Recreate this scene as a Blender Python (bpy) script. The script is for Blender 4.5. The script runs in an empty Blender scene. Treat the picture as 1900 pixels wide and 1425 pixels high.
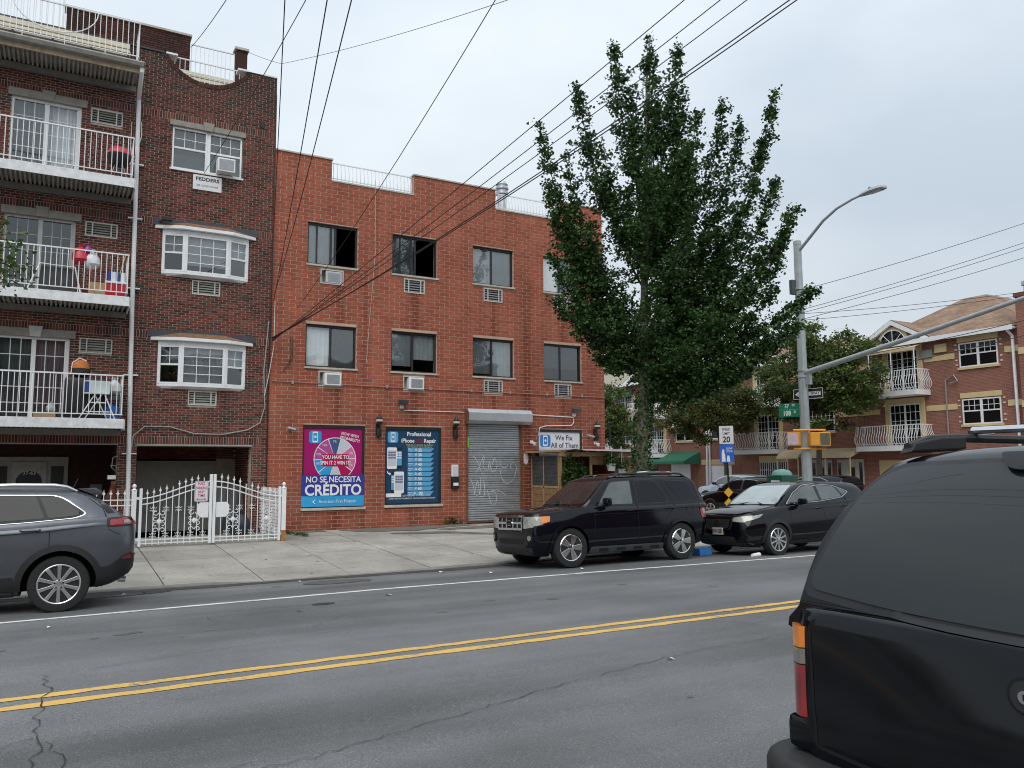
import bpy, bmesh, math, random
from mathutils import Vector, Matrix, noise
from mathutils.bvhtree import BVHTree
from mathutils.geometry import delaunay_2d_cdt
random.seed(7)
R = math.radians; PI = math.pi; TAU = 2 * math.pi
S = bpy.context.scene; C = S.collection
# ---------------------------------------------------------------- camera
CAM = Vector((-5.994, -22.661, 1.878))
yaw, pitch, roll = 0.51195, 0.10447, -0.0052
F_ = Vector((math.sin(yaw) * math.cos(pitch), math.cos(yaw) * math.cos(pitch), math.sin(pitch)))
r_ = Vector((math.cos(yaw), -math.sin(yaw), 0)); u_ = r_.cross(F_)
R_ = r_ * math.cos(roll) + u_ * math.sin(roll); U_ = u_ * math.cos(roll) - r_ * math.sin(roll)
cd = bpy.data.cameras.new('camera'); co = bpy.data.objects.new('camera', cd); C.objects.link(co)
m4 = Matrix((R_, U_, -F_)).transposed().to_4x4(); m4.translation = CAM; co.matrix_world = m4
cd.sensor_width = 36; cd.lens = 1493.55 / 1900 * 36; cd.clip_end = 3000; cd.clip_start = .05; S.camera = co
# ---------------------------------------------------------------- sky and sun (bright overcast)
SUN_EL, SUN_AZ = R(50), R(215)          # azimuth from +Y clockwise: behind the camera, to its left
W = bpy.data.worlds.new('World'); S.world = W; W.use_nodes = True
nt = W.node_tree; nt.nodes.clear(); N = nt.nodes.new; L = nt.links.new
out = N('ShaderNodeOutputWorld')
sky = N('ShaderNodeTexSky'); sky.sky_type = 'NISHITA'; sky.sun_disc = False; sky.sun_elevation = SUN_EL; sky.sun_rotation = SUN_AZ
sky.air_density = 1.0; sky.dust_density = 4.0; sky.ozone_density = 1.0
bg1 = N('ShaderNodeBackground'); bg1.inputs[1].default_value = .05; L(sky.outputs[0], bg1.inputs[0])
tc = N('ShaderNodeTexCoord'); mp = N('ShaderNodeMapping'); mp.inputs['Scale'].default_value = (1, 1, 2.2); L(tc.outputs['Generated'], mp.inputs[0])
n1 = N('ShaderNodeTexNoise'); n1.inputs['Scale'].default_value = 1.25; n1.inputs['Detail'].default_value = 5; n1.inputs['Roughness'].default_value = .5; L(mp.outputs[0], n1.inputs[0])
rp = N('ShaderNodeValToRGB'); L(n1.outputs[0], rp.inputs[0])
rp.color_ramp.elements[0].position = .34; rp.color_ramp.elements[0].color = (.50, .575, .655, 1)
rp.color_ramp.elements[1].position = .66; rp.color_ramp.elements[1].color = (.74, .80, .85, 1)
sx = N('ShaderNodeSeparateXYZ'); L(tc.outputs['Generated'], sx.inputs[0])
mr = N('ShaderNodeMapRange'); L(sx.outputs[2], mr.inputs[0]); mr.inputs[1].default_value = .0; mr.inputs[2].default_value = 1; mr.inputs[3].default_value = .93; mr.inputs[4].default_value = 1.75
bg2 = N('ShaderNodeBackground'); L(rp.outputs[0], bg2.inputs[0]); L(mr.outputs[0], bg2.inputs[1])
mx = N('ShaderNodeMixShader'); mx.inputs[0].default_value = .9; L(bg1.outputs[0], mx.inputs[1]); L(bg2.outputs[0], mx.inputs[2]); L(mx.outputs[0], out.inputs[0])
sl = bpy.data.lights.new('sun', 'SUN'); sl.energy = 1.8; sl.angle = R(50); sl.color = (1, .965, .92)
so = bpy.data.objects.new('sun', sl); C.objects.link(so)
sd = Vector((math.sin(SUN_AZ) * math.cos(SUN_EL), math.cos(SUN_AZ) * math.cos(SUN_EL), math.sin(SUN_EL)))
so.rotation_euler = sd.to_track_quat('Z', 'Y').to_euler(); so.location = sd * 60
S.cycles.filter_width = 1.05
vs = S.view_settings; vs.view_transform = 'Standard'; vs.look = 'None'; vs.exposure = 0.1; vs.gamma = 1
# ---------------------------------------------------------------- materials
MATS = {}
def nodes(name):
    m = bpy.data.materials.new(name); m.use_nodes = True; t = m.node_tree
    b = t.nodes['Principled BSDF']; MATS[name] = m
    return m, t, b
def M(name, col, rough=.6, metal=0, var=.15, scale=6, bump=0, bscale=60, coat=0, spec=.5, rvar=0, trans=0, emit=None, dirt=None):
    if name in MATS: return MATS[name]
    m, t, b = nodes(name); n = t.nodes.new; l = t.links.new
    tcn = n('ShaderNodeTexCoord')
    b.inputs['Roughness'].default_value = rough; b.inputs['Metallic'].default_value = metal
    b.inputs['Specular IOR Level'].default_value = spec; b.inputs['Coat Weight'].default_value = coat; b.inputs['Coat Roughness'].default_value = .03
    if var or dirt:
        nz = n('ShaderNodeTexNoise'); nz.inputs['Scale'].default_value = scale; nz.inputs['Detail'].default_value = 6; nz.inputs['Roughness'].default_value = .6
        l(tcn.outputs['Object'], nz.inputs[0])
        cr = n('ShaderNodeValToRGB'); l(nz.outputs[0], cr.inputs[0])
        cr.color_ramp.elements[0].position = .3; cr.color_ramp.elements[1].position = .7
        cr.color_ramp.elements[0].color = (*[c * (1 - var) for c in col], 1); cr.color_ramp.elements[1].color = (*[min(1, c * (1 + var)) for c in col], 1)
        if dirt:
            e = cr.color_ramp.elements.new(.2); e.color = (*dirt, 1)
        l(cr.outputs[0], b.inputs['Base Color'])
        if rvar:
            mrn = n('ShaderNodeMapRange'); l(nz.outputs[0], mrn.inputs[0]); mrn.inputs[1].default_value = .3; mrn.inputs[2].default_value = .7
            mrn.inputs[3].default_value = max(0, rough - rvar); mrn.inputs[4].default_value = rough + rvar; l(mrn.outputs[0], b.inputs['Roughness'])
    else: b.inputs['Base Color'].default_value = (*col, 1)
    if bump:
        nb = n('ShaderNodeTexNoise'); nb.inputs['Scale'].default_value = bscale; nb.inputs['Detail'].default_value = 4; l(tcn.outputs['Object'], nb.inputs[0])
        bp = n('ShaderNodeBump'); bp.inputs['Strength'].default_value = bump; bp.inputs['Distance'].default_value = .02; l(nb.outputs[0], bp.inputs['Height']); l(bp.outputs[0], b.inputs['Normal'])
    if emit: b.inputs['Emission Color'].default_value = (*emit, 1); b.inputs['Emission Strength'].default_value = 1
    return m
def brick_mat(name, cols, soot=None, streak=.0, damp=(), zd=None):
    m, t, b = nodes(name); n = t.nodes.new; l = t.links.new
    g = n('ShaderNodeNewGeometry'); oi = n('ShaderNodeObjectInfo')
    ad = n('ShaderNodeMath'); ad.operation = 'ADD'; l(g.outputs['Random Per Island'], ad.inputs[0]); l(oi.outputs['Random'], ad.inputs[1])
    fr = n('ShaderNodeMath'); fr.operation = 'FRACT'; l(ad.outputs[0], fr.inputs[0])
    cr = n('ShaderNodeValToRGB'); cr.color_ramp.interpolation = 'LINEAR'; l(fr.outputs[0], cr.inputs[0])
    el = cr.color_ramp.elements
    while len(el) > 1: el.remove(el[-1])
    el[0].position = cols[0][0]; el[0].color = (*cols[0][1], 1)
    for p_, c_ in cols[1:]: e = el.new(p_); e.color = (*c_, 1)
    nz = n('ShaderNodeTexNoise'); nz.inputs['Scale'].default_value = 45; nz.inputs['Detail'].default_value = 4; l(g.outputs['Position'], nz.inputs[0])
    nl = n('ShaderNodeTexNoise'); nl.inputs['Scale'].default_value = .55; nl.inputs['Detail'].default_value = 6; l(g.outputs['Position'], nl.inputs[0])
    mp_ = n('ShaderNodeMapping'); mp_.inputs['Scale'].default_value = (2.2, 2.2, .16); l(g.outputs['Position'], mp_.inputs[0])
    ns = n('ShaderNodeTexNoise'); ns.inputs['Scale'].default_value = 1.4; ns.inputs['Detail'].default_value = 6; ns.inputs['Roughness'].default_value = .65; l(mp_.outputs[0], ns.inputs[0])
    def mul(a, fac_src, lo, hi, c0, c1):
        r0 = n('ShaderNodeMapRange'); l(fac_src, r0.inputs[0]); r0.inputs[1].default_value = lo; r0.inputs[2].default_value = hi; r0.inputs[3].default_value = c0; r0.inputs[4].default_value = c1
        v = n('ShaderNodeVectorMath'); v.operation = 'SCALE'; l(a, v.inputs[0]); l(r0.outputs[0], v.inputs['Scale']); return v.outputs[0]
    c = mul(cr.outputs[0], nz.outputs[0], .3, .7, .84, 1.16)
    c = mul(c, nl.outputs[0], .3, .7, .82, 1.12)
    if streak: c = mul(c, ns.outputs[0], .32, .62, 1 - streak, 1.06)
    if damp:
        sq = n('ShaderNodeSeparateXYZ'); l(g.outputs['Position'], sq.inputs[0]); tot = None
        wob = n('ShaderNodeTexNoise'); wob.inputs['Scale'].default_value = 2.6; wob.inputs['Detail'].default_value = 5; l(g.outputs['Position'], wob.inputs[0])
        wa = n('ShaderNodeMath'); wa.operation = 'MULTIPLY_ADD'; wa.inputs[1].default_value = .34; l(wob.outputs[0], wa.inputs[0]); l(sq.outputs[0], wa.inputs[2])
        for xc, hw in damp:
            d0 = n('ShaderNodeMath'); d0.operation = 'SUBTRACT'; l(wa.outputs[0], d0.inputs[0]); d0.inputs[1].default_value = xc + .17; d1 = n('ShaderNodeMath'); d1.operation = 'ABSOLUTE'; l(d0.outputs[0], d1.inputs[0])
            d2 = n('ShaderNodeMapRange'); l(d1.outputs[0], d2.inputs[0]); d2.inputs[1].default_value = hw; d2.inputs[2].default_value = hw * .3; d2.inputs[3].default_value = 0; d2.inputs[4].default_value = 1
            if tot is None: tot = d2.outputs[0]
            else: mxx = n('ShaderNodeMath'); mxx.operation = 'MAXIMUM'; l(tot, mxx.inputs[0]); l(d2.outputs[0], mxx.inputs[1]); tot = mxx.outputs[0]
        zf_ = n('ShaderNodeMapRange'); l(sq.outputs[2], zf_.inputs[0]); zf_.inputs[1].default_value = zd[1]; zf_.inputs[2].default_value = zd[0]; zf_.inputs[3].default_value = 0; zf_.inputs[4].default_value = 1
        nzs = n('ShaderNodeMapRange'); l(ns.outputs[0], nzs.inputs[0]); nzs.inputs[1].default_value = .36; nzs.inputs[2].default_value = .56; nzs.inputs[3].default_value = .1; nzs.inputs[4].default_value = .75
        k1 = n('ShaderNodeMath'); k1.operation = 'MULTIPLY'; l(tot, k1.inputs[0]); l(zf_.outputs[0], k1.inputs[1]); k2 = n('ShaderNodeMath'); k2.operation = 'MULTIPLY'; l(k1.outputs[0], k2.inputs[0]); l(nzs.outputs[0], k2.inputs[1])
        mc0 = n('ShaderNodeMixRGB'); l(k2.outputs[0], mc0.inputs[0]); l(c, mc0.inputs[1]); mc0.inputs[2].default_value = (.13, .028, .014, 1); c = mc0.outputs[0]
    if soot:
        sp = n('ShaderNodeSeparateXYZ'); l(g.outputs['Position'], sp.inputs[0])
        r1 = n('ShaderNodeMapRange'); l(sp.outputs[2], r1.inputs[0]); r1.inputs[1].default_value = soot[0]; r1.inputs[2].default_value = soot[1]; r1.inputs[3].default_value = 0; r1.inputs[4].default_value = 1
        r2 = n('ShaderNodeMapRange'); l(ns.outputs[0], r2.inputs[0]); r2.inputs[1].default_value = .35; r2.inputs[2].default_value = .6; r2.inputs[3].default_value = .35; r2.inputs[4].default_value = 1
        mu = n('ShaderNodeMath'); mu.operation = 'MULTIPLY'; l(r1.outputs[0], mu.inputs[0]); l(r2.outputs[0], mu.inputs[1])
        mu2 = n('ShaderNodeMath'); mu2.operation = 'MULTIPLY'; l(mu.outputs[0], mu2.inputs[0]); mu2.inputs[1].default_value = soot[3]
        mc = n('ShaderNodeMixRGB'); l(mu2.outputs[0], mc.inputs[0]); l(c, mc.inputs[1]); mc.inputs[2].default_value = (*soot[2], 1); c = mc.outputs[0]
    l(c, b.inputs['Base Color']); b.inputs['Roughness'].default_value = .88; b.inputs['Specular IOR Level'].default_value = .25
    bp = n('ShaderNodeBump'); bp.inputs['Strength'].default_value = .35; bp.inputs['Distance'].default_value = .01; l(nz.outputs[0], bp.inputs['Height']); l(bp.outputs[0], b.inputs['Normal'])
    return m
def glass_mat(name, tint=(.93, .96, .96), refl=1.0, rough=.01):
    m, t, b = nodes(name); n = t.nodes.new; l = t.links.new; t.nodes.remove(b)
    o = t.nodes['Material Output']; tr = n('ShaderNodeBsdfTransparent'); tr.inputs[0].default_value = (*tint, 1)
    gl = n('ShaderNodeBsdfGlossy'); gl.inputs['Roughness'].default_value = rough; gl.inputs[0].default_value = (.95, 1, 1, 1)
    fz = n('ShaderNodeFresnel'); fz.inputs[0].default_value = 1.55
    tcn = n('ShaderNodeTexCoord'); nz = n('ShaderNodeTexNoise'); nz.inputs['Scale'].default_value = 1.7; nz.inputs['Detail'].default_value = 1; l(tcn.outputs['Object'], nz.inputs[0])
    bp = n('ShaderNodeBump'); bp.inputs['Strength'].default_value = .12; bp.inputs['Distance'].default_value = .05; l(nz.outputs[0], bp.inputs['Height']); l(bp.outputs[0], gl.inputs['Normal'])
    mm = n('ShaderNodeMath'); mm.operation = 'MULTIPLY_ADD'; mm.inputs[1].default_value = 1.7 * refl; mm.inputs[2].default_value = .04 * refl; mm.use_clamp = True; l(fz.outputs[0], mm.inputs[0])
    mxs = n('ShaderNodeMixShader'); l(mm.outputs[0], mxs.inputs[0]); l(tr.outputs[0], mxs.inputs[1]); l(gl.outputs[0], mxs.inputs[2]); l(mxs.outputs[0], o.inputs[0])
    return m
def leaf_mat(name, cols, transl=.25):
    m, t, b = nodes(name); n = t.nodes.new; l = t.links.new
    g = n('ShaderNodeNewGeometry'); cr = n('ShaderNodeValToRGB'); l(g.outputs['Random Per Island'], cr.inputs[0]); el = cr.color_ramp.elements
    while len(el) > 1: el.remove(el[-1])
    el[0].position = 0; el[0].color = (*cols[0], 1)
    for i, c_ in enumerate(cols[1:]): e = el.new((i + 1) / (len(cols) - 1)); e.color = (*c_, 1)
    l(cr.outputs[0], b.inputs['Base Color']); b.inputs['Roughness'].default_value = .55; b.inputs['Specular IOR Level'].default_value = .2
    tr = n('ShaderNodeBsdfTranslucent'); l(cr.outputs[0], tr.inputs[0]); ms = n('ShaderNodeMixShader'); ms.inputs[0].default_value = transl
    l(b.outputs[0], ms.inputs[1]); l(tr.outputs[0], ms.inputs[2]); l(ms.outputs[0], t.nodes['Material Output'].inputs[0])
    return m
# ---------------------------------------------------------------- mesh builder
class MB:
    def __init__(s): s.v = []; s.f = []; s.m = []; s.k = 0
    def add(s, vs_, fs): 
        o = len(s.v); s.v += [tuple(a) for a in vs_]; s.f += [[i + o for i in f] for f in fs]; s.m += [s.k] * len(fs); return s
    def box(s, x0, x1, y0, y1, z0, z1):
        return s.add([(x0, y0, z0), (x1, y0, z0), (x1, y1, z0), (x0, y1, z0), (x0, y0, z1), (x1, y0, z1), (x1, y1, z1), (x0, y1, z1)],
                     [(0, 3, 2, 1), (4, 5, 6, 7), (0, 1, 5, 4), (1, 2, 6, 5), (2, 3, 7, 6), (3, 0, 4, 7)])
    def cbox(s, c, d): return s.box(c[0] - d[0] / 2, c[0] + d[0] / 2, c[1] - d[1] / 2, c[1] + d[1] / 2, c[2] - d[2] / 2, c[2] + d[2] / 2)
    def quad(s, a, b, c, d): return s.add([a, b, c, d], [(0, 1, 2, 3)])
    def prism(s, poly, ax, a, b):
        """polygon in the plane perpendicular to axis ax, extruded from a to b"""
        def P(q, t): return (t, q[0], q[1]) if ax == 'x' else ((q[0], t, q[1]) if ax == 'y' else (q[0], q[1], t))
        n = len(poly); s.add([P(q, a) for q in poly] + [P(q, b) for q in poly], [list(range(n))[::-1], list(range(n, 2 * n))] + [(i, (i + 1) % n, n + (i + 1) % n, n + i) for i in range(n)]); return s
    def tube(s, path, r, n=8, cap=True):
        pts = [Vector(p) for p in path]; rs = r if isinstance(r, (list, tuple)) else [r] * len(pts); vs_ = []; fs = []; up = None
        for i, p in enumerate(pts):
            t = (pts[min(i + 1, len(pts) - 1)] - pts[max(i - 1, 0)]).normalized()
            if up is None: up = t.orthogonal().normalized()
            else: up = (up - t * up.dot(t)).normalized()
            w = t.cross(up)
            for k in range(n):
                a = TAU * k / n; vs_.append(p + (up * math.cos(a) + w * math.sin(a)) * rs[i])
        for i in range(len(pts) - 1):
            for k in range(n): fs.append((i * n + k, i * n + (k + 1) % n, (i + 1) * n + (k + 1) % n, (i + 1) * n + k))
        if cap: fs.append(list(range(n))[::-1]); fs.append([(len(pts) - 1) * n + k for k in range(n)])
        return s.add(vs_, fs)
    def lathe(s, prof, c=(0, 0, 0), ax='z', n=24):
        vs_ = []; fs = []
        for (r0, h) in prof:
            for k in range(n):
                a = TAU * k / n; p, q = r0 * math.cos(a), r0 * math.sin(a)
                d = (p, q, h) if ax == 'z' else ((p, h, q) if ax == 'y' else (h, p, q)); vs_.append((c[0] + d[0], c[1] + d[1], c[2] + d[2]))
        for i in range(len(prof) - 1):
            for k in range(n): fs.append((i * n + k, i * n + (k + 1) % n, (i + 1) * n + (k + 1) % n, (i + 1) * n + k))
        fs.append(list(range(n))[::-1]); fs.append([(len(prof) - 1) * n + k for k in range(n)])
        return s.add(vs_, fs)
    def build(s, name, mat, parent=None, smooth=False, local=False, bevel=0, angle=40):
        me = bpy.data.meshes.new(name); off = Vector((0, 0, 0))
        if parent is not None and not local: off = ORG.get(parent.name, Vector((0, 0, 0)))
        vv = [(a[0] - off[0], a[1] - off[1], a[2] - off[2]) for a in s.v] if off.length else s.v
        me.from_pydata(vv, [], s.f); ml = mat if isinstance(mat, (list, tuple)) else [mat]
        for q in ml: me.materials.append(q)
        if len(ml) > 1: me.polygons.foreach_set('material_index', s.m)
        o = bpy.data.objects.new(name, me); C.objects.link(o)
        if parent is not None: o.parent = parent; ORG[o.name] = off
        bm = bmesh.new(); bm.from_mesh(me)
        bmesh.ops.recalc_face_normals(bm, faces=bm.faces)
        if bevel: 
            bmesh.ops.remove_doubles(bm, verts=bm.verts, dist=1e-5)
            bmesh.ops.bevel(bm, geom=[e for e in bm.edges if e.is_manifold and e.calc_face_angle(0) > .5], offset=bevel, segments=2, affect='EDGES', profile=.6, clamp_overlap=True)
        bm.to_mesh(me); bm.free()
        if smooth:
            me.polygons.foreach_set('use_smooth', [True] * len(me.polygons)); me.set_sharp_from_angle(angle=R(angle))
        return o
ORG = {}
def tag(o, label=None, cat=None, group=None, kind=None):
    if label: o['label'] = label
    if cat: o['category'] = cat
    if group: o['group'] = group
    if kind: o['kind'] = kind
    return o
def thing(name, loc, label, cat, group=None, rz=0):
    o = bpy.data.objects.new(name, None); C.objects.link(o); o.empty_display_size = .2
    o.location = loc; o.rotation_euler = (0, 0, rz); ORG[o.name] = Vector(loc); return tag(o, label, cat, group)
def child(o, src, parent):      # linked duplicate of a part
    c = src.copy(); C.objects.link(c); c.parent = parent; return c
def copy_tree(o, parent=None):
    c = o.copy(); C.objects.link(c); c.parent = parent
    for ch in list(o.children): copy_tree(ch, c)
    return c
_txt = {}
def text_mesh(body, size, bold=0, spacing=1.0, align='CENTER'):
    k = (body, size, bold, spacing, align)
    if k not in _txt:
        cu = bpy.data.curves.new('t', 'FONT'); cu.body = body; cu.size = size; cu.offset = bold; cu.space_character = spacing; cu.align_x = align; cu.align_y = 'CENTER'; cu.resolution_u = 3
        o = bpy.data.objects.new('t', cu); C.objects.link(o); bpy.context.view_layer.update()
        me = o.to_mesh(); _txt[k] = ([tuple(v.co) for v in me.vertices], [list(p.vertices) for p in me.polygons]); o.to_mesh_clear()
        bpy.data.objects.remove(o); bpy.data.curves.remove(cu)
    return _txt[k]
def text(mb, body, org, ux, uz, size, bold=0, sx=1.0, spacing=1.0, align='CENTER', rot=0):
    """flat lettering laid in the plane (ux,uz) at org"""
    vs_, fs = text_mesh(body, size, bold, spacing, align); ux = Vector(ux); uz = Vector(uz); o = Vector(org); ca, sa = math.cos(rot), math.sin(rot)
    mb.add([o + ux * ((x * ca * sx - y * sa)) + uz * (x * sa * sx + y * ca) for x, y, _ in vs_], fs)
def poly(mb, pts, org, ux, uz):
    ux = Vector(ux); uz = Vector(uz); o = Vector(org); mb.add([o + ux * a + uz * b for a, b in pts], [list(range(len(pts)))])
def rrect(x0, x1, z0, z1, r, n=4):
    o = []
    for cx, cz, a0 in ((x1 - r, z1 - r, 0), (x0 + r, z1 - r, 90), (x0 + r, z0 + r, 180), (x1 - r, z0 + r, 270)):
        for i in range(n + 1): a = R(a0 + 90 * i / n); o.append((cx + r * math.cos(a), cz + r * math.sin(a)))
    return o
def ring(cx, cz, r, n=24, a0=0, a1=360): return [(cx + r * math.cos(R(a0 + (a1 - a0) * i / n)), cz + r * math.sin(R(a0 + (a1 - a0) * i / n))) for i in range(n + (a1 - a0 < 360))]
def lerp(a, b, t): return a + (b - a) * t
def rnd(a, b): return random.uniform(a, b)
# brick laying: rectangles of the face of a wall
def intervals(x0, x1, cuts):
    iv = [(x0, x1)]
    for a, b in cuts:
        nv = []
        for p, q in iv:
            if b <= p or a >= q: nv.append((p, q)); continue
            if a > p: nv.append((p, a))
            if b < q: nv.append((b, q))
        iv = nv
    return [(p, q) for p, q in iv if q - p > .012]
def lay_bricks(x0, x1, z0, z1, Lb, Hb, j, ops, soldiers=(), extra=None):
    rects = []; z = z0; k = 0
    while z < z1 - .02:
        sol = next((s for s in soldiers if s[0] - Hb * .5 < z < s[0] + Hb * .5), None)
        if sol:
            zt = z + Lb; cuts = [(a, b) for a, b, c, d in ops if c < zt - .03 and d > z + .03]
            cuts += [(-1e3, sol[1]), (sol[2], 1e3)]
            for p, q in intervals(x0, x1, cuts):
                x = p
                while x < q - .02: rects.append((x + j / 2, min(x + Hb, q) - j / 2, z + j / 2, zt - j / 2)); x += Hb
            rest = intervals(x0, x1, [(sol[1], sol[2])])
            zz = z
            for i in range(3):
                h = Lb / 3
                for (p0, q0) in rest: rects += row(p0, q0, zz, h, Lb, j, ops, k + i, x0, extra)
                zz += h
            z = zt
        else:
            rects += row(x0, x1, z, min(Hb, z1 - z), Lb, j, ops, k, x0, extra); z += Hb
        k += 1
    return rects
def row(x0, x1, z, h, Lb, j, ops, k, xo, extra):
    out_ = []; cuts = [(a, b) for a, b, c, d in ops if c < z + h - .015 and d > z + .015]
    if extra: cuts += extra(z + h / 2)
    for p, q in intervals(x0, x1, cuts):
        n0 = math.floor((p - xo) / Lb - .5 * (k % 2)); x = xo + (n0 + .5 * (k % 2)) * Lb
        while x < q - .01:
            a, b = max(x, p), min(x + Lb, q)
            if b - a > .03: out_.append((a + (j / 2 if a > p else .002), b - (j / 2 if b < q else .002), z + j / 2, z + h - j / 2))
            x += Lb
    return out_
def bands(x0, x1, z0, z1, ops, extra=None, zs_extra=()):
    zs = sorted({z0, z1, *[v for o in ops for v in (o[2], o[3]) if z0 < v < z1], *[v for v in zs_extra if z0 < v < z1]}); res = []
    for a, b in zip(zs[:-1], zs[1:]):
        cuts = [(o[0], o[1]) for o in ops if o[2] < (a + b) / 2 < o[3]]
        if extra: cuts += extra((a + b) / 2)
        for p, q in intervals(x0, x1, cuts): res.append((p, q, a, b))
    return res
ub = bpy.data.meshes.new('brick')
def unit_brick(mat):
    me = bpy.data.meshes.new('brick'); me.from_pydata([(0, 0, 0), (1, 0, 0), (1, 0, 1), (0, 0, 1), (0, 1, 0), (1, 1, 0), (1, 1, 1), (0, 1, 1)], [], [(0, 1, 2, 3), (0, 4, 5, 1), (1, 5, 6, 2), (2, 6, 7, 3), (3, 7, 4, 0)]); me.materials.append(mat); return me
def make_bricks(rects, y0, dep, mat, wall, org, n_ind=300, jit=.002):
    rects = sorted(rects, key=lambda q: -((q[1] - q[0]) * (q[3] - q[2])) / (Vector(((q[0] + q[1]) / 2, y0, (q[2] + q[3]) / 2)) - CAM).length ** 2 if (q[0] > -7.3 and q[2] > .0) else 0)
    me = unit_brick(mat)
    for q in rects[:n_ind]:
        o = bpy.data.objects.new('brick', me); C.objects.link(o); o.parent = wall
        o.location = (q[0] - org[0], y0 - rnd(0, jit) - org[1], q[2] - org[2]); o.scale = (q[1] - q[0], dep, q[3] - q[2])
    mb = MB()
    for q in rects[n_ind:]:
        y = y0 - rnd(0, jit)
        mb.add([(q[0], y, q[2]), (q[1], y, q[2]), (q[1], y, q[3]), (q[0], y, q[3]), (q[0], y0 + dep, q[2]), (q[1], y0 + dep, q[2]), (q[1], y0 + dep, q[3]), (q[0], y0 + dep, q[3])], [(0, 1, 2, 3), (0, 4, 5, 1), (1, 5, 6, 2), (2, 6, 7, 3), (3, 7, 4, 0)])
    if mb.v:
        me2 = bpy.data.meshes.new('brickwork'); me2.from_pydata([(a[0] - org[0], a[1] - org[1], a[2] - org[2]) for a in mb.v], [], mb.f); me2.materials.append(mat)
        o = bpy.data.objects.new('brickwork', me2); C.objects.link(o); o.parent = wall; o['kind'] = 'stuff'
# ================================================================ GROUND
def zr(y):      # crowned carriageway of the main street
    P_ = ((-22.4, -.09), (-20.4, -.02), (-18, .06), (-15.1, .11), (-12, .06), (-9.75, 0), (-7.9, -.09))
    if y <= P_[0][0]: return P_[0][1]
    for (a, za), (b, zb) in zip(P_[:-1], P_[1:]):
        if y <= b: t = (y - a) / (b - a); return lerp(za, zb, t)
    return P_[-1][1]
def sstep(t): t = max(0, min(1, t)); return t * t * (3 - 2 * t)
def zedge(x): return -.035 - .04 * sstep((x + 3.9) / .8) * (1 - sstep((x + .2) / 1.2)) + .05 * sstep((x - 2) / 3)
def zsw(x, y): return lerp(zedge(x), .19, sstep(.5 + .5 * ((y + 7.82) / 7.82) * 1.0) * 2 - 1) if y < 0 else .19
def asphalt():
    m, t, b = nodes('asphalt'); n = t.nodes.new; l = t.links.new; g = n('ShaderNodeNewGeometry')
    fine = n('ShaderNodeTexNoise'); fine.inputs['Scale'].default_value = 95; fine.inputs['Detail'].default_value = 3; fine.inputs['Roughness'].default_value = .7; l(g.outputs['Position'], fine.inputs[0])
    vor = n('ShaderNodeTexVoronoi'); vor.inputs['Scale'].default_value = 75; l(g.outputs['Position'], vor.inputs[0])
    big = n('ShaderNodeTexNoise'); big.inputs['Scale'].default_value = .35; big.inputs['Detail'].default_value = 8; big.inputs['Roughness'].default_value = .62; l(g.outputs['Position'], big.inputs[0])
    mp_ = n('ShaderNodeMapping'); mp_.inputs['Scale'].default_value = (.08, .75, 1); l(g.outputs['Position'], mp_.inputs[0])
    trk = n('ShaderNodeTexNoise'); trk.inputs['Scale'].default_value = 1.0; trk.inputs['Detail'].default_value = 4; trk.inputs['Roughness'].default_value = .55; l(mp_.outputs[0], trk.inputs[0])
    c0 = n('ShaderNodeValToRGB'); l(fine.outputs[0], c0.inputs[0]); e = c0.color_ramp.elements; e[0].position = .3; e[0].color = (.078, .08, .082, 1); e[1].position = .72; e[1].color = (.215, .218, .22, 1)
    # pale stones showing in the worn binder
    wn = n('ShaderNodeTexWhiteNoise'); l(vor.outputs['Position'], wn.inputs['Vector'])
    gt = n('ShaderNodeMath'); gt.operation = 'GREATER_THAN'; gt.inputs[1].default_value = .89; l(wn.outputs['Value'], gt.inputs[0])
    lt = n('ShaderNodeMath'); lt.operation = 'LESS_THAN'; lt.inputs[1].default_value = .36; l(vor.outputs['Distance'], lt.inputs[0])
    mu = n('ShaderNodeMath'); mu.operation = 'MULTIPLY'; l(gt.outputs[0], mu.inputs[0]); l(lt.outputs[0], mu.inputs[1])
    mu2 = n('ShaderNodeMath'); mu2.operation = 'MULTIPLY'; l(mu.outputs[0], mu2.inputs[0]); mu2.inputs[1].default_value = .6
    mxn = n('ShaderNodeMixRGB'); l(mu2.outputs[0], mxn.inputs[0]); l(c0.outputs[0], mxn.inputs[1]); mxn.inputs[2].default_value = (.34, .34, .33, 1)
    def sc(a, src, lo, hi, c_, d_):
        r0 = n('ShaderNodeMapRange'); l(src, r0.inputs[0]); r0.inputs[1].default_value = lo; r0.inputs[2].default_value = hi; r0.inputs[3].default_value = c_; r0.inputs[4].default_value = d_
        v = n('ShaderNodeVectorMath'); v.operation = 'SCALE'; l(a, v.inputs[0]); l(r0.outputs[0], v.inputs['Scale']); return v.outputs[0]
    c = sc(mxn.outputs[0], big.outputs[0], .3, .7, .74, 1.2); c = sc(c, trk.outputs[0], .34, .66, .66, 1.2)
    l(c, b.inputs['Base Color']); b.inputs['Roughness'].default_value = .82; b.inputs['Specular IOR Level'].default_value = .3
    bp = n('ShaderNodeBump'); bp.inputs['Strength'].default_value = .5; bp.inputs['Distance'].default_value = .008; l(fine.outputs[0], bp.inputs['Height']); l(bp.outputs[0], b.inputs['Normal'])
    return m
A_ASPH = asphalt()
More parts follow.
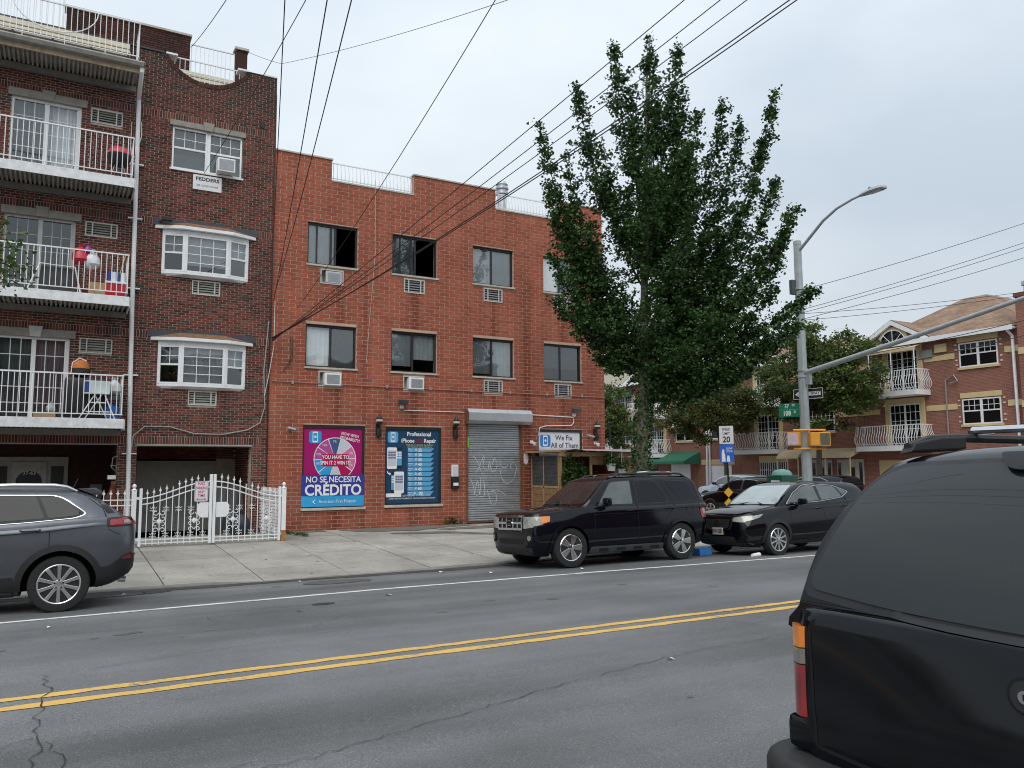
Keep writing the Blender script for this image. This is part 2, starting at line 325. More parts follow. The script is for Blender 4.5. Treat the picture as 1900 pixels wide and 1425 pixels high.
def concrete(name, base, spots=.35):
    m, t, b = nodes(name); n = t.nodes.new; l = t.links.new; g = n('ShaderNodeNewGeometry'); oi = n('ShaderNodeObjectInfo')
    fine = n('ShaderNodeTexNoise'); fine.inputs['Scale'].default_value = 42; fine.inputs['Detail'].default_value = 5; fine.inputs['Roughness'].default_value = .7; l(g.outputs['Position'], fine.inputs[0])
    big = n('ShaderNodeTexNoise'); big.inputs['Scale'].default_value = .8; big.inputs['Detail'].default_value = 8; big.inputs['Roughness'].default_value = .65; l(g.outputs['Position'], big.inputs[0])
    vor = n('ShaderNodeTexNoise'); vor.inputs['Scale'].default_value = 9; vor.inputs['Detail'].default_value = 1; l(g.outputs['Position'], vor.inputs[0])
    cr = n('ShaderNodeValToRGB'); l(big.outputs[0], cr.inputs[0]); e = cr.color_ramp.elements
    e[0].position = .32; e[0].color = (*[k * .7 for k in base], 1); e[1].position = .66; e[1].color = (*[k * 1.1 for k in base], 1)
    def sc(a, src, lo, hi, c_, d_):
        r0 = n('ShaderNodeMapRange'); l(src, r0.inputs[0]); r0.inputs[1].default_value = lo; r0.inputs[2].default_value = hi; r0.inputs[3].default_value = c_; r0.inputs[4].default_value = d_
        v = n('ShaderNodeVectorMath'); v.operation = 'SCALE'; l(a, v.inputs[0]); l(r0.outputs[0], v.inputs['Scale']); return v.outputs[0]
    c = sc(cr.outputs[0], fine.outputs[0], .25, .75, .74, 1.22); c = sc(c, oi.outputs['Random'], 0, 1, .87, 1.1); c = sc(c, vor.outputs[0], .22, .36, 1 - spots, 1)
    l(c, b.inputs['Base Color']); b.inputs['Roughness'].default_value = .9; b.inputs['Specular IOR Level'].default_value = .25
    bp = n('ShaderNodeBump'); bp.inputs['Strength'].default_value = .3; bp.inputs['Distance'].default_value = .01; l(fine.outputs[0], bp.inputs['Height']); l(bp.outputs[0], b.inputs['Normal'])
    return m
CONC = concrete('sidewalk concrete', (.37, .352, .315)); KERBM = concrete('kerb stone', (.22, .215, .205)); JOINT = M('joint dirt', (.05, .047, .04), .95)
def sheet(name, xs, ys, zf, mat, kind='structure', parent=None):
    mb = MB(); nx, ny = len(xs), len(ys); mb.v = [(x, y, zf(x, y)) for y in ys for x in xs]
    mb.f = [(j * nx + i, j * nx + i + 1, (j + 1) * nx + i + 1, (j + 1) * nx + i) for j in range(ny - 1) for i in range(nx - 1)]; mb.m = [0] * len(mb.f)
    o = mb.build(name, mat, parent, smooth=True)
    if kind: o['kind'] = kind
    return o
EARTH = M('earth', (.16, .15, .13), .95, var=.3, scale=.5)
sheet('ground', [-900, -40, 60, 900], [-900, -40, 40, 900], lambda x, y: -.16, EARTH)
xs = [-160] + [-60 + 4 * i for i in range(36)] + [160]
road = sheet('road', xs, [-22.4, -21.4, -20.4, -19.2, -18, -16.5, -15.1, -13.5, -12, -10.8, -9.75, -8.8, -7.9], lambda x, y: zr(y), A_ASPH)
WX0, WX1 = 15.4, 25.2
side_street = sheet('side_street', [WX0, 17.5, 20.3, 23.1, WX1], [-7.9, -4, 0, 10, 30, 60, 160], lambda x, y: -.09 + .08 * (1 - ((x - 20.3) / 4.9) ** 2) * min(1, (y + 7.9) / 4), A_ASPH)
# painted lines: (x, y) taken along the street, worn edges

def worn(name, col, thr):
    m, t, b = nodes(name); n = t.nodes.new; l = t.links.new; g = n('ShaderNodeNewGeometry'); mp_ = n('ShaderNodeMapping'); mp_.inputs['Scale'].default_value = (.6, 1, 1); l(g.outputs['Position'], mp_.inputs[0])
    a = n('ShaderNodeTexNoise'); a.inputs['Scale'].default_value = 26; a.inputs['Detail'].default_value = 6; a.inputs['Roughness'].default_value = .7; l(mp_.outputs[0], a.inputs[0]); c = n('ShaderNodeTexNoise'); c.inputs['Scale'].default_value = 1.3; c.inputs['Detail'].default_value = 3; l(g.outputs['Position'], c.inputs[0])
    ad = n('ShaderNodeMath'); ad.operation = 'MULTIPLY_ADD'; ad.inputs[1].default_value = .55; l(c.outputs[0], ad.inputs[0]); l(a.outputs[0], ad.inputs[2])
    r = n('ShaderNodeValToRGB'); l(ad.outputs[0], r.inputs[0]); e = r.color_ramp.elements; e[0].position = thr; e[0].color = (.16, .155, .145, 1); e[1].position = thr + .07; e[1].color = (*[k * .88 for k in col], 1); q = e.new(.95); q.color = (*col, 1)
    l(r.outputs[0], b.inputs['Base Color']); b.inputs['Roughness'].default_value = .75; return m
PAINTW = worn('white road paint', (.70, .70, .67), .60); PAINTY = worn('yellow road paint', (.66, .41, .10), .60)
def line(name, pts, w, mat, rag=.012):
    mb = MB(); P_ = []
    for (a, b) in zip(pts[:-1], pts[1:]):
        n = max(2, int((b[0] - a[0]) / .16))
        for i in range(n): P_.append((lerp(a[0], b[0], i / n), lerp(a[1], b[1], i / n)))
    P_.append(pts[-1])
    for x, y in P_:
        for s in (-1, 1): yy = y + s * (w / 2 + rnd(-rag, rag)); mb.v.append((x, yy, zr(yy) + .005))
    mb.f = [(2 * i, 2 * i + 2, 2 * i + 3, 2 * i + 1) for i in range(len(P_) - 1)]; mb.m = [0] * len(mb.f)
    return mb.build(name, mat, road)
line('edge_line', [(-60, -11.2), (-9, -10.86), (-6.5, -10.8), (-4.3, -10.68), (-1.5, -10.54), (2.4, -10.58), (7.6, -10.8), (13.5, -10.9)], .115, PAINTW)
for y0 in (-15.04, -15.30): line('centre_line', [(-60, y0 - .1), (-6.3, y0 - .07), (-3.2, y0 - .02), (2.5, y0 + .02), (13, y0 + .02)], .115, PAINTY, .014)
for k in range(9): # crosswalk bars across the side street mouth
    pass
# cracks in the asphalt, as narrow open seams
CRK = M('road crack', (.03, .03, .03), .95, var=.3)
def crack(pts, w=.016, jit=.035):
    P_ = []
    for a, b in zip(pts[:-1], pts[1:]):
        d = math.hypot(b[0] - a[0], b[1] - a[1]); n = max(2, int(d / .09))
        for i in range(n): P_.append((lerp(a[0], b[0], i / n) + rnd(-jit, jit), lerp(a[1], b[1], i / n) + rnd(-jit, jit)))
    P_.append(pts[-1]); mb = MB(); V_ = []
    for i, (x, y) in enumerate(P_):
        q = P_[min(i + 1, len(P_) - 1)]; p = P_[max(i - 1, 0)]; t = Vector((q[0] - p[0], q[1] - p[1])).normalized(); nn = Vector((-t.y, t.x)); ww = w * rnd(.12, .62) / 2
        for s in (-1, 1): V_.append((x + nn.x * ww * s, y + nn.y * ww * s, zr(y) + .0085))
    mb.add(V_, [(2 * i, 2 * i + 2, 2 * i + 3, 2 * i + 1) for i in range(len(P_) - 1)]); mb.build('crack', CRK, road)
for pts, w in (([(-6.6, -17.6), (-4.6, -17.45), (-3.5, -17.15), (-2.4, -16.85), (-.8, -16.5), (.5, -16.4), (2.3, -16.2), (6, -15.9)], .014), ([(-6.0, -14.3), (-5.98, -15.1), (-6.05, -15.8), (-6.02, -16.4), (-6.07, -17.0), (-6.0, -17.6), (-6.06, -19)], .022),
               ([(-6.02, -16.3), (-5.88, -16.6), (-5.9, -16.9)], .02), ([(-6.6, -16.5), (-6.05, -16.2)], .016), ([(-6.0, -14.35), (-5.4, -14.2), (-4.3, -14.0), (-3.2, -13.7)], .01), ([(.6, -15.4), (1.0, -15.8), (1.2, -16.2), (1.9, -16.5)], .012), ([(-3.4, -13.3), (-3.0, -12.9), (-2.8, -12.7)], .012), ([(-3.75, -18.3), (-3.55, -18.8), (-3.35, -19.2)], .014), ([(-4.4, -11.6), (-2.9, -11.6), (-1.5, -11.3)], .009), ([(-6.3, -17.4), (-4.8, -17.35)], .014), ([(-4.3, -11.9), (-4.25, -12.2)], .012), ([(-4.1, -13.2), (-4.0, -13.5)], .012)): crack(pts, w)
# smoother square patch and an iron cover
PATCH = M('road patch', (.15, .153, .162), .8, var=.12, scale=40, bump=.2, bscale=90)

IRON = M('cast iron', (.05, .045, .04), .65, .3, var=.3, scale=20)
def cover(x, y, rx, ry):
    mb = MB(); mb.add([(x, y, zr(y) + .004)] + [(x + rx * math.cos(TAU * k / 28), y + ry * math.sin(TAU * k / 28), zr(y + ry * math.sin(TAU * k / 28)) + .006) for k in range(28)], [(0, k + 1, (k + 1) % 28 + 1) for k in range(28)]); return mb
cover(-1.72, -8.93, .6, .34).build('repair_patch', M('dark patch', (.085, .082, .08), .85, var=.3, scale=9), road)
cover(-2.75, -11.6, .16, .1).build('pothole', CRK, road)
tag(cover(-5.3, -8.35, 1.0, .3).build('wet_gutter', M('wet asphalt', (.03, .03, .03), .35, var=.2), road))
# far sidewalk: concrete flags laid one by one on a bedding sheet
SWX = [-16.5, -14.9, -13.3, -11.7, -10.1, -8.6, -7.1, -5.75, -4.35, -2.72, -1.12, .48, 2.08, 3.68, 5.28, 6.88, 8.48, 10.08, 11.7, 13.3, 15.15]; SWY = [-7.83, -6.5, -4.95, -3.4, -1.85, -.25]
sidewalk = sheet('sidewalk', [-60] + SWX, [-7.83, -6.5, -4.95, -3.4, -1.85, -.25, .01], lambda x, y: zsw(x, y) - .012, JOINT)
g = .011
for i in range(len(SWX) - 1):
    for j in range(len(SWY) - 1):
        if -4.3 < SWX[i] < -1.5 and j < 3 and j > 0: 
            if j == 1: ya, yb = SWY[1] + g, SWY[3] - g
            else: continue
        else: ya, yb = SWY[j] + g, SWY[j + 1] - g
        xa, xb = SWX[i] + g, SWX[i + 1] - g
        if xa > 10.6 and j == 4: yb = -.25
        mb = MB(); dz = [rnd(-.004, .004) for _ in range(4)]
        ys_ = [ya, (ya + yb) / 2, yb]; V_ = []
        for q, y in enumerate(ys_):
            for x, k in ((xa, 0), (xb, 1)): V_.append((x, y, zsw(x, y) + dz[k] * (1 - q / 2) + dz[k + 2] * q / 2))
        V_ += [(x, y, z - .03) for x, y, z in V_]
        mb.add(V_, [(0, 1, 3, 2), (2, 3, 5, 4), (0, 6, 7, 1), (1, 7, 9, 3), (3, 9, 11, 5), (5, 11, 10, 4), (4, 10, 8, 2), (2, 8, 6, 0)]); mb.build('paving_slab', CONC, sidewalk)
# kerbs
mb = MB(); kx = [-60, -30, -18] + [-16.5 + .8 * i for i in range(40)]; kx = [x for x in kx if x < 15.2] + [15.38]
for a, b in zip(kx[:-1], kx[1:]):
    V_ = [(x, y, z) for x in (a, b) for (y, z) in ((-7.985, -.16), (-7.975, zedge(x) - .02), (-7.955, zedge(x)), (-7.835, zedge(x) + .003), (-7.83, -.16))]
    mb.add(V_, [(k, k + 1, 6 + k, 5 + k) for k in range(4)])
o = mb.build('kerb', KERBM); o['kind'] = 'structure'
def walk(name, x0, x1, y0, y1, z, mat=CONC, ns=0):
    mb = MB(); mb.box(x0, x1, y0, y1, -.16, z); o = mb.build(name, mat); o['kind'] = 'structure'; return o
walk('sidewalk_corner', 10.45, WX0, -.24, 70, .07); walk('side_kerb', WX0, WX0 + .15, -7.8, 70, .06, KERBM)
walk('far_sidewalk', WX1 + .15, 31.9, -7.9, 90, .06); walk('far_kerb', WX1, WX1 + .15, -7.9, 90, .05, KERBM)
walk('near_sidewalk', -60, 60, -30, -22.55, .05); walk('near_kerb', -60, 60, -22.55, -22.4, .05, KERBM)
walk('east_sidewalk', 32.0, 70, -7.9, -3.2, .06)

# uneven dark band along the kerb foot, damp patches on the flags, chewing gum
GUT = M('gutter band', (.05, .047, .042), .95, var=.45, scale=3.5, bump=.4, bscale=40); mb = MB(); P_ = []; x = -16
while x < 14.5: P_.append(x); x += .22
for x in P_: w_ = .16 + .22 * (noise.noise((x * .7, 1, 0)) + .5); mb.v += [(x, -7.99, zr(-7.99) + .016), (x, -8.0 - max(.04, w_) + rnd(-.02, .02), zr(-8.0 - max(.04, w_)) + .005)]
mb.f = [(2 * i, 2 * i + 1, 2 * i + 3, 2 * i + 2) for i in range(len(P_) - 1)]; mb.m = [0] * len(mb.f); mb.build('gutter_band', GUT, road)
DAMP = M('damp concrete', (.15, .14, .12), .6, var=.3, scale=2.5); 
def blot(pts, name='damp_stain', mat=DAMP, par=None, dz=.010):
    mb = MB(); Q = []
    for i in range(len(pts)):
        a, b = pts[i], pts[(i + 1) % len(pts)]; n_ = max(2, int(math.hypot(b[0] - a[0], b[1] - a[1]) / .16))
        for k in range(n_): Q.append((lerp(a[0], b[0], k / n_) + rnd(-.05, .05), lerp(a[1], b[1], k / n_) + rnd(-.05, .05)))
    mb.add([(x, y, zsw(x, y) + dz) for x, y in Q], [list(range(len(Q)))]); mb.build(name, mat, par or sidewalk)
blot([(.9, -.5), (2.2, -.3), (4.8, -.25), (5.2, -.7), (3.6, -1.2), (2.7, -1.7), (2.2, -1.4), (1.6, -1.6), (1.2, -1.2)]); blot([(1.9, -2.0), (3.4, -2.3), (4.6, -3.6), (4.3, -3.7), (3.1, -2.7), (1.8, -2.3)]); blot([(3.4, -1.5), (5.6, -1.0), (6.6, -1.5), (5.2, -1.9), (3.8, -1.9)]); blot([(-.9, -.35), (.3, -.3), (.5, -.75), (-.5, -.8)])
GUM = M('old gum', (.12, .115, .105), .9)
for k in range(60):
    x, y = rnd(-7, 9), rnd(-7.6, -1.2); r0 = rnd(.015, .035); mb = MB(); mb.add([(x + r0 * math.cos(TAU * q / 7), y + r0 * math.sin(TAU * q / 7), zsw(x, y) + .0075) for q in range(7)], [list(range(7))]); mb.build('gum_spot', GUM, sidewalk)
OIL = M('oil stain', (.10, .10, .102), .7, var=.25, scale=4)
for k in range(26):
    x, y = rnd(-7, 9), random.choice((-12.6, -12.9, -9.4)) + rnd(-.4, .4); r0 = rnd(.02, .07); mb = MB(); n_ = 11; mb.add([(x + r0 * (1 + .4 * noise.noise((k, q, 0))) * 1.4 * math.cos(TAU * q / n_), y + r0 * (1 + .4 * noise.noise((k, q, 5))) * math.sin(TAU * q / n_), zr(y) + .0045) for q in range(n_)], [list(range(n_))]); mb.build('oil_drip', OIL, road)
# ================================================================ RED BRICK BUILDING (facade y=0, faces -Y)
REDB = brick_mat('red brick', [(0, (.28, .078, .046)), (.3, (.308, .088, .052)), (.65, (.325, .095, .057)), (1, (.352, .106, .064))], streak=.2, damp=[(.95, .2), (1.75, .12), (3.35, .22), (6.05, .16), (7.3, .3), (8.75, .2)], zd=(7.4, 8.6))
MORT = M('buff mortar', (.47, .315, .24), .95, var=.16, scale=3); STONE = M('stone coping', (.46, .42, .36), .85, var=.2, scale=5)
DKFR = M('dark window frame', (.016, .017, .018), .45, var=.1); DKREV = M('reveal', (.10, .035, .022), .9)
CURT = M('pale curtain', (.62, .64, .66), .9, var=.07, scale=3); CURT2 = M('grey blind', (.24, .255, .27), .9, var=.1, scale=4); CURT3 = M('dusty rose curtain', (.42, .33, .36), .9, var=.1)
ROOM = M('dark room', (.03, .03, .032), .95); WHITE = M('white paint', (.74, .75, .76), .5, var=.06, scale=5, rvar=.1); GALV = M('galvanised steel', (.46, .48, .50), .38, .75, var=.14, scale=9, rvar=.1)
GLASS = glass_mat('window glass'); GLASSD = glass_mat('dim glass', (.45, .5, .5), .9); MESHM = M('insect screen', (.14, .145, .15), .8, var=.1)
GREYM = M('grey grille metal', (.30, .31, .32), .5, .3, var=.12); ALU = M('bare aluminium', (.5, .51, .52), .35, .7, var=.15, scale=12); BLACK = M('black paint', (.012, .012, .013), .45, var=.1)
red = thing('red_brick_building', (4.7, 0, .19), 'three storey red brick building with shop posters and a metal roller shutter', 'building'); RO = ORG[red.name]
X0, X1 = -.98, 10.41; WX = (0, 2.584, 5.32, 7.97); WWD = 1.4976; ROWS = ((7.79, 9.036), (4.795, 6.037))
rops = [(x, x + WWD, a, b) for x in WX for a, b in ROWS]
AC = [(x + .385, x + 1.07, a - .55, a - .115) for x in WX for a, b in ROWS]; rops += AC
P1 = (-.02, 1.8, .80, 3.14); P2 = (2.43, 4.25, .82, 3.14); SH = (5.1, 7.08, .0, 3.42); WF = (7.71, 9.46, 1.1, 3.16)
rops += [P1, P2, SH, WF]
gaps = [(.67, 3.28, 10.33, 12), (6.15, 8.66, 10.33, 12)]
RT = 10.98
wall = MB()
for p, q, a, b in bands(X0, X1, 0, RT, rops + gaps): wall.box(p, q, .004, .3, a, b)
wall = wall.build('wall', MORT, red)
rects = lay_bricks(X0, X1, .12, RT, .332, .1132, .0185, rops + gaps)
make_bricks(rects, -.002, .03, REDB, wall, RO)
# side and rear walls, roof
sw_ = MB(); sw_.box(X1 - .3, X1 - .005, .3, 18, 0, 10.6).box(X0, X1 - .3, 17.7, 18, 0, 10.6).box(X0 + .002, X0 + .3, .3, 17.7, 0, 10.6); sw_.build('side_wall', REDB, red)
MB().box(X0 + .3, X1 - .3, .3, 17.7, 10.0, 10.2).build('roof', M('roof felt', (.12, .12, .12), .9), red)
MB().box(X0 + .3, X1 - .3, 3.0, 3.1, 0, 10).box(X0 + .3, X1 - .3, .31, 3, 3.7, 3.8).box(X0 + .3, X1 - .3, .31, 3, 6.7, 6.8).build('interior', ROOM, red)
# copings
for a, b, z in ((X0, .67, RT), (.67, 3.28, 10.33), (3.28, 6.15, RT), (6.15, 8.66, 10.33), (8.66, X1, RT)):
    e = .03 if z == RT else -.002
    MB().box(a - e * (a > X0), b + e, -.035, .33, z + .001, z + .05).build('coping', STONE, red, bevel=.008)
# parapet railings, bowed white bars
def bow_rail(name, a, b, z, h, parent, y=.12, n=None, sp=.118):
    r = MB(); r.box(a, b, y - .015, y + .015, z + h - .03, z + h); r.box(a, b, y - .012, y + .012, z + .09, z + .115); o = r.build(name, WHITE, parent)
    n = int((b - a) / sp)
    for i in range(n + 1):
        x = a + .02 + (b - a - .04) * i / n; mb = MB(); mb.tube([(x, y - .0, z + .02), (x, y - .055, z + .2 * h), (x, y - .06, z + .4 * h), (x, y - .015, z + .7 * h), (x, y, z + h - .02)], .012, 5); mb.build('baluster', WHITE, o, smooth=True)
    return o
bow_rail('roof_railing', .72, 3.24, 10.38, .58, red); bow_rail('roof_railing', 6.2, 8.62, 10.38, .56, red)
# windows
def slider(par, x, z0, z1, w, kind, name='window'):
    fr = MB(); y0, y1 = .085, .15; f = .05
    fr.box(x, x + w, y0, y1, z1 - f - .02, z1).box(x, x + w, y0, y1, z0, z0 + f).box(x, x + f, y0, y1, z0 + f, z1 - f - .02).box(x + w - f, x + w, y0, y1, z0 + f, z1 - f - .02)
    mid = x + w * kind.get('mid', .5); fr.box(mid - .03, mid + .03, y0 + .01, y1 - .01, z0 + f, z1 - f - .02)
    win = fr.build(name, DKFR, par, bevel=.006)
    MB().box(x - .03, x + w + .04, -.045, .09, z0 - .055, z0 - .001).build('sill', STONE, win, bevel=.006)
    for s, (a, b) in enumerate(((x + f, mid - .03), (mid + .03, x + w - f))):
        op = kind.get('open') == s
        if not op: MB().quad((a, .118 + .012 * s, z0 + f), (b, .118 + .012 * s, z0 + f), (b, .118 + .012 * s, z1 - f - .02), (a, .118 + .012 * s, z1 - f - .02)).build('pane', GLASS, win)
        if kind.get('sash') and s == 1: 
            MB().box(x + w * .18, x + w * .18 + .04, .09, .12, z0 + f, z1 - f).box(mid - .16, mid - .1, .09, .12, z0 + f, z1 - f).build('sash_frame', DKFR, win)
        if kind.get('screen') == s: MB().quad((a, .135, z0 + f), (b, .135, z0 + f), (b, .135, z1 - f), (a, .135, z1 - f)).build('insect_screen', MESHM, win)
        cu = kind.get('c', (0, 0))[s]
        if cu:
            mt = (CURT, CURT2, CURT3)[cu - 1]; drop = kind.get('d', (0, 0))[s]; mb = MB(); n = 16; zz = z0 + f + drop * (z1 - z0)
            yy = [.175 + .006 * math.sin(i * 1.9 + x) + rnd(-.004, .004) for i in range(n + 1)]
            for i in range(n): mb.quad((lerp(a, b, i / n), yy[i], zz), (lerp(a, b, (i + 1) / n), yy[i + 1], zz), (lerp(a, b, (i + 1) / n), yy[i + 1], z1 - f), (lerp(a, b, i / n), yy[i], z1 - f))
            mb.build('curtain', mt, win, smooth=True)
    return win
KIND = [[dict(c=(1, 0), open=1, sash=1, mid=.56), dict(c=(2, 0), open=1, sash=1, mid=.52), dict(c=(2, 1), mid=.48, screen=None), dict(c=(1, 2), mid=.46)],
        [dict(c=(1, 2), mid=.5), dict(c=(1, 2), d=(.12, .3), mid=.48), dict(c=(1, 2), d=(.05, 0), mid=.48), dict(c=(2, 2), d=(.3, .3), mid=.46)]]
for r0, (a, b) in enumerate(ROWS):
    for i, x in enumerate(WX): slider(red, x, a, b, WWD, KIND[r0][i])
# air conditioner sleeves: grilles, some with the unit showing
def ac_sleeve(par, x0, x1, z0, z1, kind, nm='ac_sleeve', frm=M('dull sleeve', (.52, .51, .48), .6, var=.12), louv=GREYM):
    fr = MB(); t = .03; fr.box(x0, x1, -.02, .25, z1 - t, z1).box(x0, x1, -.02, .25, z0, z0 + t).box(x0, x0 + t, -.02, .25, z0 + t, z1 - t).box(x1 - t, x1, -.02, .25, z0 + t, z1 - t)
    fr.box(x0 + t, x1 - t, .2, .24, z0 + t, z1 - t); o = fr.build(nm, [frm], par, bevel=.004)
    if kind == 'grille':
        n = 5
        for i in range(n):
            z = lerp(z0 + t, z1 - t, (i + .5) / n); MB().add([(x0 + t, .0, z - .022), (x1 - t, .0, z - .022), (x1 - t, .045, z + .024), (x0 + t, .045, z + .024), (x0 + t, .006, z - .028), (x1 - t, .006, z - .028), (x1 - t, .051, z + .018), (x0 + t, .051, z + .018)], [(0, 1, 2, 3), (7, 6, 5, 4), (0, 4, 5, 1)]).build('louvre', louv, o)
        for q in (.22, .8): xx = lerp(x0, x1, q); MB().box(xx - .016, xx + .016, -.022, -.004, z0 + t, z1 - t).build('mullion', frm, o)
        MB().box(x0 + t, x1 - t, .09, .1, z0 + t, z1 - t).build('backing', MESHM, o)
    else:
        dep = -.12 if kind == 'unit' else -.03
        MB().box(x0 + .15, x1 - .05, dep, .19, z0 + t, z1 - .05).build('ac_unit', WHITE if kind == 'unit' else ALU, o, bevel=.015)
        u = MB(); u.box(x0 + .22, x1 - .1, dep - .008, dep, z0 + .08, z1 - .1); g_ = u.build('ac_coil', GREYM, o)
    return o
ks = ['foil', 'unit', 'grille', 'unit', 'grille', 'grille', 'grille', 'grille']
for i, (a, b, c, d) in enumerate(AC): ac_sleeve(red, a, b, c, d, ks[i])
# conduit along the facade with straps
def tubeo(name, path, r, mat, par, n=6): return MB().tube(path, r, n).build(name, mat, par, smooth=True)
cdt = tubeo('conduit', [(X0 + .05, -.03, 4.33), (3, -.03, 4.31), (X1, -.03, 4.30)], .014, M('painted conduit', (.36, .19, .14), .7), red)
for i in range(8): x = -.35 + 1.4 * i; MB().box(x - .035, x + .035, -.05, -.003, 4.27, 4.37).build('conduit_clip', GREYM, cdt)
tubeo('conduit', [(3.0, -.03, 3.63), (5.0, -.03, 3.63)], .012, WHITE, red); tubeo('conduit', [(7.35, -.03, 3.62), (9.1, -.03, 3.58), (9.1, -.03, 3.4), (9.0, -.03, 3.3), (8.0, -.03, 3.27), (7.75, -.03, 3.2), (7.72, -.03, 2.95)], .016, WHITE, red)
tubeo('cable', [(2.0, -.02, 10.6), (2.05, -.02, 8.5), (1.9, -.02, 6.5), (1.8, -.02, 5.0)], .008, M('old cable', (.45, .4, .34), .8), red, 5)
# round vent on the roof
v = MB(); v.lathe([(.16, 10.2), (.16, 11.35), (.22, 11.36), (.22, 11.44), (.17, 11.46), (.17, 11.52), (.23, 11.54), (.23, 11.6), (.17, 11.62), (.17, 11.68), (.21, 11.7), (.15, 11.8), (.02, 11.82)], (7.05, 1.2, 0)); v.build('vent_pipe', GALV, red, smooth=True)
# ---- shop front: poster windows
def disp(name, r, mat, par):
    f = MB(); f.box(r[0], r[1], .02, .12, r[3] - .09, r[3]).box(r[0], r[0] + .035, .02, .12, r[2], r[3] - .09).box(r[1] - .07, r[1], .02, .12, r[2], r[3] - .09).box(r[0] + .035, r[1] - .07, .02, .12, r[2], r[2] + .05)
    o = f.build(name, DKFR, par, bevel=.005); MB().box(r[0] - .03, r[1] + .03, -.06, .1, r[2] - .075, r[2] - .002).build('sill', STONE, o, bevel=.006)
    MB().box(r[0] + .035, r[1] - .07, .05, .07, r[2] + .05, r[3] - .09).build('poster', mat, o); return o
MAG = M('magenta print', (.36, .004, .13), .35, var=.05); NAVY = M('navy print', (.012, .055, .12), .35, var=.08, scale=2); ROYAL = M('royal blue vinyl', (.03, .045, .31), .4, var=.1, scale=2); CYAN = M('cyan vinyl', (.03, .34, .66), .4, var=.12, scale=3)
INKW = M('white ink', (.8, .8, .8), .45, var=.03); STEEL = M('steel blue print', (.1, .36, .62), .4, var=.03); INKK = M('black ink', (.015, .015, .018), .45, var=0)
PINK = M('pink print', (.62, .16, .34), .4, var=.03); PLUM = M('plum print', (.42, .07, .28), .4, var=.03); SLATE = M('slate blue print', (.06, .09, .24), .4, var=.03); PALE = M('pale grey print', (.55, .57, .62), .4, var=.03); CRIM = M('crimson print', (.42, .0, .07), .4, var=.03); SKYB = M('sky blue print', (.02, .3, .62), .4, var=.03)
ux, uz = (1, 0, 0), (0, 0, 1)
d1 = disp('display_window', P1, MAG, red); ps = d1.children[-1] if d1.children else d1
ps = [c for c in d1.children if c.name.startswith('poster')][0]
def flat(name, mat, par, fn): mb = MB(); fn(mb); o = mb.build(name, mat, par); return o
cx, cz, rr = .93, 2.17, .62; yp = .046
segs = [PALE, SLATE, PLUM, PLUM, MAG, SKYB, CYAN, PALE, CRIM, PINK, PINK]
flat('wheel_rim', INKW, ps, lambda mb: poly(mb, ring(cx, cz, rr, 40), (0, yp, 0), ux, uz))
for i, sm in enumerate([PINK, PALE, SLATE, PLUM, PLUM, SKYB, CYAN, PALE, CRIM, PINK]):
    a0 = 2 + 36 * i + 1.2; a1 = 2 + 36 * (i + 1) - 1.2
    flat('wheel_segment', sm, ps, lambda mb: poly(mb, [(cx, cz)] + ring(cx, cz, rr - .022, 8, a0, a1), (0, yp - .002, 0), ux, uz))
flat('badge', CRIM, ps, lambda mb: poly(mb, [(.56, 1.96), (1.33, 1.96), (1.33, 2.31), (.56, 2.31)], (0, yp - .004, 0), ux, uz))
def lt(mb):
    text(mb, 'YOU HAVE TO', (.945, yp - .006, 2.22), ux, uz, .15, .002, .8); text(mb, 'SPIN IT 2 WIN IT!', (.945, yp - .006, 2.06), ux, uz, .15, .002, .78)
    text(mb, 'NOW WITH', (1.36, yp - .006, 2.86), ux, uz, .12, .002, .8, rot=-.2); text(mb, 'PROBABILITY!', (1.36, yp - .006, 2.74), ux, uz, .12, .002, .8, rot=-.2)
    for a, s in ((92, '7%'), (128, '10%'), (164, '10%'), (195, '10%'), (20, '5%'), (340, '5%')): text(mb, s, (cx + .5 * math.cos(R(a)), yp - .006, cz + .5 * math.sin(R(a))), ux, uz, .09)
flat('lettering', INKW, ps, lt)
def phone_logo(par, x0, z0, s, y, bgm):
    lg = flat('phone_logo', bgm, par, lambda mb: poly(mb, rrect(x0, x0 + s, z0, z0 + s, s * .2), (0, y, 0), ux, uz))
    flat('logo_phone', INKW, lg, lambda mb: poly(mb, rrect(x0 + s * .28, x0 + s * .72, z0 + s * .06, z0 + s * .94, s * .07), (0, y - .002, 0), ux, uz))
    flat('logo_screen', bgm, lg, lambda mb: poly(mb, rrect(x0 + s * .34, x0 + s * .66, z0 + s * .2, z0 + s * .82, s * .02), (0, y - .004, 0), ux, uz))
    flat('logo_ring', INKW, lg, lambda mb: poly(mb, ring(x0 + s * .5, z0 + s * .52, s * .1, 14), (0, y - .006, 0), ux, uz)); return lg
phone_logo(ps, .17, 2.62, .35, yp, SKYB)
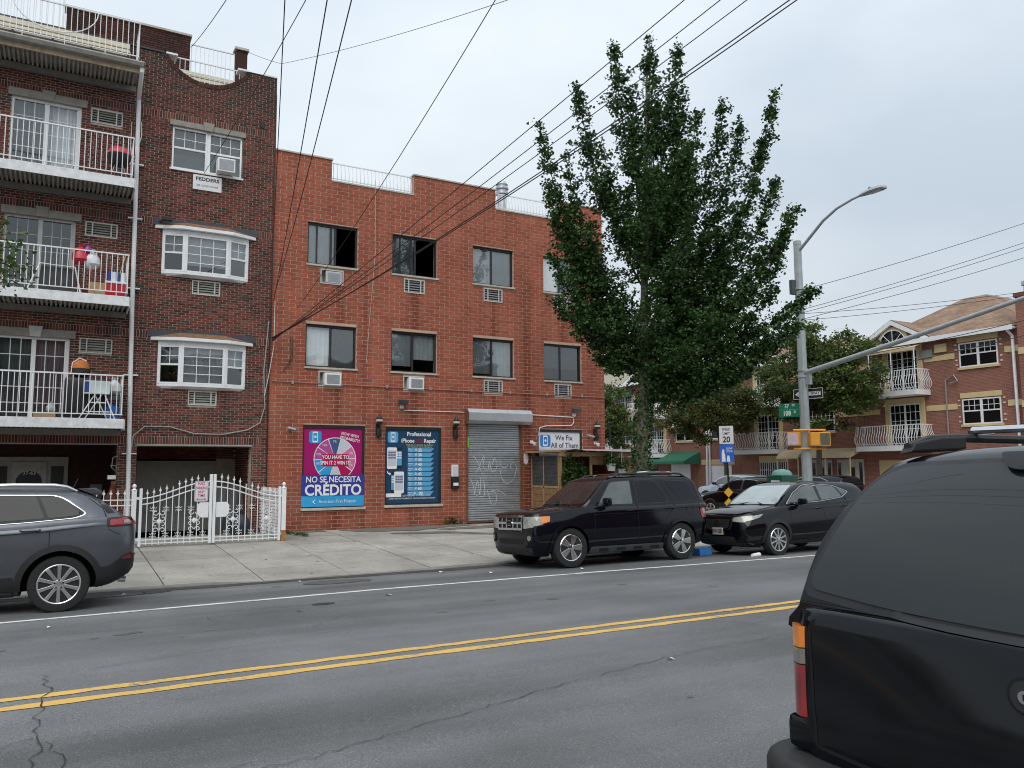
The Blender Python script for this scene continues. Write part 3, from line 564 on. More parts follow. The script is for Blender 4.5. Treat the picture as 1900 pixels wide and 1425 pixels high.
# banner hung over the lower half of the first poster
bn = thing('shop_banner', (.9, -.03, .84), 'blue vinyl banner reading NO SE NECESITA CRÉDITO below the pink wheel poster', 'banner')
mb = MB(); n = 10
for i in range(n):
    a, b = lerp(-.035, 1.79, i / n), lerp(-.035, 1.79, (i + 1) / n); w0, w1 = .006 * math.sin(i * 1.3), .006 * math.sin((i + 1) * 1.3)
    mb.k = 0; mb.add([(a, -.012 + w0, 1.13), (b, -.012 + w1, 1.13), (b, -.012 + w1, 1.72), (a, -.012 + w0, 1.72), (a, -.004 + w0, 1.13), (b, -.004 + w1, 1.13), (b, -.004 + w1, 1.72), (a, -.004 + w0, 1.72)], [(0, 1, 2, 3), (7, 6, 5, 4), (3, 2, 6, 7), (0, 4, 5, 1)])
    mb.k = 1; mb.add([(a, -.012 + w0, .83), (b, -.012 + w1, .83), (b, -.012 + w1, 1.13), (a, -.012 + w0, 1.13)], [(0, 1, 2, 3)])
mb.build('banner_sheet', [ROYAL, CYAN], bn)
def lt(mb):
    text(mb, 'NO SE NECESITA', (.88, -.024, 1.585), ux, uz, .235, .004, .9); text(mb, 'CRÉDITO', (.88, -.024, 1.28), ux, uz, .42, .012, .93)
    text(mb, 'American First Finance', (1.0, -.024, .97), ux, uz, .13, 0, .9)
    poly(mb, [(.27, .97), (.36, 1.04), (.36, 1.01), (.31, .97), (.36, .93), (.36, .9)], (0, -.024, 0), ux, uz)
flat('lettering', INKW, bn, lt)
d2 = disp('display_window', P2, NAVY, red); ps = [c for c in d2.children if c.name.startswith('poster')][0]
phone_logo(ps, 2.52, 2.66, .33, yp, STEEL)
def lt(mb):
    text(mb, 'Professional', (3.52, yp - .004, 2.92), ux, uz, .17, .004, .95); text(mb, 'iPhone', (3.16, yp - .004, 2.72), ux, uz, .17, .004, .9); text(mb, 'Repair', (3.88, yp - .004, 2.72), ux, uz, .17, .004, .9)
    text(mb, 'ONE MONTH WARRANTY ON PARTS DEFECTS ONLY', (3.32, yp - .004, 1.0), ux, uz, .065, 0, .95); text(mb, 'GET FREE 2IN1 TEMPERED GLASS', (3.45, yp - .004, 1.08), ux, uz, .065, 0, .95)
flat('lettering', INKW, ps, lt)
flat('red_lettering', M('dull crimson ink', (.25, .02, .08), .5), ps, lambda mb: text(mb, 'LCD', (3.55, yp - .004, 2.72), ux, uz, .17, .004, .8))
flat('yellow_lettering', M('yellow ink', (.75, .7, .2), .5), ps, lambda mb: (text(mb, 'Puede que te reparen los dias, llamenos,', (3.55, yp - .004, 2.60), ux, uz, .06, 0, .9), text(mb, 'para reparamos con los más seguros', (3.55, yp - .004, 2.54), ux, uz, .06, 0, .9)))
for k in range(10):
    z = 2.44 - .144 * k; s_ = ('25', '30', '35', '40', '45', '45', '50', '55', '60', '00')[k]; pb = flat('price_bar', STEEL, ps, lambda mb: poly(mb, [(3.16, z - .06), (3.9, z - .06), (4.02, z + .06), (3.16, z + .06)], (0, yp - .003, 0), ux, uz))
    flat('price', INKW, pb, lambda mb: (text(mb, '$ ' + s_ if s_ != '00' else '$   00', (3.5, yp - .008, z), ux, uz, .125, .004), text(mb, 'iPhone', (3.24, yp - .008, z + .03), ux, uz, .05, .001), text(mb, '45678'[k % 5] + ' S', (3.24, yp - .008, z - .03), ux, uz, .05, .001)))
def phone(par, x0, z0, w, h, white, y):
    o = flat('phone_picture', INKW if white else INKK, par, lambda mb: poly(mb, rrect(x0, x0 + w, z0, z0 + h, w * .14), (0, y, 0), ux, uz))
    flat('phone_screen', PALE if white else STEEL, o, lambda mb: poly(mb, rrect(x0 + w * .08, x0 + w * .92, z0 + h * .14, z0 + h * .86, .005), (0, y - .002, 0), ux, uz))
    def ic(mb):
        for i in range(4):
            for j in range(3): poly(mb, rrect(x0 + w * (.13 + .2 * i), x0 + w * (.27 + .2 * i), z0 + h * (.72 - .12 * j), z0 + h * (.8 - .12 * j), .008, 2), (0, y - .004, 0), ux, uz)
    flat('phone_icons', SLATE if white else INKW, o, ic)
phone(ps, 2.72, 1.9, .27, .6, False, yp - .002); phone(ps, 2.5, 1.88, .31, .64, True, yp - .007); phone(ps, 2.62, 1.18, .25, .6, False, yp - .002); phone(ps, 2.73, 1.16, .31, .64, True, yp - .007)
flat('white_arrow', INKW, ps, lambda mb: poly(mb, [(2.5, 1.8), (2.53, 1.74), (2.58, 1.72), (2.58, 1.69), (2.64, 1.735), (2.585, 1.78), (2.585, 1.755), (2.55, 1.765), (2.53, 1.82)], (0, yp - .004, 0), ux, uz))
flat('white_patch', INKW, ps, lambda mb: poly(mb, [(2.43, 1.05), (2.96, 1.05), (2.96, 1.16), (2.43, 1.16)], (0, yp - .006, 0), ux, uz))
# ---- roller shutter
STL = M('shutter steel', (.43, .45, .47), .36, .5, var=.12, scale=7, rvar=.1); RUST = M('rusty angle', (.16, .07, .035), .85, var=.4, scale=9)
rs = thing('roller_shutter', (6.1, 0, .19), 'closed corrugated steel roller shutter sprayed with white scribbles', 'shutter')
zt = 3.36; z = .245; k = 0
while z < 3.0 + .3:
    mb = MB(); pr = [(.0, z), (-.022, z + .012), (-.028, z + .035), (-.022, z + .058), (.0, z + .07), (.008, z + .07), (.008, z)]
    mb.prism([(a + .06, b) for a, b in pr], 'x', 5.15, 7.03); mb.build('slat', STL, rs, smooth=True); z += .072
MB().box(5.13, 7.05, .03, .075, .2, .245).build('bottom_bar', RUST, rs)
for x in (5.1, 7.03): MB().box(x - .0, x + .05, -.03, .1, .2, 3.42).build('guide_rail', RUST, rs, bevel=.005)
MB().prism([(.1, 3.28), (-.18, 3.28), (-.33, 3.37), (-.33, 3.62), (-.22, 3.74), (.0, 3.76), (.0, 3.43), (.1, 3.43)], 'x', 5.03, 7.32).build('shutter_hood', M('hood steel', (.5, .52, .54), .36, .6, var=.08, scale=4), rs, bevel=.006)
MB().prism([(-.02, 3.29), (-.17, 3.29), (-.32, 3.38), (-.32, 3.61), (-.21, 3.73), (-.02, 3.75)], 'x', 5.022, 5.029).build('hood_end_plate', RUST, rs)
sp = MB()
def scrib(pts, r=.0085):
    P_ = []
    for i in range(len(pts) - 1):
        for t in range(5):
            a0, a1, a2, a3 = [pts[max(0, min(len(pts) - 1, i + d))] for d in (-1, 0, 1, 2)]; t_ = t / 5
            P_.append(tuple(.5 * (2 * a1[q] + (a2[q] - a0[q]) * t_ + (2 * a0[q] - 5 * a1[q] + 4 * a2[q] - a3[q]) * t_ ** 2 + (3 * a1[q] - a0[q] - 3 * a2[q] + a3[q]) * t_ ** 3) for q in (0, 1)))
    P_.append(pts[-1])
    for (a, b) in zip(P_[:-1], P_[1:]):
        d = Vector((b[0] - a[0], b[1] - a[1])); L_ = d.length
        if L_ < 1e-4: continue
        nn = Vector((-d.y, d.x)) / L_ * r * rnd(.7, 1.2)
        sp.add([(a[0] + nn.x, .0295, a[1] + nn.y), (a[0] - nn.x, .0295, a[1] - nn.y), (b[0] - nn.x, .0295, b[1] - nn.y), (b[0] + nn.x, .0295, b[1] + nn.y)], [(0, 1, 2, 3)])
for pts in ([(5.35, 2.28), (5.5, 2.1), (5.6, 1.85), (5.68, 1.7)], [(5.72, 2.3), (5.55, 1.9), (5.45, 1.75)], [(5.75, 2.25), (5.7, 1.95), (5.85, 1.8), (5.92, 2.1), (5.98, 1.85), (6.1, 1.78), (6.2, 2.0), (6.1, 2.2), (6.02, 2.0)], [(6.3, 2.15), (6.35, 1.95), (6.5, 1.9), (6.6, 2.0)], [(6.3, 1.9), (6.35, 1.6), (6.55, 1.4), (6.8, 1.55), (6.9, 1.9), (6.8, 2.08), (6.68, 1.95), (6.76, 1.85)],
            [(5.25, 1.55), (5.35, 1.35), (5.4, 1.05)], [(5.4, 1.1), (5.5, 1.5), (5.58, 1.05), (5.6, 1.6)], [(5.72, 1.5), (5.75, 1.2), (5.7, 1.0), (5.45, 1.05)], [(5.85, 1.2), (6.0, .75), (6.15, .8), (6.15, 1.1), (5.95, 1.15), (6.2, 1.2), (6.4, 1.1), (6.5, 1.0)]): scrib(pts)
sp.build('scribble', M('faded spray paint', (.66, .68, .70), .6, var=.2, scale=30), rs)
MB().box(5.128, 5.16, -.036, -.032, 2.55, 2.85).build('green_sticker', M('green sticker', (.2, .6, .05), .5), rs)
# fascia sign over the last window
wf = disp('display_window', WF, M('sign white', (.66, .68, .70), .4, var=.04), red); ps = [c for c in wf.children if c.name.startswith('poster')][0]
phone_logo(ps, 7.82, 2.58, .40, .046, M('logo blue', (.03, .19, .5), .4, var=.1))
flat('lettering', M('charcoal ink', (.03, .035, .05), .5, var=0), ps, lambda mb: (text(mb, 'We Fix', (8.75, .044, 2.88), ux, uz, .24, .002, .95), text(mb, 'All of Them', (8.78, .044, 2.63), ux, uz, .24, .002, .95)))
# ---- small fittings on the shop wall: separate things
LAMPG = M('lamp glass', (.5, .5, .48), .3)
def wall_lamp(x, z, label):
    t = thing('wall_lantern', (x, 0, z), label, 'wall lamp', 'black lanterns along the shop wall')
    MB().box(x - .06, x + .06, -.03, 0, z - .2, z + .06).build('back_plate', BLACK, t, bevel=.01)
    MB().tube([(x, -.02, z + .0), (x, -.12, z - .02), (x, -.16, z + .06)], .014, 6).build('bracket', BLACK, t, smooth=True)
    MB().lathe([(.05, .05), (.085, .06), (.1, .2), (.1, .22), (.04, .3), (.015, .36), (.01, .37)], (x, -.16, z), n=10).build('cage', BLACK, t)
    MB().lathe([(.06, .1), (.103, .13), (.104, .19), (.06, .2)], (x, -.16, z), n=10).build('lamp_glass', LAMPG, t)
    MB().lathe([(.02, -.34), (.07, -.32), (.085, -.2), (.07, -.08), (.02, -.06)], (x, -.09, z), n=10).build('lower_cup', BLACK, t, smooth=True)
wall_lamp(2.18, 3.14, 'black lantern on the brick pier between the pink and navy posters'); wall_lamp(4.68, 3.14, 'black lantern between the navy price poster and the roller shutter'); wall_lamp(9.98, 3.14, 'black lantern at the right end of the wall beside the white sign')
def flood(x, z, label):
    t = thing('floodlight', (x, 0, z), label, 'floodlight', 'grey floodlights above the shop front')
    MB().box(x - .05, x + .05, -.08, 0, z - .14, z - .04).build('junction_box', WHITE, t, bevel=.01); MB().tube([(x, -.05, z - .06), (x, -.1, z + .02)], .016, 6).build('arm', GREYM, t)
    MB().add([(x - .14, -.08, z + .14), (x + .14, -.08, z + .14), (x + .14, -.3, z + .1), (x - .14, -.3, z + .1), (x - .12, -.08, z - .02), (x + .12, -.08, z - .02), (x + .12, -.22, z - .03), (x - .12, -.22, z - .03)], [(0, 1, 2, 3), (4, 7, 6, 5), (0, 4, 5, 1), (1, 5, 6, 2), (2, 6, 7, 3), (3, 7, 4, 0)]).build('head', M('lamp housing', (.10, .105, .11), .5, .3), t, bevel=.01)
flood(2.92, 3.82, 'grey floodlight above the navy price poster'); flood(9.12, 3.75, 'grey floodlight above the white sign')
def camera_(x, z, label):
    t = thing('security_camera', (x, 0, z), label, 'camera'); MB().lathe([(.055, -.03), (.05, 0)], (x, 0, z), 'y', 12).build('mount', GREYM, t); MB().tube([(x, -.02, z), (x + .05, -.1, z - .02)], .018, 6).build('arm', GREYM, t)
    MB().tube([(x - .02, -.08, z), (x + .16, -.22, z - .06)], .042, 10).build('body', GREYM, t, smooth=True)
camera_(-.42, 3.03, 'small grey camera on the brick left of the pink poster'); camera_(9.66, 2.98, 'small grey camera between the white sign and the lantern')
for x, lb in ((7.45, 'white spot lamp left of the white sign above the wooden lean-to'), (9.98, 'white spot lamp below the rightmost lantern')):
    t = thing('spot_lamp', (x, 0, 2.72), lb, 'spot lamp'); MB().box(x - .06, x + .06, -.04, 0, 2.68, 2.78).build('base', WHITE, t, bevel=.01); MB().tube([(x, -.04, 2.72), (x + .04, -.16, 2.66)], [.03, .06], 10).build('head', WHITE, t)
nb = thing('notice_box', (4.68, 0, 1.45), 'white notice box with a black lower pocket beside the shutter', 'notice box')
MB().box(4.57, 4.78, -.09, 0, 1.64, 2.0).build('white_case', WHITE, nb, bevel=.008); MB().box(4.59, 4.76, -.096, -.09, 1.68, 1.95).build('notice', PALE, nb); MB().box(4.56, 4.8, -.11, 0, 1.27, 1.63).build('black_pocket', BLACK, nb, bevel=.02); MB().box(4.6, 4.77, -.114, -.11, 1.36, 1.45).build('paper_slip', INKW, nb)
os_ = thing('oval_plaque', (7.24, 0, 2.2), 'oval white plaque on the brick right of the shutter', 'plaque'); MB().prism(ring(0, 0, 1, 24), 'y', 0, 1).build('x', WHITE) if 0 else None
mb = MB(); mb.prism([(7.24 + .085 * math.cos(TAU * k / 24), 2.2 + .2 * math.sin(TAU * k / 24)) for k in range(24)], 'y', -.02, -.002); mb.build('plate', WHITE, os_); flat('mark', GREYM, os_, lambda mb: text(mb, '108-02', (7.24, -.024, 2.2), ux, uz, .045))
# ================================================================ BROWN BRICK BUILDING WITH BALCONIES
BRNB = brick_mat('brown brick', [(0, (.028, .033, .028)), (.07, (.06, .06, .045)), (.12, (.07, .022, .018)), (.4, (.115, .034, .026)), (.75, (.155, .046, .034)), (1, (.19, .06, .044))], soot=(11.2, 12.6, (.028, .022, .019), .8), streak=.22)
MORT2 = M('pale mortar', (.42, .365, .30), .95, var=.25, scale=2); LIME = M('limestone lintel', (.26, .245, .215), .9, var=.2, scale=6)
brown = thing('brown_brick_building', (-4.4, 0, .19), 'four storey brown brick apartment house with white balconies and bay windows', 'building'); BO = ORG[brown.name]
BX0, BX1 = -10.6, -.985; BT = 13.1
LV = (9.08, 6.08, 3.08)                       # floor levels of the three flats
CRX, CRZ, CRR = -2.87, 13.68, 1.2
def circ(z):
    d = CRR ** 2 - (z - CRZ) ** 2; return [(CRX - math.sqrt(d), CRX + math.sqrt(d))] if d > 0 else []
bops = []
DOORS = [(-7.41, -5.88, f + .0, f + 2.06) for f in LV]; bops += DOORS
DW = [(-10.0, -8.9, f + .0, f + 2.06) for f in LV]
LAC = [(-5.67, -4.93, f + 1.73, f + 2.11) for f in LV]; BAC = [(-3.085, -2.365, 6.56, 6.95), (-3.085, -2.365, 3.585, 3.965)]; bops += LAC + BAC
TW = (-3.73, -1.88, 9.96, 11.12); BAYS = [(-3.86, -1.645, 7.05, 8.24), (-3.86, -1.645, 4.06, 5.25)]; bops += [TW] + BAYS
GAR = (-4.26, -1.42, 0, 2.52); ENT = (-9.6, -4.70, 0, 2.53); bops += [GAR, ENT]
sol = [(11.27, BX0, BX1 - .12), (8.33, BX0, BX1), (5.33, BX0, BX1), (2.535, BX0, BX1 - .18)]
wall = MB()
zz = [12.45 + .0655 * i for i in range(11)]
for p, q, a, b in bands(BX0, BX1, 0, BT, bops, circ, zz): wall.box(p, q, .004, .3, a, b)
wall = wall.build('wall', MORT2, brown)
rects = lay_bricks(BX0, BX1, .06, BT, .205, .0655, .0135, bops, sol, circ)
make_bricks(rects, -.003, .028, BRNB, wall, BO, jit=.003)
mb = MB()
a_0 = math.asin((BT - CRZ) / CRR); n_ = 30
for i in range(n_):           # brick-on-edge ring round the half-moon
    a = PI - a_0 + (PI + 2 * a_0) * (i + .5) / n_; ha = (PI + 2 * a_0) / n_ * .44; P_ = [(CRX + r0 * math.cos(a + s * ha), CRZ + r0 * math.sin(a + s * ha)) for r0, s in ((CRR - .015, -1), (CRR - .015, 1), (CRR + .1, 1), (CRR + .1, -1))]
    MB().prism(P_, 'y', -.014, .29).build('brick', BRNB, wall)
mb = MB()
mb.box(BX1 - .3, BX1 - .005, .3, 16, 0, BT - .5).box(BX0, BX1 - .3, 15.7, 16, 0, BT).box(BX0, BX0 + .3, .3, 15.7, 0, BT); mb.build('side_wall', BRNB, brown)
MB().box(BX0 + .3, BX1 - .3, .3, 15.7, 11.9, 12.1).box(BX0 + .3, BX1 - .3, .31, 3.2, 9, 9.06).box(BX0 + .3, BX1 - .3, .31, 3.2, 6, 6.06).box(BX0 + .3, BX1 - .3, .31, 5.2, 2.8, 2.9).build('roof', M('roof felt', (.12, .12, .12), .9), brown)
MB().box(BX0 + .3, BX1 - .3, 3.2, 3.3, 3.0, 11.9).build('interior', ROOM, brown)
# garage and porch recesses
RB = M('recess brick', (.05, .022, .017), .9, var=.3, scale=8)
def recess_bricks(x, y0, y1, z1, flip, par):    # courses on the reveal of an opening
    mb = MB(); z = .2; k = 0
    while z < z1 - .03:
        y = y0 + (.1 if k % 2 else 0)
        while y < y1: a, b = max(y, y0) + .005, min(y + .205, y1) - .005; mb.box(x - .008, x + .008, a, b, z + .005, z + .06); y += .205
        z += .0655; k += 1
    o = mb.build('brickwork', BRNB, par); o['kind'] = 'stuff'
gr_ = MB(); gr_.box(GAR[0] - .12, GAR[0] - .002, .3, 2.3, 0, 2.6).box(GAR[1] + .002, GAR[1] + .12, .3, 2.3, 0, 2.6).box(GAR[0], GAR[1], .3, 2.3, 2.53, 2.62).box(GAR[0], -4.15, 2.2, 2.3, 0, 2.55).box(-1.96, GAR[1], 2.2, 2.3, 0, 2.55); gl_ = gr_.build('garage_recess', MORT2, brown)
recess_bricks(GAR[1] - .0, .3, 2.2, 2.5, 1, gl_); recess_bricks(GAR[0] + .0, .3, 2.2, 2.5, 1, gl_)
mb = MB(); z = 2.2; k = 0
while z < 2.5:
    for i in range(14): a = GAR[0] + .205 * i - (.1 if k % 2 else 0); mb.box(max(a, GAR[0]) + .005, min(a + .2, GAR[1]), 2.18, 2.2, z + .004, z + .06)
    z += .0655; k += 1
mb.build('brickwork', BRNB, gl_)['kind'] = 'stuff'
GDM = M('garage door paint', (.30, .30, .27), .6, var=.08)
gd = MB().box(-4.15, -1.96, 2.16, 2.2, .17, 2.14).build('garage_door', GDM, brown)
for i in range(4):
    for j in range(4):
        xa = -4.08 + .53 * i; za = .22 + .48 * j; MB().box(xa, xa + .46, 2.148, 2.16, za, za + .4).build('door_panel', GDM, gd, bevel=.012)
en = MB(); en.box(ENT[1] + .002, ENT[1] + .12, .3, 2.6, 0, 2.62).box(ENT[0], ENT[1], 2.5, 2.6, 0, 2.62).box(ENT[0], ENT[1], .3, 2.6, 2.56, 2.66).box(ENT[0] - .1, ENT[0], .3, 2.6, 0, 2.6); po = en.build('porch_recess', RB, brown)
dr = MB().box(-7.6, -5.75, 2.44, 2.5, .25, 2.25).build('entrance_surround', M('door cream', (.42, .41, .38), .6), brown)
MB().box(-7.05, -6.25, 2.4, 2.45, .25, 2.12).build('front_door', M('door white', (.5, .49, .46), .5), dr, bevel=.01)
for xa, xb in ((-7.5, -7.15), (-6.15, -5.85)): MB().box(xa, xb, 2.42, 2.45, .4, 2.0).build('side_light', M('dark leaded glass', (.05, .06, .06), .15), dr)
mb = MB(); mb.prism([(-6.95, 1.0), (-6.35, 1.0), (-6.35, 1.6)] + [(-6.65 + .3 * math.cos(a), 1.6 + .28 * math.sin(a)) for a in [PI * k / 10 for k in range(1, 10)]] + [(-6.95, 1.6)], 'y', 2.385, 2.4); dg = mb.build('door_glass', MATS['dark leaded glass'], dr)
flat('house_number', INKW, dg, lambda mb: text(mb, '37-63', (-6.65, 2.38, 1.82), ux, uz, .13, .002))
MB().box(-5.2, -4.9, 2.44, 2.49, 1.0, 1.5).build('mailbox', M('dull metal', (.25, .26, .26), .5, .4), brown)
# curved brick wing wall by the porch
mb = MB(); prf = [(1.05, 0), (1.05, .95)]
for i in range(9): a = R(270 + 90 * i / 8); 
ww = MB(); pts = [(-4.71, .15), (-5.5, .15), (-5.5, .82)] + [(-5.5 + .79 * math.sin(R(q)), .82 + .79 * (1 - math.cos(R(q)))) for q in (15, 30, 45, 60, 75, 88)] + [(-4.71, 1.62)]
ww.prism(pts, 'y', -.1, .12); wo = ww.build('wing_wall', BRNB, brown)
for q in range(0, 88, 7):
    a = R(q + 3); c = (-5.5 + .79 * math.sin(a), .82 + .79 * (1 - math.cos(a))); t = Vector((math.cos(a), math.sin(a))); nn = Vector((-t.y, t.x)); P_ = [(c[0] + t.x * s * .043 + nn.x * h, c[1] + t.y * s * .043 + nn.y * h) for s, h in ((-1, -.01), (1, -.01), (1, .1), (-1, .1))]
    MB().prism(P_, 'y', -.115, .135).build('brick', BRNB, wo)
MB().box(-4.9, -4.72, -.13, .14, 1.66, 1.76).build('cap_stone', WHITE, wo)
MB().box(ENT[0], ENT[1], -.02, .02, 2.52, 2.545).box(GAR[0] - .05, GAR[1] + .05, -.02, .02, 2.505, 2.53).build('steel_lintel', GREYM, brown)
# copings and the half-moon rail
for a, b in ((BX0, -4.0), (-3.95, -3.66), (-2.08, -1.78), (-1.4, BX1)): MB().box(a, b, -.04, .33, BT + .001, BT + .055).build('coping', M('dark coping', (.06, .055, .05), .8) if b < -3.97 else WHITE, brown, bevel=.006)
MB().box(-1.78, -1.4, -.02, .32, BT + .001, BT + .02).build('coping', M('dark coping', (.06, .055, .05), .8), brown)
a0, a1 = math.asin((BT - CRZ) / CRR), 0
th = [math.pi - a0 + (math.pi + 2 * a0) * i / 20 for i in range(21)]
hm = MB().tube([(CRX + (CRR - .02) * math.cos(t), .1, CRZ + (CRR - .02) * math.sin(t)) for t in th], .018, 6).build('half_moon_rail', WHITE, brown, smooth=True)
MB().box(CRX - 1.05, CRX + 1.05, .085, .115, BT + .0, BT + .03).box(CRX - .96, CRX + .96, .09, .11, 12.72, 12.74).build('top_rail', WHITE, hm)
for i in range(16):
    x = CRX - .98 + 1.96 * i / 15; zb = CRZ - math.sqrt(max(0, (CRR - .02) ** 2 - (x - CRX) ** 2)); MB().tube([(x, .1, zb), (x, .1, BT + .01)], .009, 5).build('baluster', WHITE, hm)
# roof terrace: back wall, side rail, striped benches
bw = MB(); bw.box(-6.35, -3.24, 1.0, 1.3, 12.1, 14.26).box(-1.98, -1.66, .95, 1.25, 12.1, 14.2); bo_ = bw.build('terrace_wall', BRNB, brown)
rc = lay_bricks(-6.35, -3.24, 12.1, 14.26, .205, .0655, .0105, []) + lay_bricks(-1.98, -1.66, 12.1, 14.2, .205, .0655, .0105, [])
make_bricks(rc, .985, .028, BRNB, bo_, BO, n_ind=0)
MB().box(-6.4, -3.2, .95, 1.35, 14.261, 14.32).box(-2.02, -1.62, .9, 1.3, 14.201, 14.27).build('coping', STONE, brown)
def rail(name, a, b, z, y, par, h=1.05, sp=.115, mat=WHITE, side=None, low=.1, z_in=0):
    r = MB(); r.box(a, b, y - .018, y + .018, z + h - .03, z + h); r.box(a, b, y - .012, y + .012, z + low, z + low + .022); o = r.build(name, mat, par)
    n = int((b - a) / sp)
    for i in range(n + 1):
        x = a + .012 + (b - a - .024) * i / n; MB().box(x - .008, x + .008, y - .008, y + .008, z + (.0 if i % 7 == 0 else low), z + h - .02).build('baluster', mat, o)
    if side is not None:
        s = MB(); ya = y; yb = -.02; s.box(side - .015, side + .015, ya + .02, yb, z + h - .03, z + h).box(side - .012, side + .012, ya + .02, yb, z + low, z + low + .022)
        so_ = s.build('side_rail', mat, o); k = int((yb - ya) / sp)
        for i in range(1, k): y_ = ya + (yb - ya) * i / k; MB().box(side - .008, side + .008, y_ - .008, y_ + .008, z + low + .01, z + h - .02).build('baluster', mat, so_)
    return o
rail('terrace_rail', -9.0, -4.68, 12.2, -1.1, brown, 1.02, .125, side=-4.68); br_ = MB().box(-3.2, -2.0, 1.032, 1.068, 14.06, 14.09).build('bulkhead_rail', WHITE, brown); MB().box(-3.2, -2.0, 1.038, 1.062, 13.24, 13.262).build('lower_rail', WHITE, br_)
for i in range(11): x = -3.19 + .118 * i; MB().box(x - .008, x + .008, 1.042, 1.058, 13.1, 14.07).build('baluster', WHITE, br_)
mb = MB(); mb.tube([(-6.55 + .92 * math.cos(t), -1.13, 13.2 + .72 * math.sin(t)) for t in [PI + PI * i / 14 for i in range(15)]], .013, 6); mb.build('hoop', WHITE, brown, smooth=True)
fence_t = MB(); fence_t.box(-9, -6.42, 1.0, 1.03, 14.5, 14.54).box(-9, -6.42, 1.0, 1.03, 12.9, 12.94).box(-6.45, -6.4, .98, 1.03, 12.1, 14.54)
for i in range(18): fence_t.box(-9 + .145 * i, -8.98 + .145 * i, 1.0, 1.02, 12.2, 14.52)
fence_t.build('back_fence', WHITE, brown)
CRM = M('cream slat plastic', (.58, .54, .43), .6, var=.08)
def bench_row(y, z, x0, x1, label):
    t = thing('terrace_bench', ((x0 + x1) / 2, y, z), label, 'bench')
    for k, (dy, dz) in enumerate(((.0, .42), (.16, .41), (.32, .42), (.38, .56), (.42, .74))): MB().box(x0, x1, y + dy, y + dy + .12, z + dz, z + dz + .03 + (.1 if k > 2 else 0)).build('slat', CRM, t, bevel=.01)
    n = max(2, int((x1 - x0) / .75))
    for i in range(n + 1): x = lerp(x0 + .05, x1 - .05, i / n); MB().box(x - .025, x + .025, y + .03, y + .47, z, z + .42).build('leg', BLACK, t)
bench_row(-.62, 12.16, -9.2, -4.85, 'long cream slatted bench behind the white roof terrace rail above the top balcony'); bench_row(.42, 12.3, -3.75, -2.02, 'short cream slatted bench behind the half-moon opening of the parapet')
# balcony slabs with corrugated undersides, fascia, railings
SLABW = M('chipped white fascia', (.66, .67, .68), .6, var=.16, scale=7, dirt=(.4, .38, .35)); CORR = M('corrugated deck', (.34, .33, .30), .6, .2, var=.35, scale=4, dirt=(.09, .06, .045))
def slab(z, lbl, fas=True, y0=-1.1):
    o = MB().box(-9.2, -4.66, y0, -.004, z - .06, z).build('balcony', M('deck concrete', (.3, .29, .27), .9), brown)
    if fas: MB().box(-9.2, -4.655, y0 - .03, y0 - .002, z - .2, z + .035).build('fascia', SLABW, o, bevel=.006); MB().box(-4.656, -4.63, y0, -.01, z - .22, z + .02).build('end_fascia', SLABW, o)
    n = 46
    pr = []
    for i in range(n):
        x = -9.18 + 4.5 * i / n; w = 4.5 / n
        pr += [(x, z - .17), (x + w * .5, z - .17), (x + w * .55, z - .1), (x + w * .95, z - .1)]
    mb = MB(); V_ = [(x, y, zq) for y in (y0 + .05, -.03) for x, zq in pr]; m_ = len(pr); mb.add(V_, [(i, i + 1, m_ + i + 1, m_ + i) for i in range(m_ - 1)]); mb.build('deck_underside', CORR, o)
    MB().box(-9.2, -4.66, -.14, -.004, z - .32, z - .18).build('ledger', M('ledger steel', (.2, .19, .18), .7), o)
    return o
for f in LV: s = slab(f, ''); rail('balcony_rail', -9.1, -4.70, f + .03, -1.08, brown, 1.07, .118, side=-4.70)
s = slab(12.12, '', fas=False, y0=-1.05); MB().prism([(-1.06, 12.02), (-1.2, 12.04), (-1.24, 12.12), (-1.24, 12.15), (-1.2, 12.15), (-1.17, 12.07), (-1.06, 12.05)], 'x', -9.2, -4.56).build('gutter', M('gutter metal', (.33, .32, .30), .5, .4, var=.2), s)
MB().box(-9.2, -4.6, -1.06, -1.02, 11.9, 12.05).build('soffit_board', M('peeling beige board', (.34, .27, .19), .8, var=.3, scale=8, dirt=(.15, .09, .05)), s)
# downpipe
dp = MB().tube([(-4.6, -1.1, 12.03), (-4.6, -1.1, 11.95), (-4.6, -.75, 11.75), (-4.585, -.16, 11.62), (-4.575, -.12, 11.45), (-4.52, -.12, 6), (-4.42, -.12, 1.0), (-4.42, -.12, .3)], .055, 8).build('downpipe', WHITE, brown, smooth=True)
for z, x in ((9.85, -4.56), (8.4, -4.54), (6.55, -4.53), (4.3, -4.48), (2.3, -4.44)): MB().box(x - .17, x + .17, -.13, -.02, z - .016, z + .016).build('pipe_strap', WHITE, dp)
# lintels and keystones
for (a, b, c, d) in DOORS: 
    lo = MB().box(a - .08, b + .12, -.05, .05, d + .003, d + .2).build('lintel', LIME, brown, bevel=.006)
    m_ = (a + b) / 2 + .02; MB().prism([(m_ - .11, d + .0), (m_ + .11, d + .0), (m_ + .15, d + .26), (m_ - .15, d + .26)], 'y', -.075, -.052).build('keystone', LIME if d > 6 else M('new keystone', (.5, .5, .48), .8), lo)
lo = MB().box(TW[0] - .06, TW[1] + .06, -.05, .05, TW[3] + .02, TW[3] + .17).build('lintel', LIME, brown, bevel=.006); MB().prism([(-2.9, TW[3] + .01), (-2.7, TW[3] + .01), (-2.66, TW[3] + .24), (-2.94, TW[3] + .24)], 'y', -.075, -.052).build('keystone', LIME, lo)
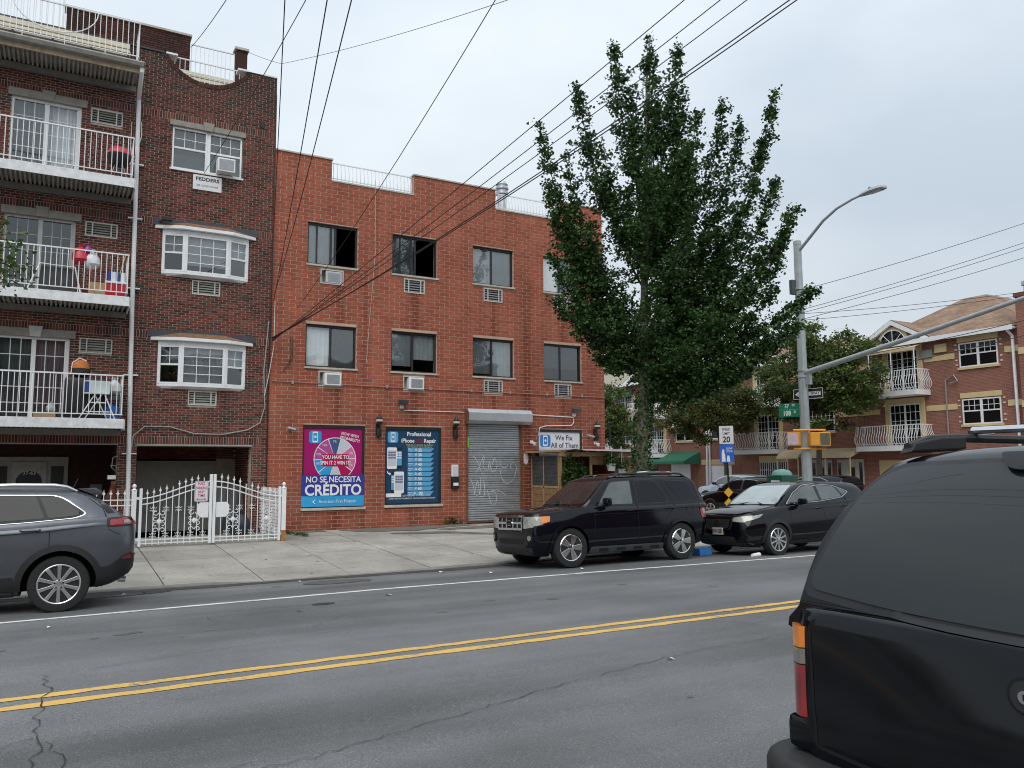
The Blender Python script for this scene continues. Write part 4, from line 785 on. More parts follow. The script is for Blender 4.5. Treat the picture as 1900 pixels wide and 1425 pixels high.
# sliding doors with colonial grilles
def door(par, r, curt, dark):
    x0, x1, z0, z1 = r; f = MB(); t = .055; y0, y1 = .04, .14
    f.box(x0, x1, y0, y1, z1 - t, z1).box(x0, x0 + t, y0, y1, z0, z1 - t).box(x1 - t, x1, y0, y1, z0, z1 - t).box(x0 + t, x1 - t, y0, y1, z0, z0 + t)
    m_ = (x0 + x1) / 2; f.box(m_ - .05, m_ + .05, y0 + .01, y1, z0 + t, z1 - t).box(x1 - t - .05, x1 - t, y0 + .02, y1, z0 + t, z1 - t)
    o = f.build('sliding_door', WHITE if not dark else M('bronze frame', (.42, .42, .40), .5), par, bevel=.006)
    for s, (a, b) in enumerate(((x0 + t, m_ - .05), (m_ + .05, x1 - t - .05))):
        yy = .09 + .02 * s; pn = MB().quad((a, yy, z0 + t), (b, yy, z0 + t), (b, yy, z1 - t), (a, yy, z1 - t)).build('pane', GLASSD if dark else GLASS, o); gb = MB()
        for i in (1, 2): x = lerp(a, b, i / 3); gb.box(x - .009, x + .009, yy - .012, yy - .004, z0 + t, z1 - t)
        for i in range(1, 5): z = lerp(z0 + t, z1 - t, i / 5); gb.box(a, b, yy - .0125, yy - .0035, z - .009, z + .009)
        gb.build('glazing_bars', WHITE if not dark else MATS['bronze frame'], o)
        cm = curt[s]
        if cm:
            mb = MB(); n = 22; ys_ = [.26 + .03 * math.sin(i * 1.7) for i in range(n + 1)]
            for i in range(n): mb.quad((lerp(a, b, i / n), ys_[i], z0), (lerp(a, b, (i + 1) / n), ys_[i + 1], z0), (lerp(a, b, (i + 1) / n), ys_[i + 1], z1), (lerp(a, b, i / n), ys_[i], z1))
            mb.build('curtain', cm, o, smooth=True)
door(brown, DOORS[0], (CURT2, CURT), False); door(brown, DOORS[1], (None, None), True); door(brown, DOORS[2], (CURT2, CURT3), False)
for q in LAC: ac_sleeve(brown, *q, 'grille', frm=M('cream sleeve', (.5, .49, .45), .6, var=.1), louv=M('dirty louvre', (.30, .30, .27), .6, var=.2))
for q in BAC: ac_sleeve(brown, *q, 'grille', frm=MATS['cream sleeve'], louv=MATS['dirty louvre'])
# top double window with sash bars
def sash(par, x0, x1, z0, z1, y0, nb=(2, 2), cm=CURT2, low=None, nm='window'):
    f = MB(); t = .045; f.box(x0, x1, y0, y0 + .09, z1 - t, z1).box(x0, x1, y0, y0 + .09, z0, z0 + t).box(x0, x0 + t, y0, y0 + .09, z0 + t, z1 - t).box(x1 - t, x1, y0, y0 + .09, z0 + t, z1 - t); zm = (z0 + z1) / 2 + .02
    f.box(x0 + t, x1 - t, y0 + .015, y0 + .08, zm - .025, zm + .025); o = f.build(nm, WHITE, par, bevel=.005)
    MB().quad((x0 + t, y0 + .05, zm + .025), (x1 - t, y0 + .05, zm + .025), (x1 - t, y0 + .05, z1 - t), (x0 + t, y0 + .05, z1 - t)).build('pane', GLASS, o)
    MB().quad((x0 + t, y0 + .06, z0 + t), (x1 - t, y0 + .06, z0 + t), (x1 - t, y0 + .06, zm - .025), (x0 + t, y0 + .06, zm - .025)).build('pane', GLASS if low is None else GLASSD, o)
    gb = MB()
    for i in range(1, nb[0]): x = lerp(x0 + t, x1 - t, i / nb[0]); gb.box(x - .008, x + .008, y0 + .035, y0 + .046, zm, z1 - t)
    for i in range(1, nb[1]): z = lerp(zm, z1 - t, i / nb[1]); gb.box(x0 + t, x1 - t, y0 + .0345, y0 + .0465, z - .008, z + .008)
    gb.build('glazing_bars', WHITE, o)
    if cm: MB().quad((x0, y0 + .2, zm if low else z0), (x1, y0 + .2, zm if low else z0), (x1, y0 + .2, z1), (x0, y0 + .2, z1)).build('blind', cm, o)
    return o
sash(brown, TW[0] + .02, -2.82, TW[2], TW[3], .02, (3, 2), CURT2); w2 = sash(brown, -2.78, TW[1] - .02, TW[2], TW[3], .02, (3, 2), CURT2)
MB().box(-2.82, -2.78, .03, .1, TW[2], TW[3]).box(TW[0] - .03, TW[1] + .03, -.04, .1, TW[2] - .05, TW[2] - .002).build('window_trim', WHITE, brown)
a_ = thing('window_air_conditioner', (-2.33, -.1, 9.98), 'white air conditioner sitting in the right half of the topmost double window', 'air conditioner')
MB().box(-2.58, -2.12, -.3, .04, 9.99, 10.37).build('case', WHITE, a_, bevel=.015); MB().box(-2.54, -2.16, -.306, -.3, 10.03, 10.33).build('coil', GREYM, a_)
mb = MB()
sg = thing('wall_sign', (-2.8, 0, 9.44), 'white wall sign reading FEDDERS below the topmost window', 'sign'); MB().box(-3.16, -2.42, -.03, -.004, 9.46, 9.87).build('sign_board', M('sign enamel', (.68, .69, .70), .4, var=.05), sg)
flat('lettering', INKK, sg, lambda mb: (text(mb, 'FEDDERS', (-2.79, -.033, 9.76), ux, uz, .135, .004, 1.12), text(mb, 'AIR CONDITIONER', (-2.79, -.033, 9.58), ux, uz, .062, 0, 1.05)))
# bay windows
SHING = M('brown shingle', (.20, .105, .055), .9, var=.35, scale=14, bump=.5, bscale=40); FLASH = M('dark flashing', (.055, .06, .07), .55, .2, var=.2)
def bay(r, lit):
    x0, x1, z0, z1 = r; d = -.17; xi0, xi1 = x0 + .56, x1 - .56
    corners = [(x0, -.01), (xi0, d), (xi1, d), (x1, -.01)]
    base = MB(); base.prism(corners + [(x1, .1), (x0, .1)], 'z', z0 - .0, z0 + .06).prism(corners + [(x1, .1), (x0, .1)], 'z', z1 - .1, z1 + .0); o = base.build('bay_window', WHITE, brown, bevel=.008)
    ex = .14; rc_ = [(x0 - ex - .05, -.02), (xi0 - .1, d - .12), (xi1 + .1, d - .12), (x1 + ex + .05, -.02)]
    hd = MB(); hd.prism(rc_ + [(x1 + ex, .01), (x0 - ex, .01)], 'z', z1 + .002, z1 + .09); hd.build('head_board', WHITE, o, bevel=.008)
    rf = MB(); zr0, zr1 = z1 + .092, z1 + .26; top = [(xi0, -.01), (xi1, -.01)]
    V_ = [(*c, zr0) for c in rc_] + [(*c, zr1) for c in top]; rf.add(V_, [(0, 1, 4), (1, 2, 5, 4), (2, 3, 5), (0, 4, 5, 3)]); ro = rf.build('bay_roof', SHING, o)
    fl = MB(); fl.box(x0 - .24, xi0 + .1, -.035, -.006, zr0 + .0, zr1 + .02).box(xi0 + .1, xi1 - .1, -.04, -.006, zr1 - .03, zr1 + .07).box(xi1 - .1, x1 + .26, -.035, -.006, zr0 + .0, zr1 + .02); fl.build('flashing', FLASH, o)
    skirt = MB(); skirt.add([(x0 - .0, -.01, z0 - .001), (xi0, d, z0 - .001), (xi1, d, z0 - .001), (x1, -.01, z0 - .001), (x0 + .15, -.005, z0 - .06), (x1 - .15, -.005, z0 - .06)], [(0, 1, 4), (1, 2, 5, 4), (2, 3, 5)]); skirt.build('underside', WHITE, o)
    # three lights
    for k, (pa, pb) in enumerate(zip(corners[:-1], corners[1:])):
        A = Vector((*pa, 0)); B = Vector((*pb, 0)); ex_ = (B - A).normalized(); ny = Vector((ex_.y, -ex_.x, 0)); Lw = (B - A).length; za, zb = z0 + .06, z1 - .1
        def P(u, v, w): q = A + ex_ * u + ny * w; return (q.x, q.y, v)
        def bx(mb, u0, u1, v0, v1, w0, w1): mb.add([P(u0, v0, w1), P(u1, v0, w1), P(u1, v0, w0), P(u0, v0, w0), P(u0, v1, w1), P(u1, v1, w1), P(u1, v1, w0), P(u0, v1, w0)], [(0, 3, 2, 1), (4, 5, 6, 7), (0, 1, 5, 4), (1, 2, 6, 5), (2, 3, 7, 6), (3, 0, 4, 7)])
        f = MB(); t = .075 if k != 1 else .06; bx(f, 0, t, za, zb, -.08, .006); bx(f, Lw - t, Lw, za, zb, -.08, .005); bx(f, t, Lw - t, zb - .06, zb, -.07, 0); bx(f, t, Lw - t, za, za + .05, -.07, 0)
        zm = (za + zb) / 2
        if k != 1: bx(f, t, Lw - t, zm - .025, zm + .025, -.06, -.005)
        wo = f.build('window', WHITE, o, bevel=.005); gp = MB(); gp.quad(P(t, za + .05, -.04), P(Lw - t, za + .05, -.04), P(Lw - t, zb - .06, -.04), P(t, zb - .06, -.04)); gp.build('pane', GLASS, wo); gb = MB()
        nx, nz, zlo = (3, 4, za + .05) if k == 1 else (2, 2, zm)
        for i in range(1, nx): u = lerp(t, Lw - t, i / nx); bx(gb, u - .009, u + .009, zlo, zb - .06, -.034, -.026)
        for i in range(1, nz): v = lerp(zlo, zb - .06, i / nz); bx(gb, t, Lw - t, v - .009, v + .009, -.0345, -.0255)
        gb.build('glazing_bars', WHITE, wo); bl = MB()
        zc = (za + .22 if lit else za + .02) if k == 1 else zm; bl.quad(P(t - .03, zc, -.14), P(Lw - t + .03, zc, -.14), P(Lw - t + .03, zb, -.14), P(t - .03, zb, -.14)); bl.build('blind', CURT if k == 1 else CURT2, wo)
    return o
b1 = bay(BAYS[0], True); b2 = bay(BAYS[1], False)
tubeo('camera_arm', [(-3.95, -.05, 8.42), (-3.8, -.2, 8.45)], .02, BLACK, b1)
MB().box(-3.9, -3.66, -.27, -.15, 8.42, 8.52).build('camera_body', BLACK, b1, bevel=.01)
# cables on the facade and the expansion joint next to the red building
tubeo('cable', [(-4.44, -.14, 2.0), (-4.36, -.1, 2.75), (-4.1, -.05, 3.0), (-3.5, -.04, 3.0), (-2.9, -.05, 2.83), (-2.2, -.05, 2.82), (-1.55, -.05, 2.95), (-1.22, -.05, 3.15), (-1.1, -.04, 3.6), (-1.15, -.04, 4.6), (-1.05, -.04, 6)], .017, M('grey cable', (.3, .29, .27), .7), brown)
tubeo('cable', [(-1.0, -.05, 12.6), (-1.0, -.05, 9), (-.99, -.05, 6), (-1.03, -.05, 4), (-1.01, -.05, 2.6), (-1.0, -.05, .3)], .014, BLACK, brown); tubeo('cable', [(-.9, -.06, 6.6), (-.9, -.06, 5.3), (-1.0, -.06, 4.6), (-1.12, -.06, 3.9)], .01, M('white cable', (.6, .58, .55), .6), brown)
tubeo('cable', [(-4.72, -.04, 11.0), (-4.72, -.06, 10.2), (-4.62, -.16, 10.0), (-4.48, -.16, 10.6), (-4.5, -.16, 11.0)], .012, MATS['white cable'], brown)
tubeo('cable', [(-4.66, -.05, 2.25), (-4.8, -.05, 2.2), (-4.82, -.06, 1.95), (-4.72, -.07, 1.85), (-4.72, -.07, 2.0), (-4.85, -.06, 2.0)], .012, MATS['grey cable'], brown)
MB().box(-1.42, -1.32, -.03, -.002, 11.55, 11.7).build('vent_hole', BLACK, brown)
# ================================================================ VEHICLES (local frame: nose at x=0, tail at x=L, wheels on z=0)
def paint(name, col, rough=.28, met=0, flake=0):
    m = M(name, col, rough, met, var=.1, scale=3, coat=.25 if met else 0, spec=.4); return m
CARBLK = paint('black car paint', (.003, .003, .0045), .06); CARBLK2 = paint('blue black car paint', (.003, .0035, .007), .06); CARGRY = paint('graphite car paint', (.105, .113, .13), .3, .5); CARSIL = paint('silver car paint', (.36, .40, .44), .3, .7)
CARDUST = M('dusty black paint', (.0035, .004, .0055), .09, 0, var=.3, scale=5, spec=.36, rvar=.04, bump=.02, bscale=3)
TYRE = M('tyre rubber', (.014, .014, .014), .85, var=.25, scale=20); CHROME = M('chrome', (.72, .73, .74), .1, 1, var=.05); ALLOY = M('alloy', (.62, .63, .64), .28, .9, var=.08); BLKPL = M('black plastic', (.02, .02, .021), .6, var=.15, scale=12, bump=.15, bscale=200); GRYPL = M('grey plastic', (.075, .078, .082), .6, var=.15)
TINT = M('tinted glass', (.008, .009, .010), .015, var=0, spec=.3); TINTL = M('light tinted glass', (.085, .10, .10), .02, var=.25, scale=2.5, spec=.75); WSCR = M('windscreen glass', (.022, .025, .025), .012, var=.35, scale=2, spec=.5); WSCRB = M('sky reflection windscreen', (.34, .40, .41), .03, var=.12, scale=2, spec=1.0)  # WSCRB: bright sky reflection put into the pale base colour
LENSR = M('red lens', (.30, .008, .012), .12, var=.2, scale=8, coat=1); LENSRD = M('dark red lens', (.24, .006, .01), .12, var=.2, scale=6, coat=1); LENSA = M('amber lens', (.75, .22, .02), .15, var=.1, coat=1); LENSW = M('clear lens', (.30, .30, .265), .2, .1, var=.4, scale=14, coat=1); LENSG = M('smoke lens', (.2, .19, .17), .15, var=.3, coat=1); UNDER = M('underbody', (.008, .008, .008), .95); GAPM = M('panel gap', (.002, .002, .002), .9, var=0)
def interp(keys, x):
    if x <= keys[0][0]: return keys[0][1:]
    for i in range(len(keys) - 1):
        a, b = keys[i], keys[i + 1]
        if x <= b[0]:
            h = b[0] - a[0]; t = (x - a[0]) / h; pa = keys[i - 1] if i > 0 else None; pb = keys[i + 2] if i + 2 < len(keys) else None; o = []
            for k in range(1, len(a)):
                d = (b[k] - a[k]) / h; d0 = (a[k] - pa[k]) / (a[0] - pa[0]) if pa else d; d1 = (pb[k] - b[k]) / (pb[0] - b[0]) if pb else d
                m0 = 0 if d0 * d <= 0 else 2 * d0 * d / (d0 + d); m1 = 0 if d * d1 <= 0 else 2 * d1 * d / (d + d1)
                o.append((2 * t ** 3 - 3 * t ** 2 + 1) * a[k] + (t ** 3 - 2 * t ** 2 + t) * h * m0 + (-2 * t ** 3 + 3 * t ** 2) * b[k] + (t ** 3 - t ** 2) * h * m1)
            return o
    return keys[-1][1:]
def cat(pts, n=4):
    o = []
    for i in range(len(pts) - 1):
        a0, a1, a2, a3 = [pts[max(0, min(len(pts) - 1, i + d))] for d in (-1, 0, 1, 2)]
        for k in range(n):
            t = k / n; o.append(tuple(.5 * (2 * a1[q] + (a2[q] - a0[q]) * t + (2 * a0[q] - 5 * a1[q] + 4 * a2[q] - a3[q]) * t * t + (3 * a1[q] - a0[q] - 3 * a2[q] + a3[q]) * t ** 3) for q in (0, 1)))
    o.append(pts[-1]); return o
def loft(keys, secf, step=.06):
    xs_ = []
    for a, b in zip(keys[:-1], keys[1:]):
        n = max(1, int(math.ceil((b[0] - a[0]) / step))); xs_ += [lerp(a[0], b[0], i / n) for i in range(n)]
    xs_.append(keys[-1][0]); mb = MB(); n = None
    for x in xs_:
        h = secf(*interp(keys, x)); full = [(y, z) for y, z in h] + [(-y, z) for y, z in h[::-1][1:-1]]; n = len(full); mb.v += [(x, y, z) for y, z in full]
    for i in range(len(xs_) - 1):
        for k in range(n): mb.f.append((i * n + k, i * n + (k + 1) % n, (i + 1) * n + (k + 1) % n, (i + 1) * n + k))
    mb.f.append(list(range(n))[::-1]); mb.f.append([(len(xs_) - 1) * n + k for k in range(n)]); mb.m = [0] * len(mb.f); return mb
def body_sec(zb, ws, w, zw, wsh, zsh, zt, crown):
    return cat([(0, zb), (ws * .8, zb), (ws, zb + .07), (lerp(ws, w, .75), lerp(zb + .07, zw, .5)), (w, zw), (lerp(w, wsh, .35), lerp(zw, zsh, .55)), (wsh, zsh), (wsh - .07, zt - .01), (wsh * .55, zt + crown * .7), (0, zt + crown)], 4)
def cab_sec(zb, wb, zt, wt, crown, rad):
    h = max(.01, zt - zb); t1 = max(0, 1 - rad / h) if h > rad else .3
    return cat([(0, zb - .12), (wb, zb - .12), (wb, zb), (lerp(wb, wt, .5 * t1), lerp(zb, zt, .5 * t1)), (lerp(wb, wt, t1), lerp(zb, zt, t1)), (wt - rad * .35, zt - rad * .18), (wt - rad * 1.1, zt + crown * .15), (wt * .5, zt + crown * .8), (0, zt + crown)], 4)
def rpoly(pts, r, n=4):
    o = []; N_ = len(pts)
    for i in range(N_):
        p = Vector(pts[i][:2]); a = Vector(pts[i - 1][:2]) - p; b = Vector(pts[(i + 1) % N_][:2]) - p; rr = pts[i][2] if len(pts[i]) > 2 else r
        rr = min(rr, a.length * .45, b.length * .45); pa = p + a.normalized() * rr; pb = p + b.normalized() * rr
        for k in range(n + 1): t = k / n; o.append(tuple(pa * (1 - t) ** 2 + p * 2 * t * (1 - t) + pb * t * t))
    return o
def strip(pts, w):
    L_, R2 = [], []
    for i, p in enumerate(pts):
        a = Vector(pts[max(0, i - 1)]); b = Vector(pts[min(len(pts) - 1, i + 1)]); t = (b - a).normalized(); nn = Vector((-t.y, t.x)) * w / 2; L_.append((p[0] + nn.x, p[1] + nn.y)); R2.append((p[0] - nn.x, p[1] - nn.y))
    return L_ + R2[::-1]
def inside(p, pg):
    c = False; j = len(pg) - 1
    for i in range(len(pg)):
        if (pg[i][1] > p[1]) != (pg[j][1] > p[1]) and p[0] < (pg[j][0] - pg[i][0]) * (p[1] - pg[i][1]) / (pg[j][1] - pg[i][1]) + pg[i][0]: c = not c
        j = i
    return c
def decal(bvh, pg, ax, sgn, off=.004, depth=.02, grid=.06, zc=None):
    """panel with outline pg fitted on the body: ax 'y' = side view (x,z), 'x' = end view (y,z), 'z' = plan (x,y)"""
    B = []
    for i in range(len(pg)):
        a, b = pg[i], pg[(i + 1) % len(pg)]; d = math.hypot(b[0] - a[0], b[1] - a[1]); n = max(1, int(d / grid + .5))
        if d < 1e-5: continue
        B += [(lerp(a[0], b[0], k / n), lerp(a[1], b[1], k / n)) for k in range(n)]
    x0, x1 = min(p[0] for p in B), max(p[0] for p in B); z0, z1 = min(p[1] for p in B), max(p[1] for p in B); I = []
    x = x0 + grid * .5
    while x < x1:
        z = z0 + grid * .5
        while z < z1:
            if inside((x, z), B) and min((p[0] - x) ** 2 + (p[1] - z) ** 2 for p in B) > (grid * .45) ** 2: I.append((x, z))
            z += grid
        x += grid
    nB = len(B); r0 = delaunay_2d_cdt([Vector(p) for p in B + I], [(i, (i + 1) % nB) for i in range(nB)], [], 1, 1e-6)
    P2, fs = r0[0], [f for f in r0[2]]
    fs = [f for f in fs if inside((sum(P2[i].x for i in f) / len(f), sum(P2[i].y for i in f) / len(f)), B)]
    mb = MB(); V_ = []; lastd = None
    for p in P2:
        if ax == 'y': o = Vector((p.x, 3 * sgn, p.y)); d = Vector((0, -sgn, 0))
        elif ax == 'x': o = Vector((20 * sgn, p.x, p.y)); d = Vector((-sgn, 0, 0))
        else: o = Vector((p.x, p.y, 5)); d = Vector((0, 0, -1))
        h = None
        for b in bvh:
            q = b.ray_cast(o, d)
            if q[0] is not None and (h is None or q[3] < h[3]): h = q
        if h is None: V_.append(None); continue
        nn = h[1]; nn = nn if nn.dot(d) < 0 else -nn; V_.append(h[0] + nn * off * .6 - d * off * .4)
    for i, v in enumerate(V_):
        if v is None:
            j = min((k for k in range(len(V_)) if V_[k] is not None), key=lambda k: (P2[k] - P2[i]).length); w = V_[j].copy()
            if ax == 'y': w.x, w.z = P2[i].x, P2[i].y
            elif ax == 'x': w.y, w.z = P2[i].x, P2[i].y
            else: w.x, w.y = P2[i].x, P2[i].y
            V_[i] = w
    mb.add(V_, fs); cnt = {}
    for f in fs:
        for i in range(len(f)): e = (f[i], f[(i + 1) % len(f)]); cnt[tuple(sorted(e))] = cnt.get(tuple(sorted(e)), 0) + 1
    d = {'y': Vector((0, -sgn, 0)), 'x': Vector((-sgn, 0, 0)), 'z': Vector((0, 0, -1))}[ax]; m_ = len(mb.v)
    be = [e for e, c in cnt.items() if c == 1]
    for a, b in be:
        k = len(mb.v); mb.add([V_[a], V_[b], V_[b] + d * depth, V_[a] + d * depth], [(0, 1, 2, 3)])
    return mb
def bvh_of(mb): return BVHTree.FromPolygons([Vector(v) for v in mb.v], [tuple(f) for f in mb.f])
def boolean_cut(o, cutter):
    md = o.modifiers.new('b', 'BOOLEAN'); md.object = cutter; md.operation = 'DIFFERENCE'; md.solver = 'EXACT'; md.material_mode = 'TRANSFER'
    bpy.context.view_layer.update(); dg = bpy.context.evaluated_depsgraph_get(); me = bpy.data.meshes.new_from_object(o.evaluated_get(dg)); o.modifiers.clear(); old = o.data; o.data = me; me.name = old.name
    bpy.data.objects.remove(cutter)
def wheel(par, x, y, s, r, w, rim_r, spokes, style, rimmat):
    """wheel with its outer face towards s*y"""
    yo = y + s * w / 2; t = MB(); pr = [(rim_r, y - s * w * .45), (r * .93, y - s * w * .5), (r * .99, y - s * w * .38), (r, y - s * w * .2), (r, y + s * w * .2), (r * .99, y + s * w * .38), (r * .955, y + s * w * .48), (r * .86, yo), (rim_r + .012, yo - s * .004), (rim_r, y + s * w * .42)]
    vs_ = MB().lathe(pr, (x, 0, r), 'y', 48); o = vs_.build('wheel', TYRE, par, smooth=True, local=True)
    rb = MB().lathe([(rim_r + .004, yo - s * .012), (rim_r - .008, yo - s * .002), (rim_r - .02, yo - s * .008), (rim_r - .03, yo - s * .05), (rim_r - .035, y - s * w * .2)], (x, 0, r), 'y', 48); rb.f = rb.f[:-2]; rb.m = rb.m[:-2]; rb.build('rim', rimmat, o, smooth=True, local=True)
    MB().lathe([(rim_r - .03, yo - s * .075), (.05, yo - s * .07), (.001, yo - s * .07)], (x, 0, r), 'y', 32).build('brake_disc', M('dark wheel well', (.02, .02, .02), .6, .3), o, local=True)
    def sp(pts, a, y0, y1, mat=rimmat):
        ca, sa = math.cos(a), math.sin(a); P_ = [(x + u * ca - v * sa, r + u * sa + v * ca) for u, v in pts]; MB().prism(P_, 'y', y0, y1).build('spoke', mat, o, local=True, bevel=.006)
    for k in range(spokes):
        a = TAU * k / spokes + style.get('a0', R(90))
        if style.get('twin'):
            for q in (-1, 1): sp([(.05, q * .004), (rim_r - .02, q * style['spread'] - style['tw']), (rim_r - .02, q * style['spread'] + style['tw']), (.05, q * .03)], a, yo - s * .045, yo - s * .012)
        else:
            h0, h1 = style['w0'], style['w1']; sp([(.04, -h0), (rim_r * .55, -h1 * .8), (rim_r - .018, -h1), (rim_r - .018, h1), (rim_r * .55, h1 * .8), (.04, h0)], a, yo - s * .05, yo - s * .008)
    MB().lathe([(.075, yo - s * .05), (.07, yo - s * .012), (.05, yo - s * .004), (.001, yo - s * .003)], (x, 0, r), 'y', 24).build('hub_cap', rimmat, o, smooth=True, local=True)
    for k in range(5): a = TAU * k / 5 + R(18); MB().lathe([(.012, yo - s * .02), (.011, yo - s * .002)], (x + .052 * math.cos(a), 0, r + .052 * math.sin(a)), 'y', 8).build('lug_nut', UNDER, o, local=True)
    return o
class Car:
    def __init__(s, name, loc, rz, rx, label, cat_, paintm, bk, ck, axles, r, w, tw, arch, rim_r, spokes, style, rimmat=ALLOY, group=None, clad=BLKPL, flare=.055):
        s.root = thing(name, loc, label, cat_, group, rz); s.root.rotation_euler = (rx, 0, rz); s.p = paintm
        bm = loft(bk, body_sec); cm = loft(ck, cab_sec); s.bb = bvh_of(bm); s.cb = bvh_of(cm); s.L = bk[-1][0]
        s.body = bm.build('body', [paintm, UNDER], s.root, smooth=True, local=True, angle=50); s.cab = cm.build('cabin', paintm, s.root, smooth=True, local=True, angle=50)
        cut = MB()
        for x in axles: cut.lathe([(arch, -w - .3), (arch, w + .3)], (x, 0, r * .98), 'y', 48)
        co_ = cut.build('cutter', UNDER, s.root, local=True); 
        for x in ():
            pass
        boolean_cut(s.body, co_)
        # inner liner so that no light passes through the arches
        MB().box(axles[0] - arch, axles[-1] + arch, -w * .62, w * .62, r * .75, r * 1.9).build('floor_pan', UNDER, s.root, local=True)
        s.wheels = [wheel(s.root, x, sg * (w - tw / 2 - .015), sg, r, tw, rim_r, spokes, style, rimmat) for x in axles for sg in (-1, 1)]
        if flare:
            for x in axles:
                a0 = 8; ar = [(x + (arch + flare) * math.cos(R(q)), r * .98 + (arch + flare) * math.sin(R(q))) for q in range(-a0, 181 + a0, 6)]; ai = [(x + (arch - .02) * math.cos(R(q)), r * .98 + (arch - .02) * math.sin(R(q))) for q in range(180 + a0, -a0 - 1, -6)]
                s.side('wheel_arch_trim', clad, ar + ai, off=.018, depth=.06, grid=.08)
    def put(s, nm, mb, mat, par=None, smooth=True): return mb.build(nm, mat, par or s.root, smooth=smooth, local=True, angle=35)
    def side(s, nm, mat, pg, off=.004, depth=.015, grid=.06, on=None, par=None, sides=(-1, 1)):
        o = None
        for sg in sides: o = s.put(nm, decal(on or [s.bb, s.cb], pg, 'y', sg, off, depth, grid), mat, par)
        return o
    def front(s, nm, mat, pg, off=.004, depth=.015, grid=.06, mirror=False, on=None, par=None):
        for q in ((1, -1) if mirror else (1,)): o = s.put(nm, decal(on or [s.bb, s.cb], [(q * a, b) for a, b in pg], 'x', -1, off, depth, grid), mat, par)
        return o
    def rear(s, nm, mat, pg, off=.004, depth=.015, grid=.06, mirror=False, on=None, par=None):
        for q in ((1, -1) if mirror else (1,)): o = s.put(nm, decal(on or [s.bb, s.cb], [(q * a, b) for a, b in pg], 'x', 1, off, depth, grid), mat, par)
        return o
    def mirror(s, x, z, w, mat, d=(.12, .2, .16)):
        for sg in (-1, 1):
            MB().cbox((x, sg * (w + d[1] / 2 + .04), z), d).build('side_mirror', mat, s.root, local=True, bevel=.045, smooth=True); MB().cbox((x + .02, sg * (w + .02), z - d[2] * .45), (.08, .14, .05)).build('mirror_arm', BLKPL, s.root, local=True, bevel=.012)
    def handle(s, x, z, mat, l=.2):
        for sg in (-1, 1):
            h = s.bb.ray_cast(Vector((x, 3 * sg, z)), Vector((0, -sg, 0)))[0]; y = h.y
            MB().tube([(x - l / 2, y - sg * .005, z), (x - l / 2 + .03, y + sg * .028, z + .004), (x + l / 2 - .03, y + sg * .028, z + .006), (x + l / 2, y - sg * .005, z)], .017, 8).build('door_handle', mat, s.root, local=True, smooth=True)
    def rails(s, x0, x1, y, z, mat, r=.022, rise=.07, foot=BLKPL, arch=True):
        for sg in (-1, 1):
            o = MB().tube([(x0, sg * y, z - .01), (x0 + .1, sg * y, z + rise * .8), (x0 + .25, sg * y, z + rise), (x1 - .25, sg * y, z + rise), (x1 - .1, sg * y, z + rise * .8), (x1, sg * y, z - .01)], r, 8).build('roof_rail', mat, s.root, local=True, smooth=True)
def arcs(cx, cz, r, a0, a1, n=10): return [(cx + r * math.cos(R(lerp(a0, a1, i / n))), cz + r * math.sin(R(lerp(a0, a1, i / n)))) for i in range(n + 1)]
# ---------------------------------------------------------------- black upright SUV by the kerb (nose to the left)
# body keys: x, zb, wsill, w, zw, wsh, zsh, ztop, crown      cabin keys: x, zbelt, wbase, ztop, wtop, crown, radius
def grow(pg, k):
    cx = sum(q[0] for q in pg) / len(pg); cz = sum(q[1] for q in pg) / len(pg); return [((a - cx) * k + cx, (b - cz) * (1 + (k - 1) * 1.6) + cz) for a, b in pg]
bk = [(.07, .40, .52, .64, .62, .62, .84, .93, .0), (.085, .33, .62, .73, .62, .69, .92, .985, .005), (.12, .28, .70, .82, .62, .76, .96, 1.02, .01), (.2, .24, .76, .875, .63, .80, 1.0, 1.05, .02), (.4, .22, .78, .895, .66, .825, 1.03, 1.075, .025), (.9, .22, .80, .905, .7, .84, 1.075, 1.115, .03), (1.4, .22, .81, .905, .72, .85, 1.12, 1.15, .02), (2.4, .22, .81, .905, .72, .855, 1.14, 1.165, .01), (3.4, .23, .81, .905, .73, .855, 1.16, 1.18, .01), (3.95, .26, .80, .90, .74, .85, 1.17, 1.19, .01), (4.22, .30, .77, .88, .75, .82, 1.17, 1.19, 0), (4.34, .36, .71, .83, .75, .78, 1.15, 1.18, 0), (4.39, .42, .63, .77, .75, .73, 1.1, 1.14, 0)]
ck = [(1.2, 1.09, .79, 1.11, .78, .0, .05), (1.36, 1.11, .82, 1.235, .785, .01, .05), (1.72, 1.13, .84, 1.525, .71, .015, .06), (1.91, 1.14, .845, 1.665, .67, .02, .07), (2.06, 1.14, .85, 1.705, .66, .025, .08), (2.6, 1.14, .85, 1.72, .66, .03, .08), (3.4, 1.15, .85, 1.72, .66, .03, .08), (3.98, 1.16, .845, 1.71, .66, .025, .08), (4.14, 1.16, .84, 1.67, .665, .02, .08), (4.22, 1.16, .835, 1.57, .68, .01, .07), (4.33, 1.16, .81, 1.3, .73, .0, .05), (4.37, 1.15, .79, 1.17, .75, 0, .04)]
c = Car('parked_suv', (1.68, -8.84, -.037), 0, R(-2.6), 'black boxy SUV with chrome grille and roof rails parked before the brick building', 'car', CARBLK2, bk, ck, (.88, 3.60), .375, .905, .235, .43, .252, 5, dict(w0=.03, w1=.066, a0=R(72)), CHROME, None, CARBLK2, .05)
c.front('windscreen', WSCR, rpoly([(-.72, 1.19), (.72, 1.19), (.60, 1.635), (-.60, 1.635)], .05), on=[c.cb], off=.006)
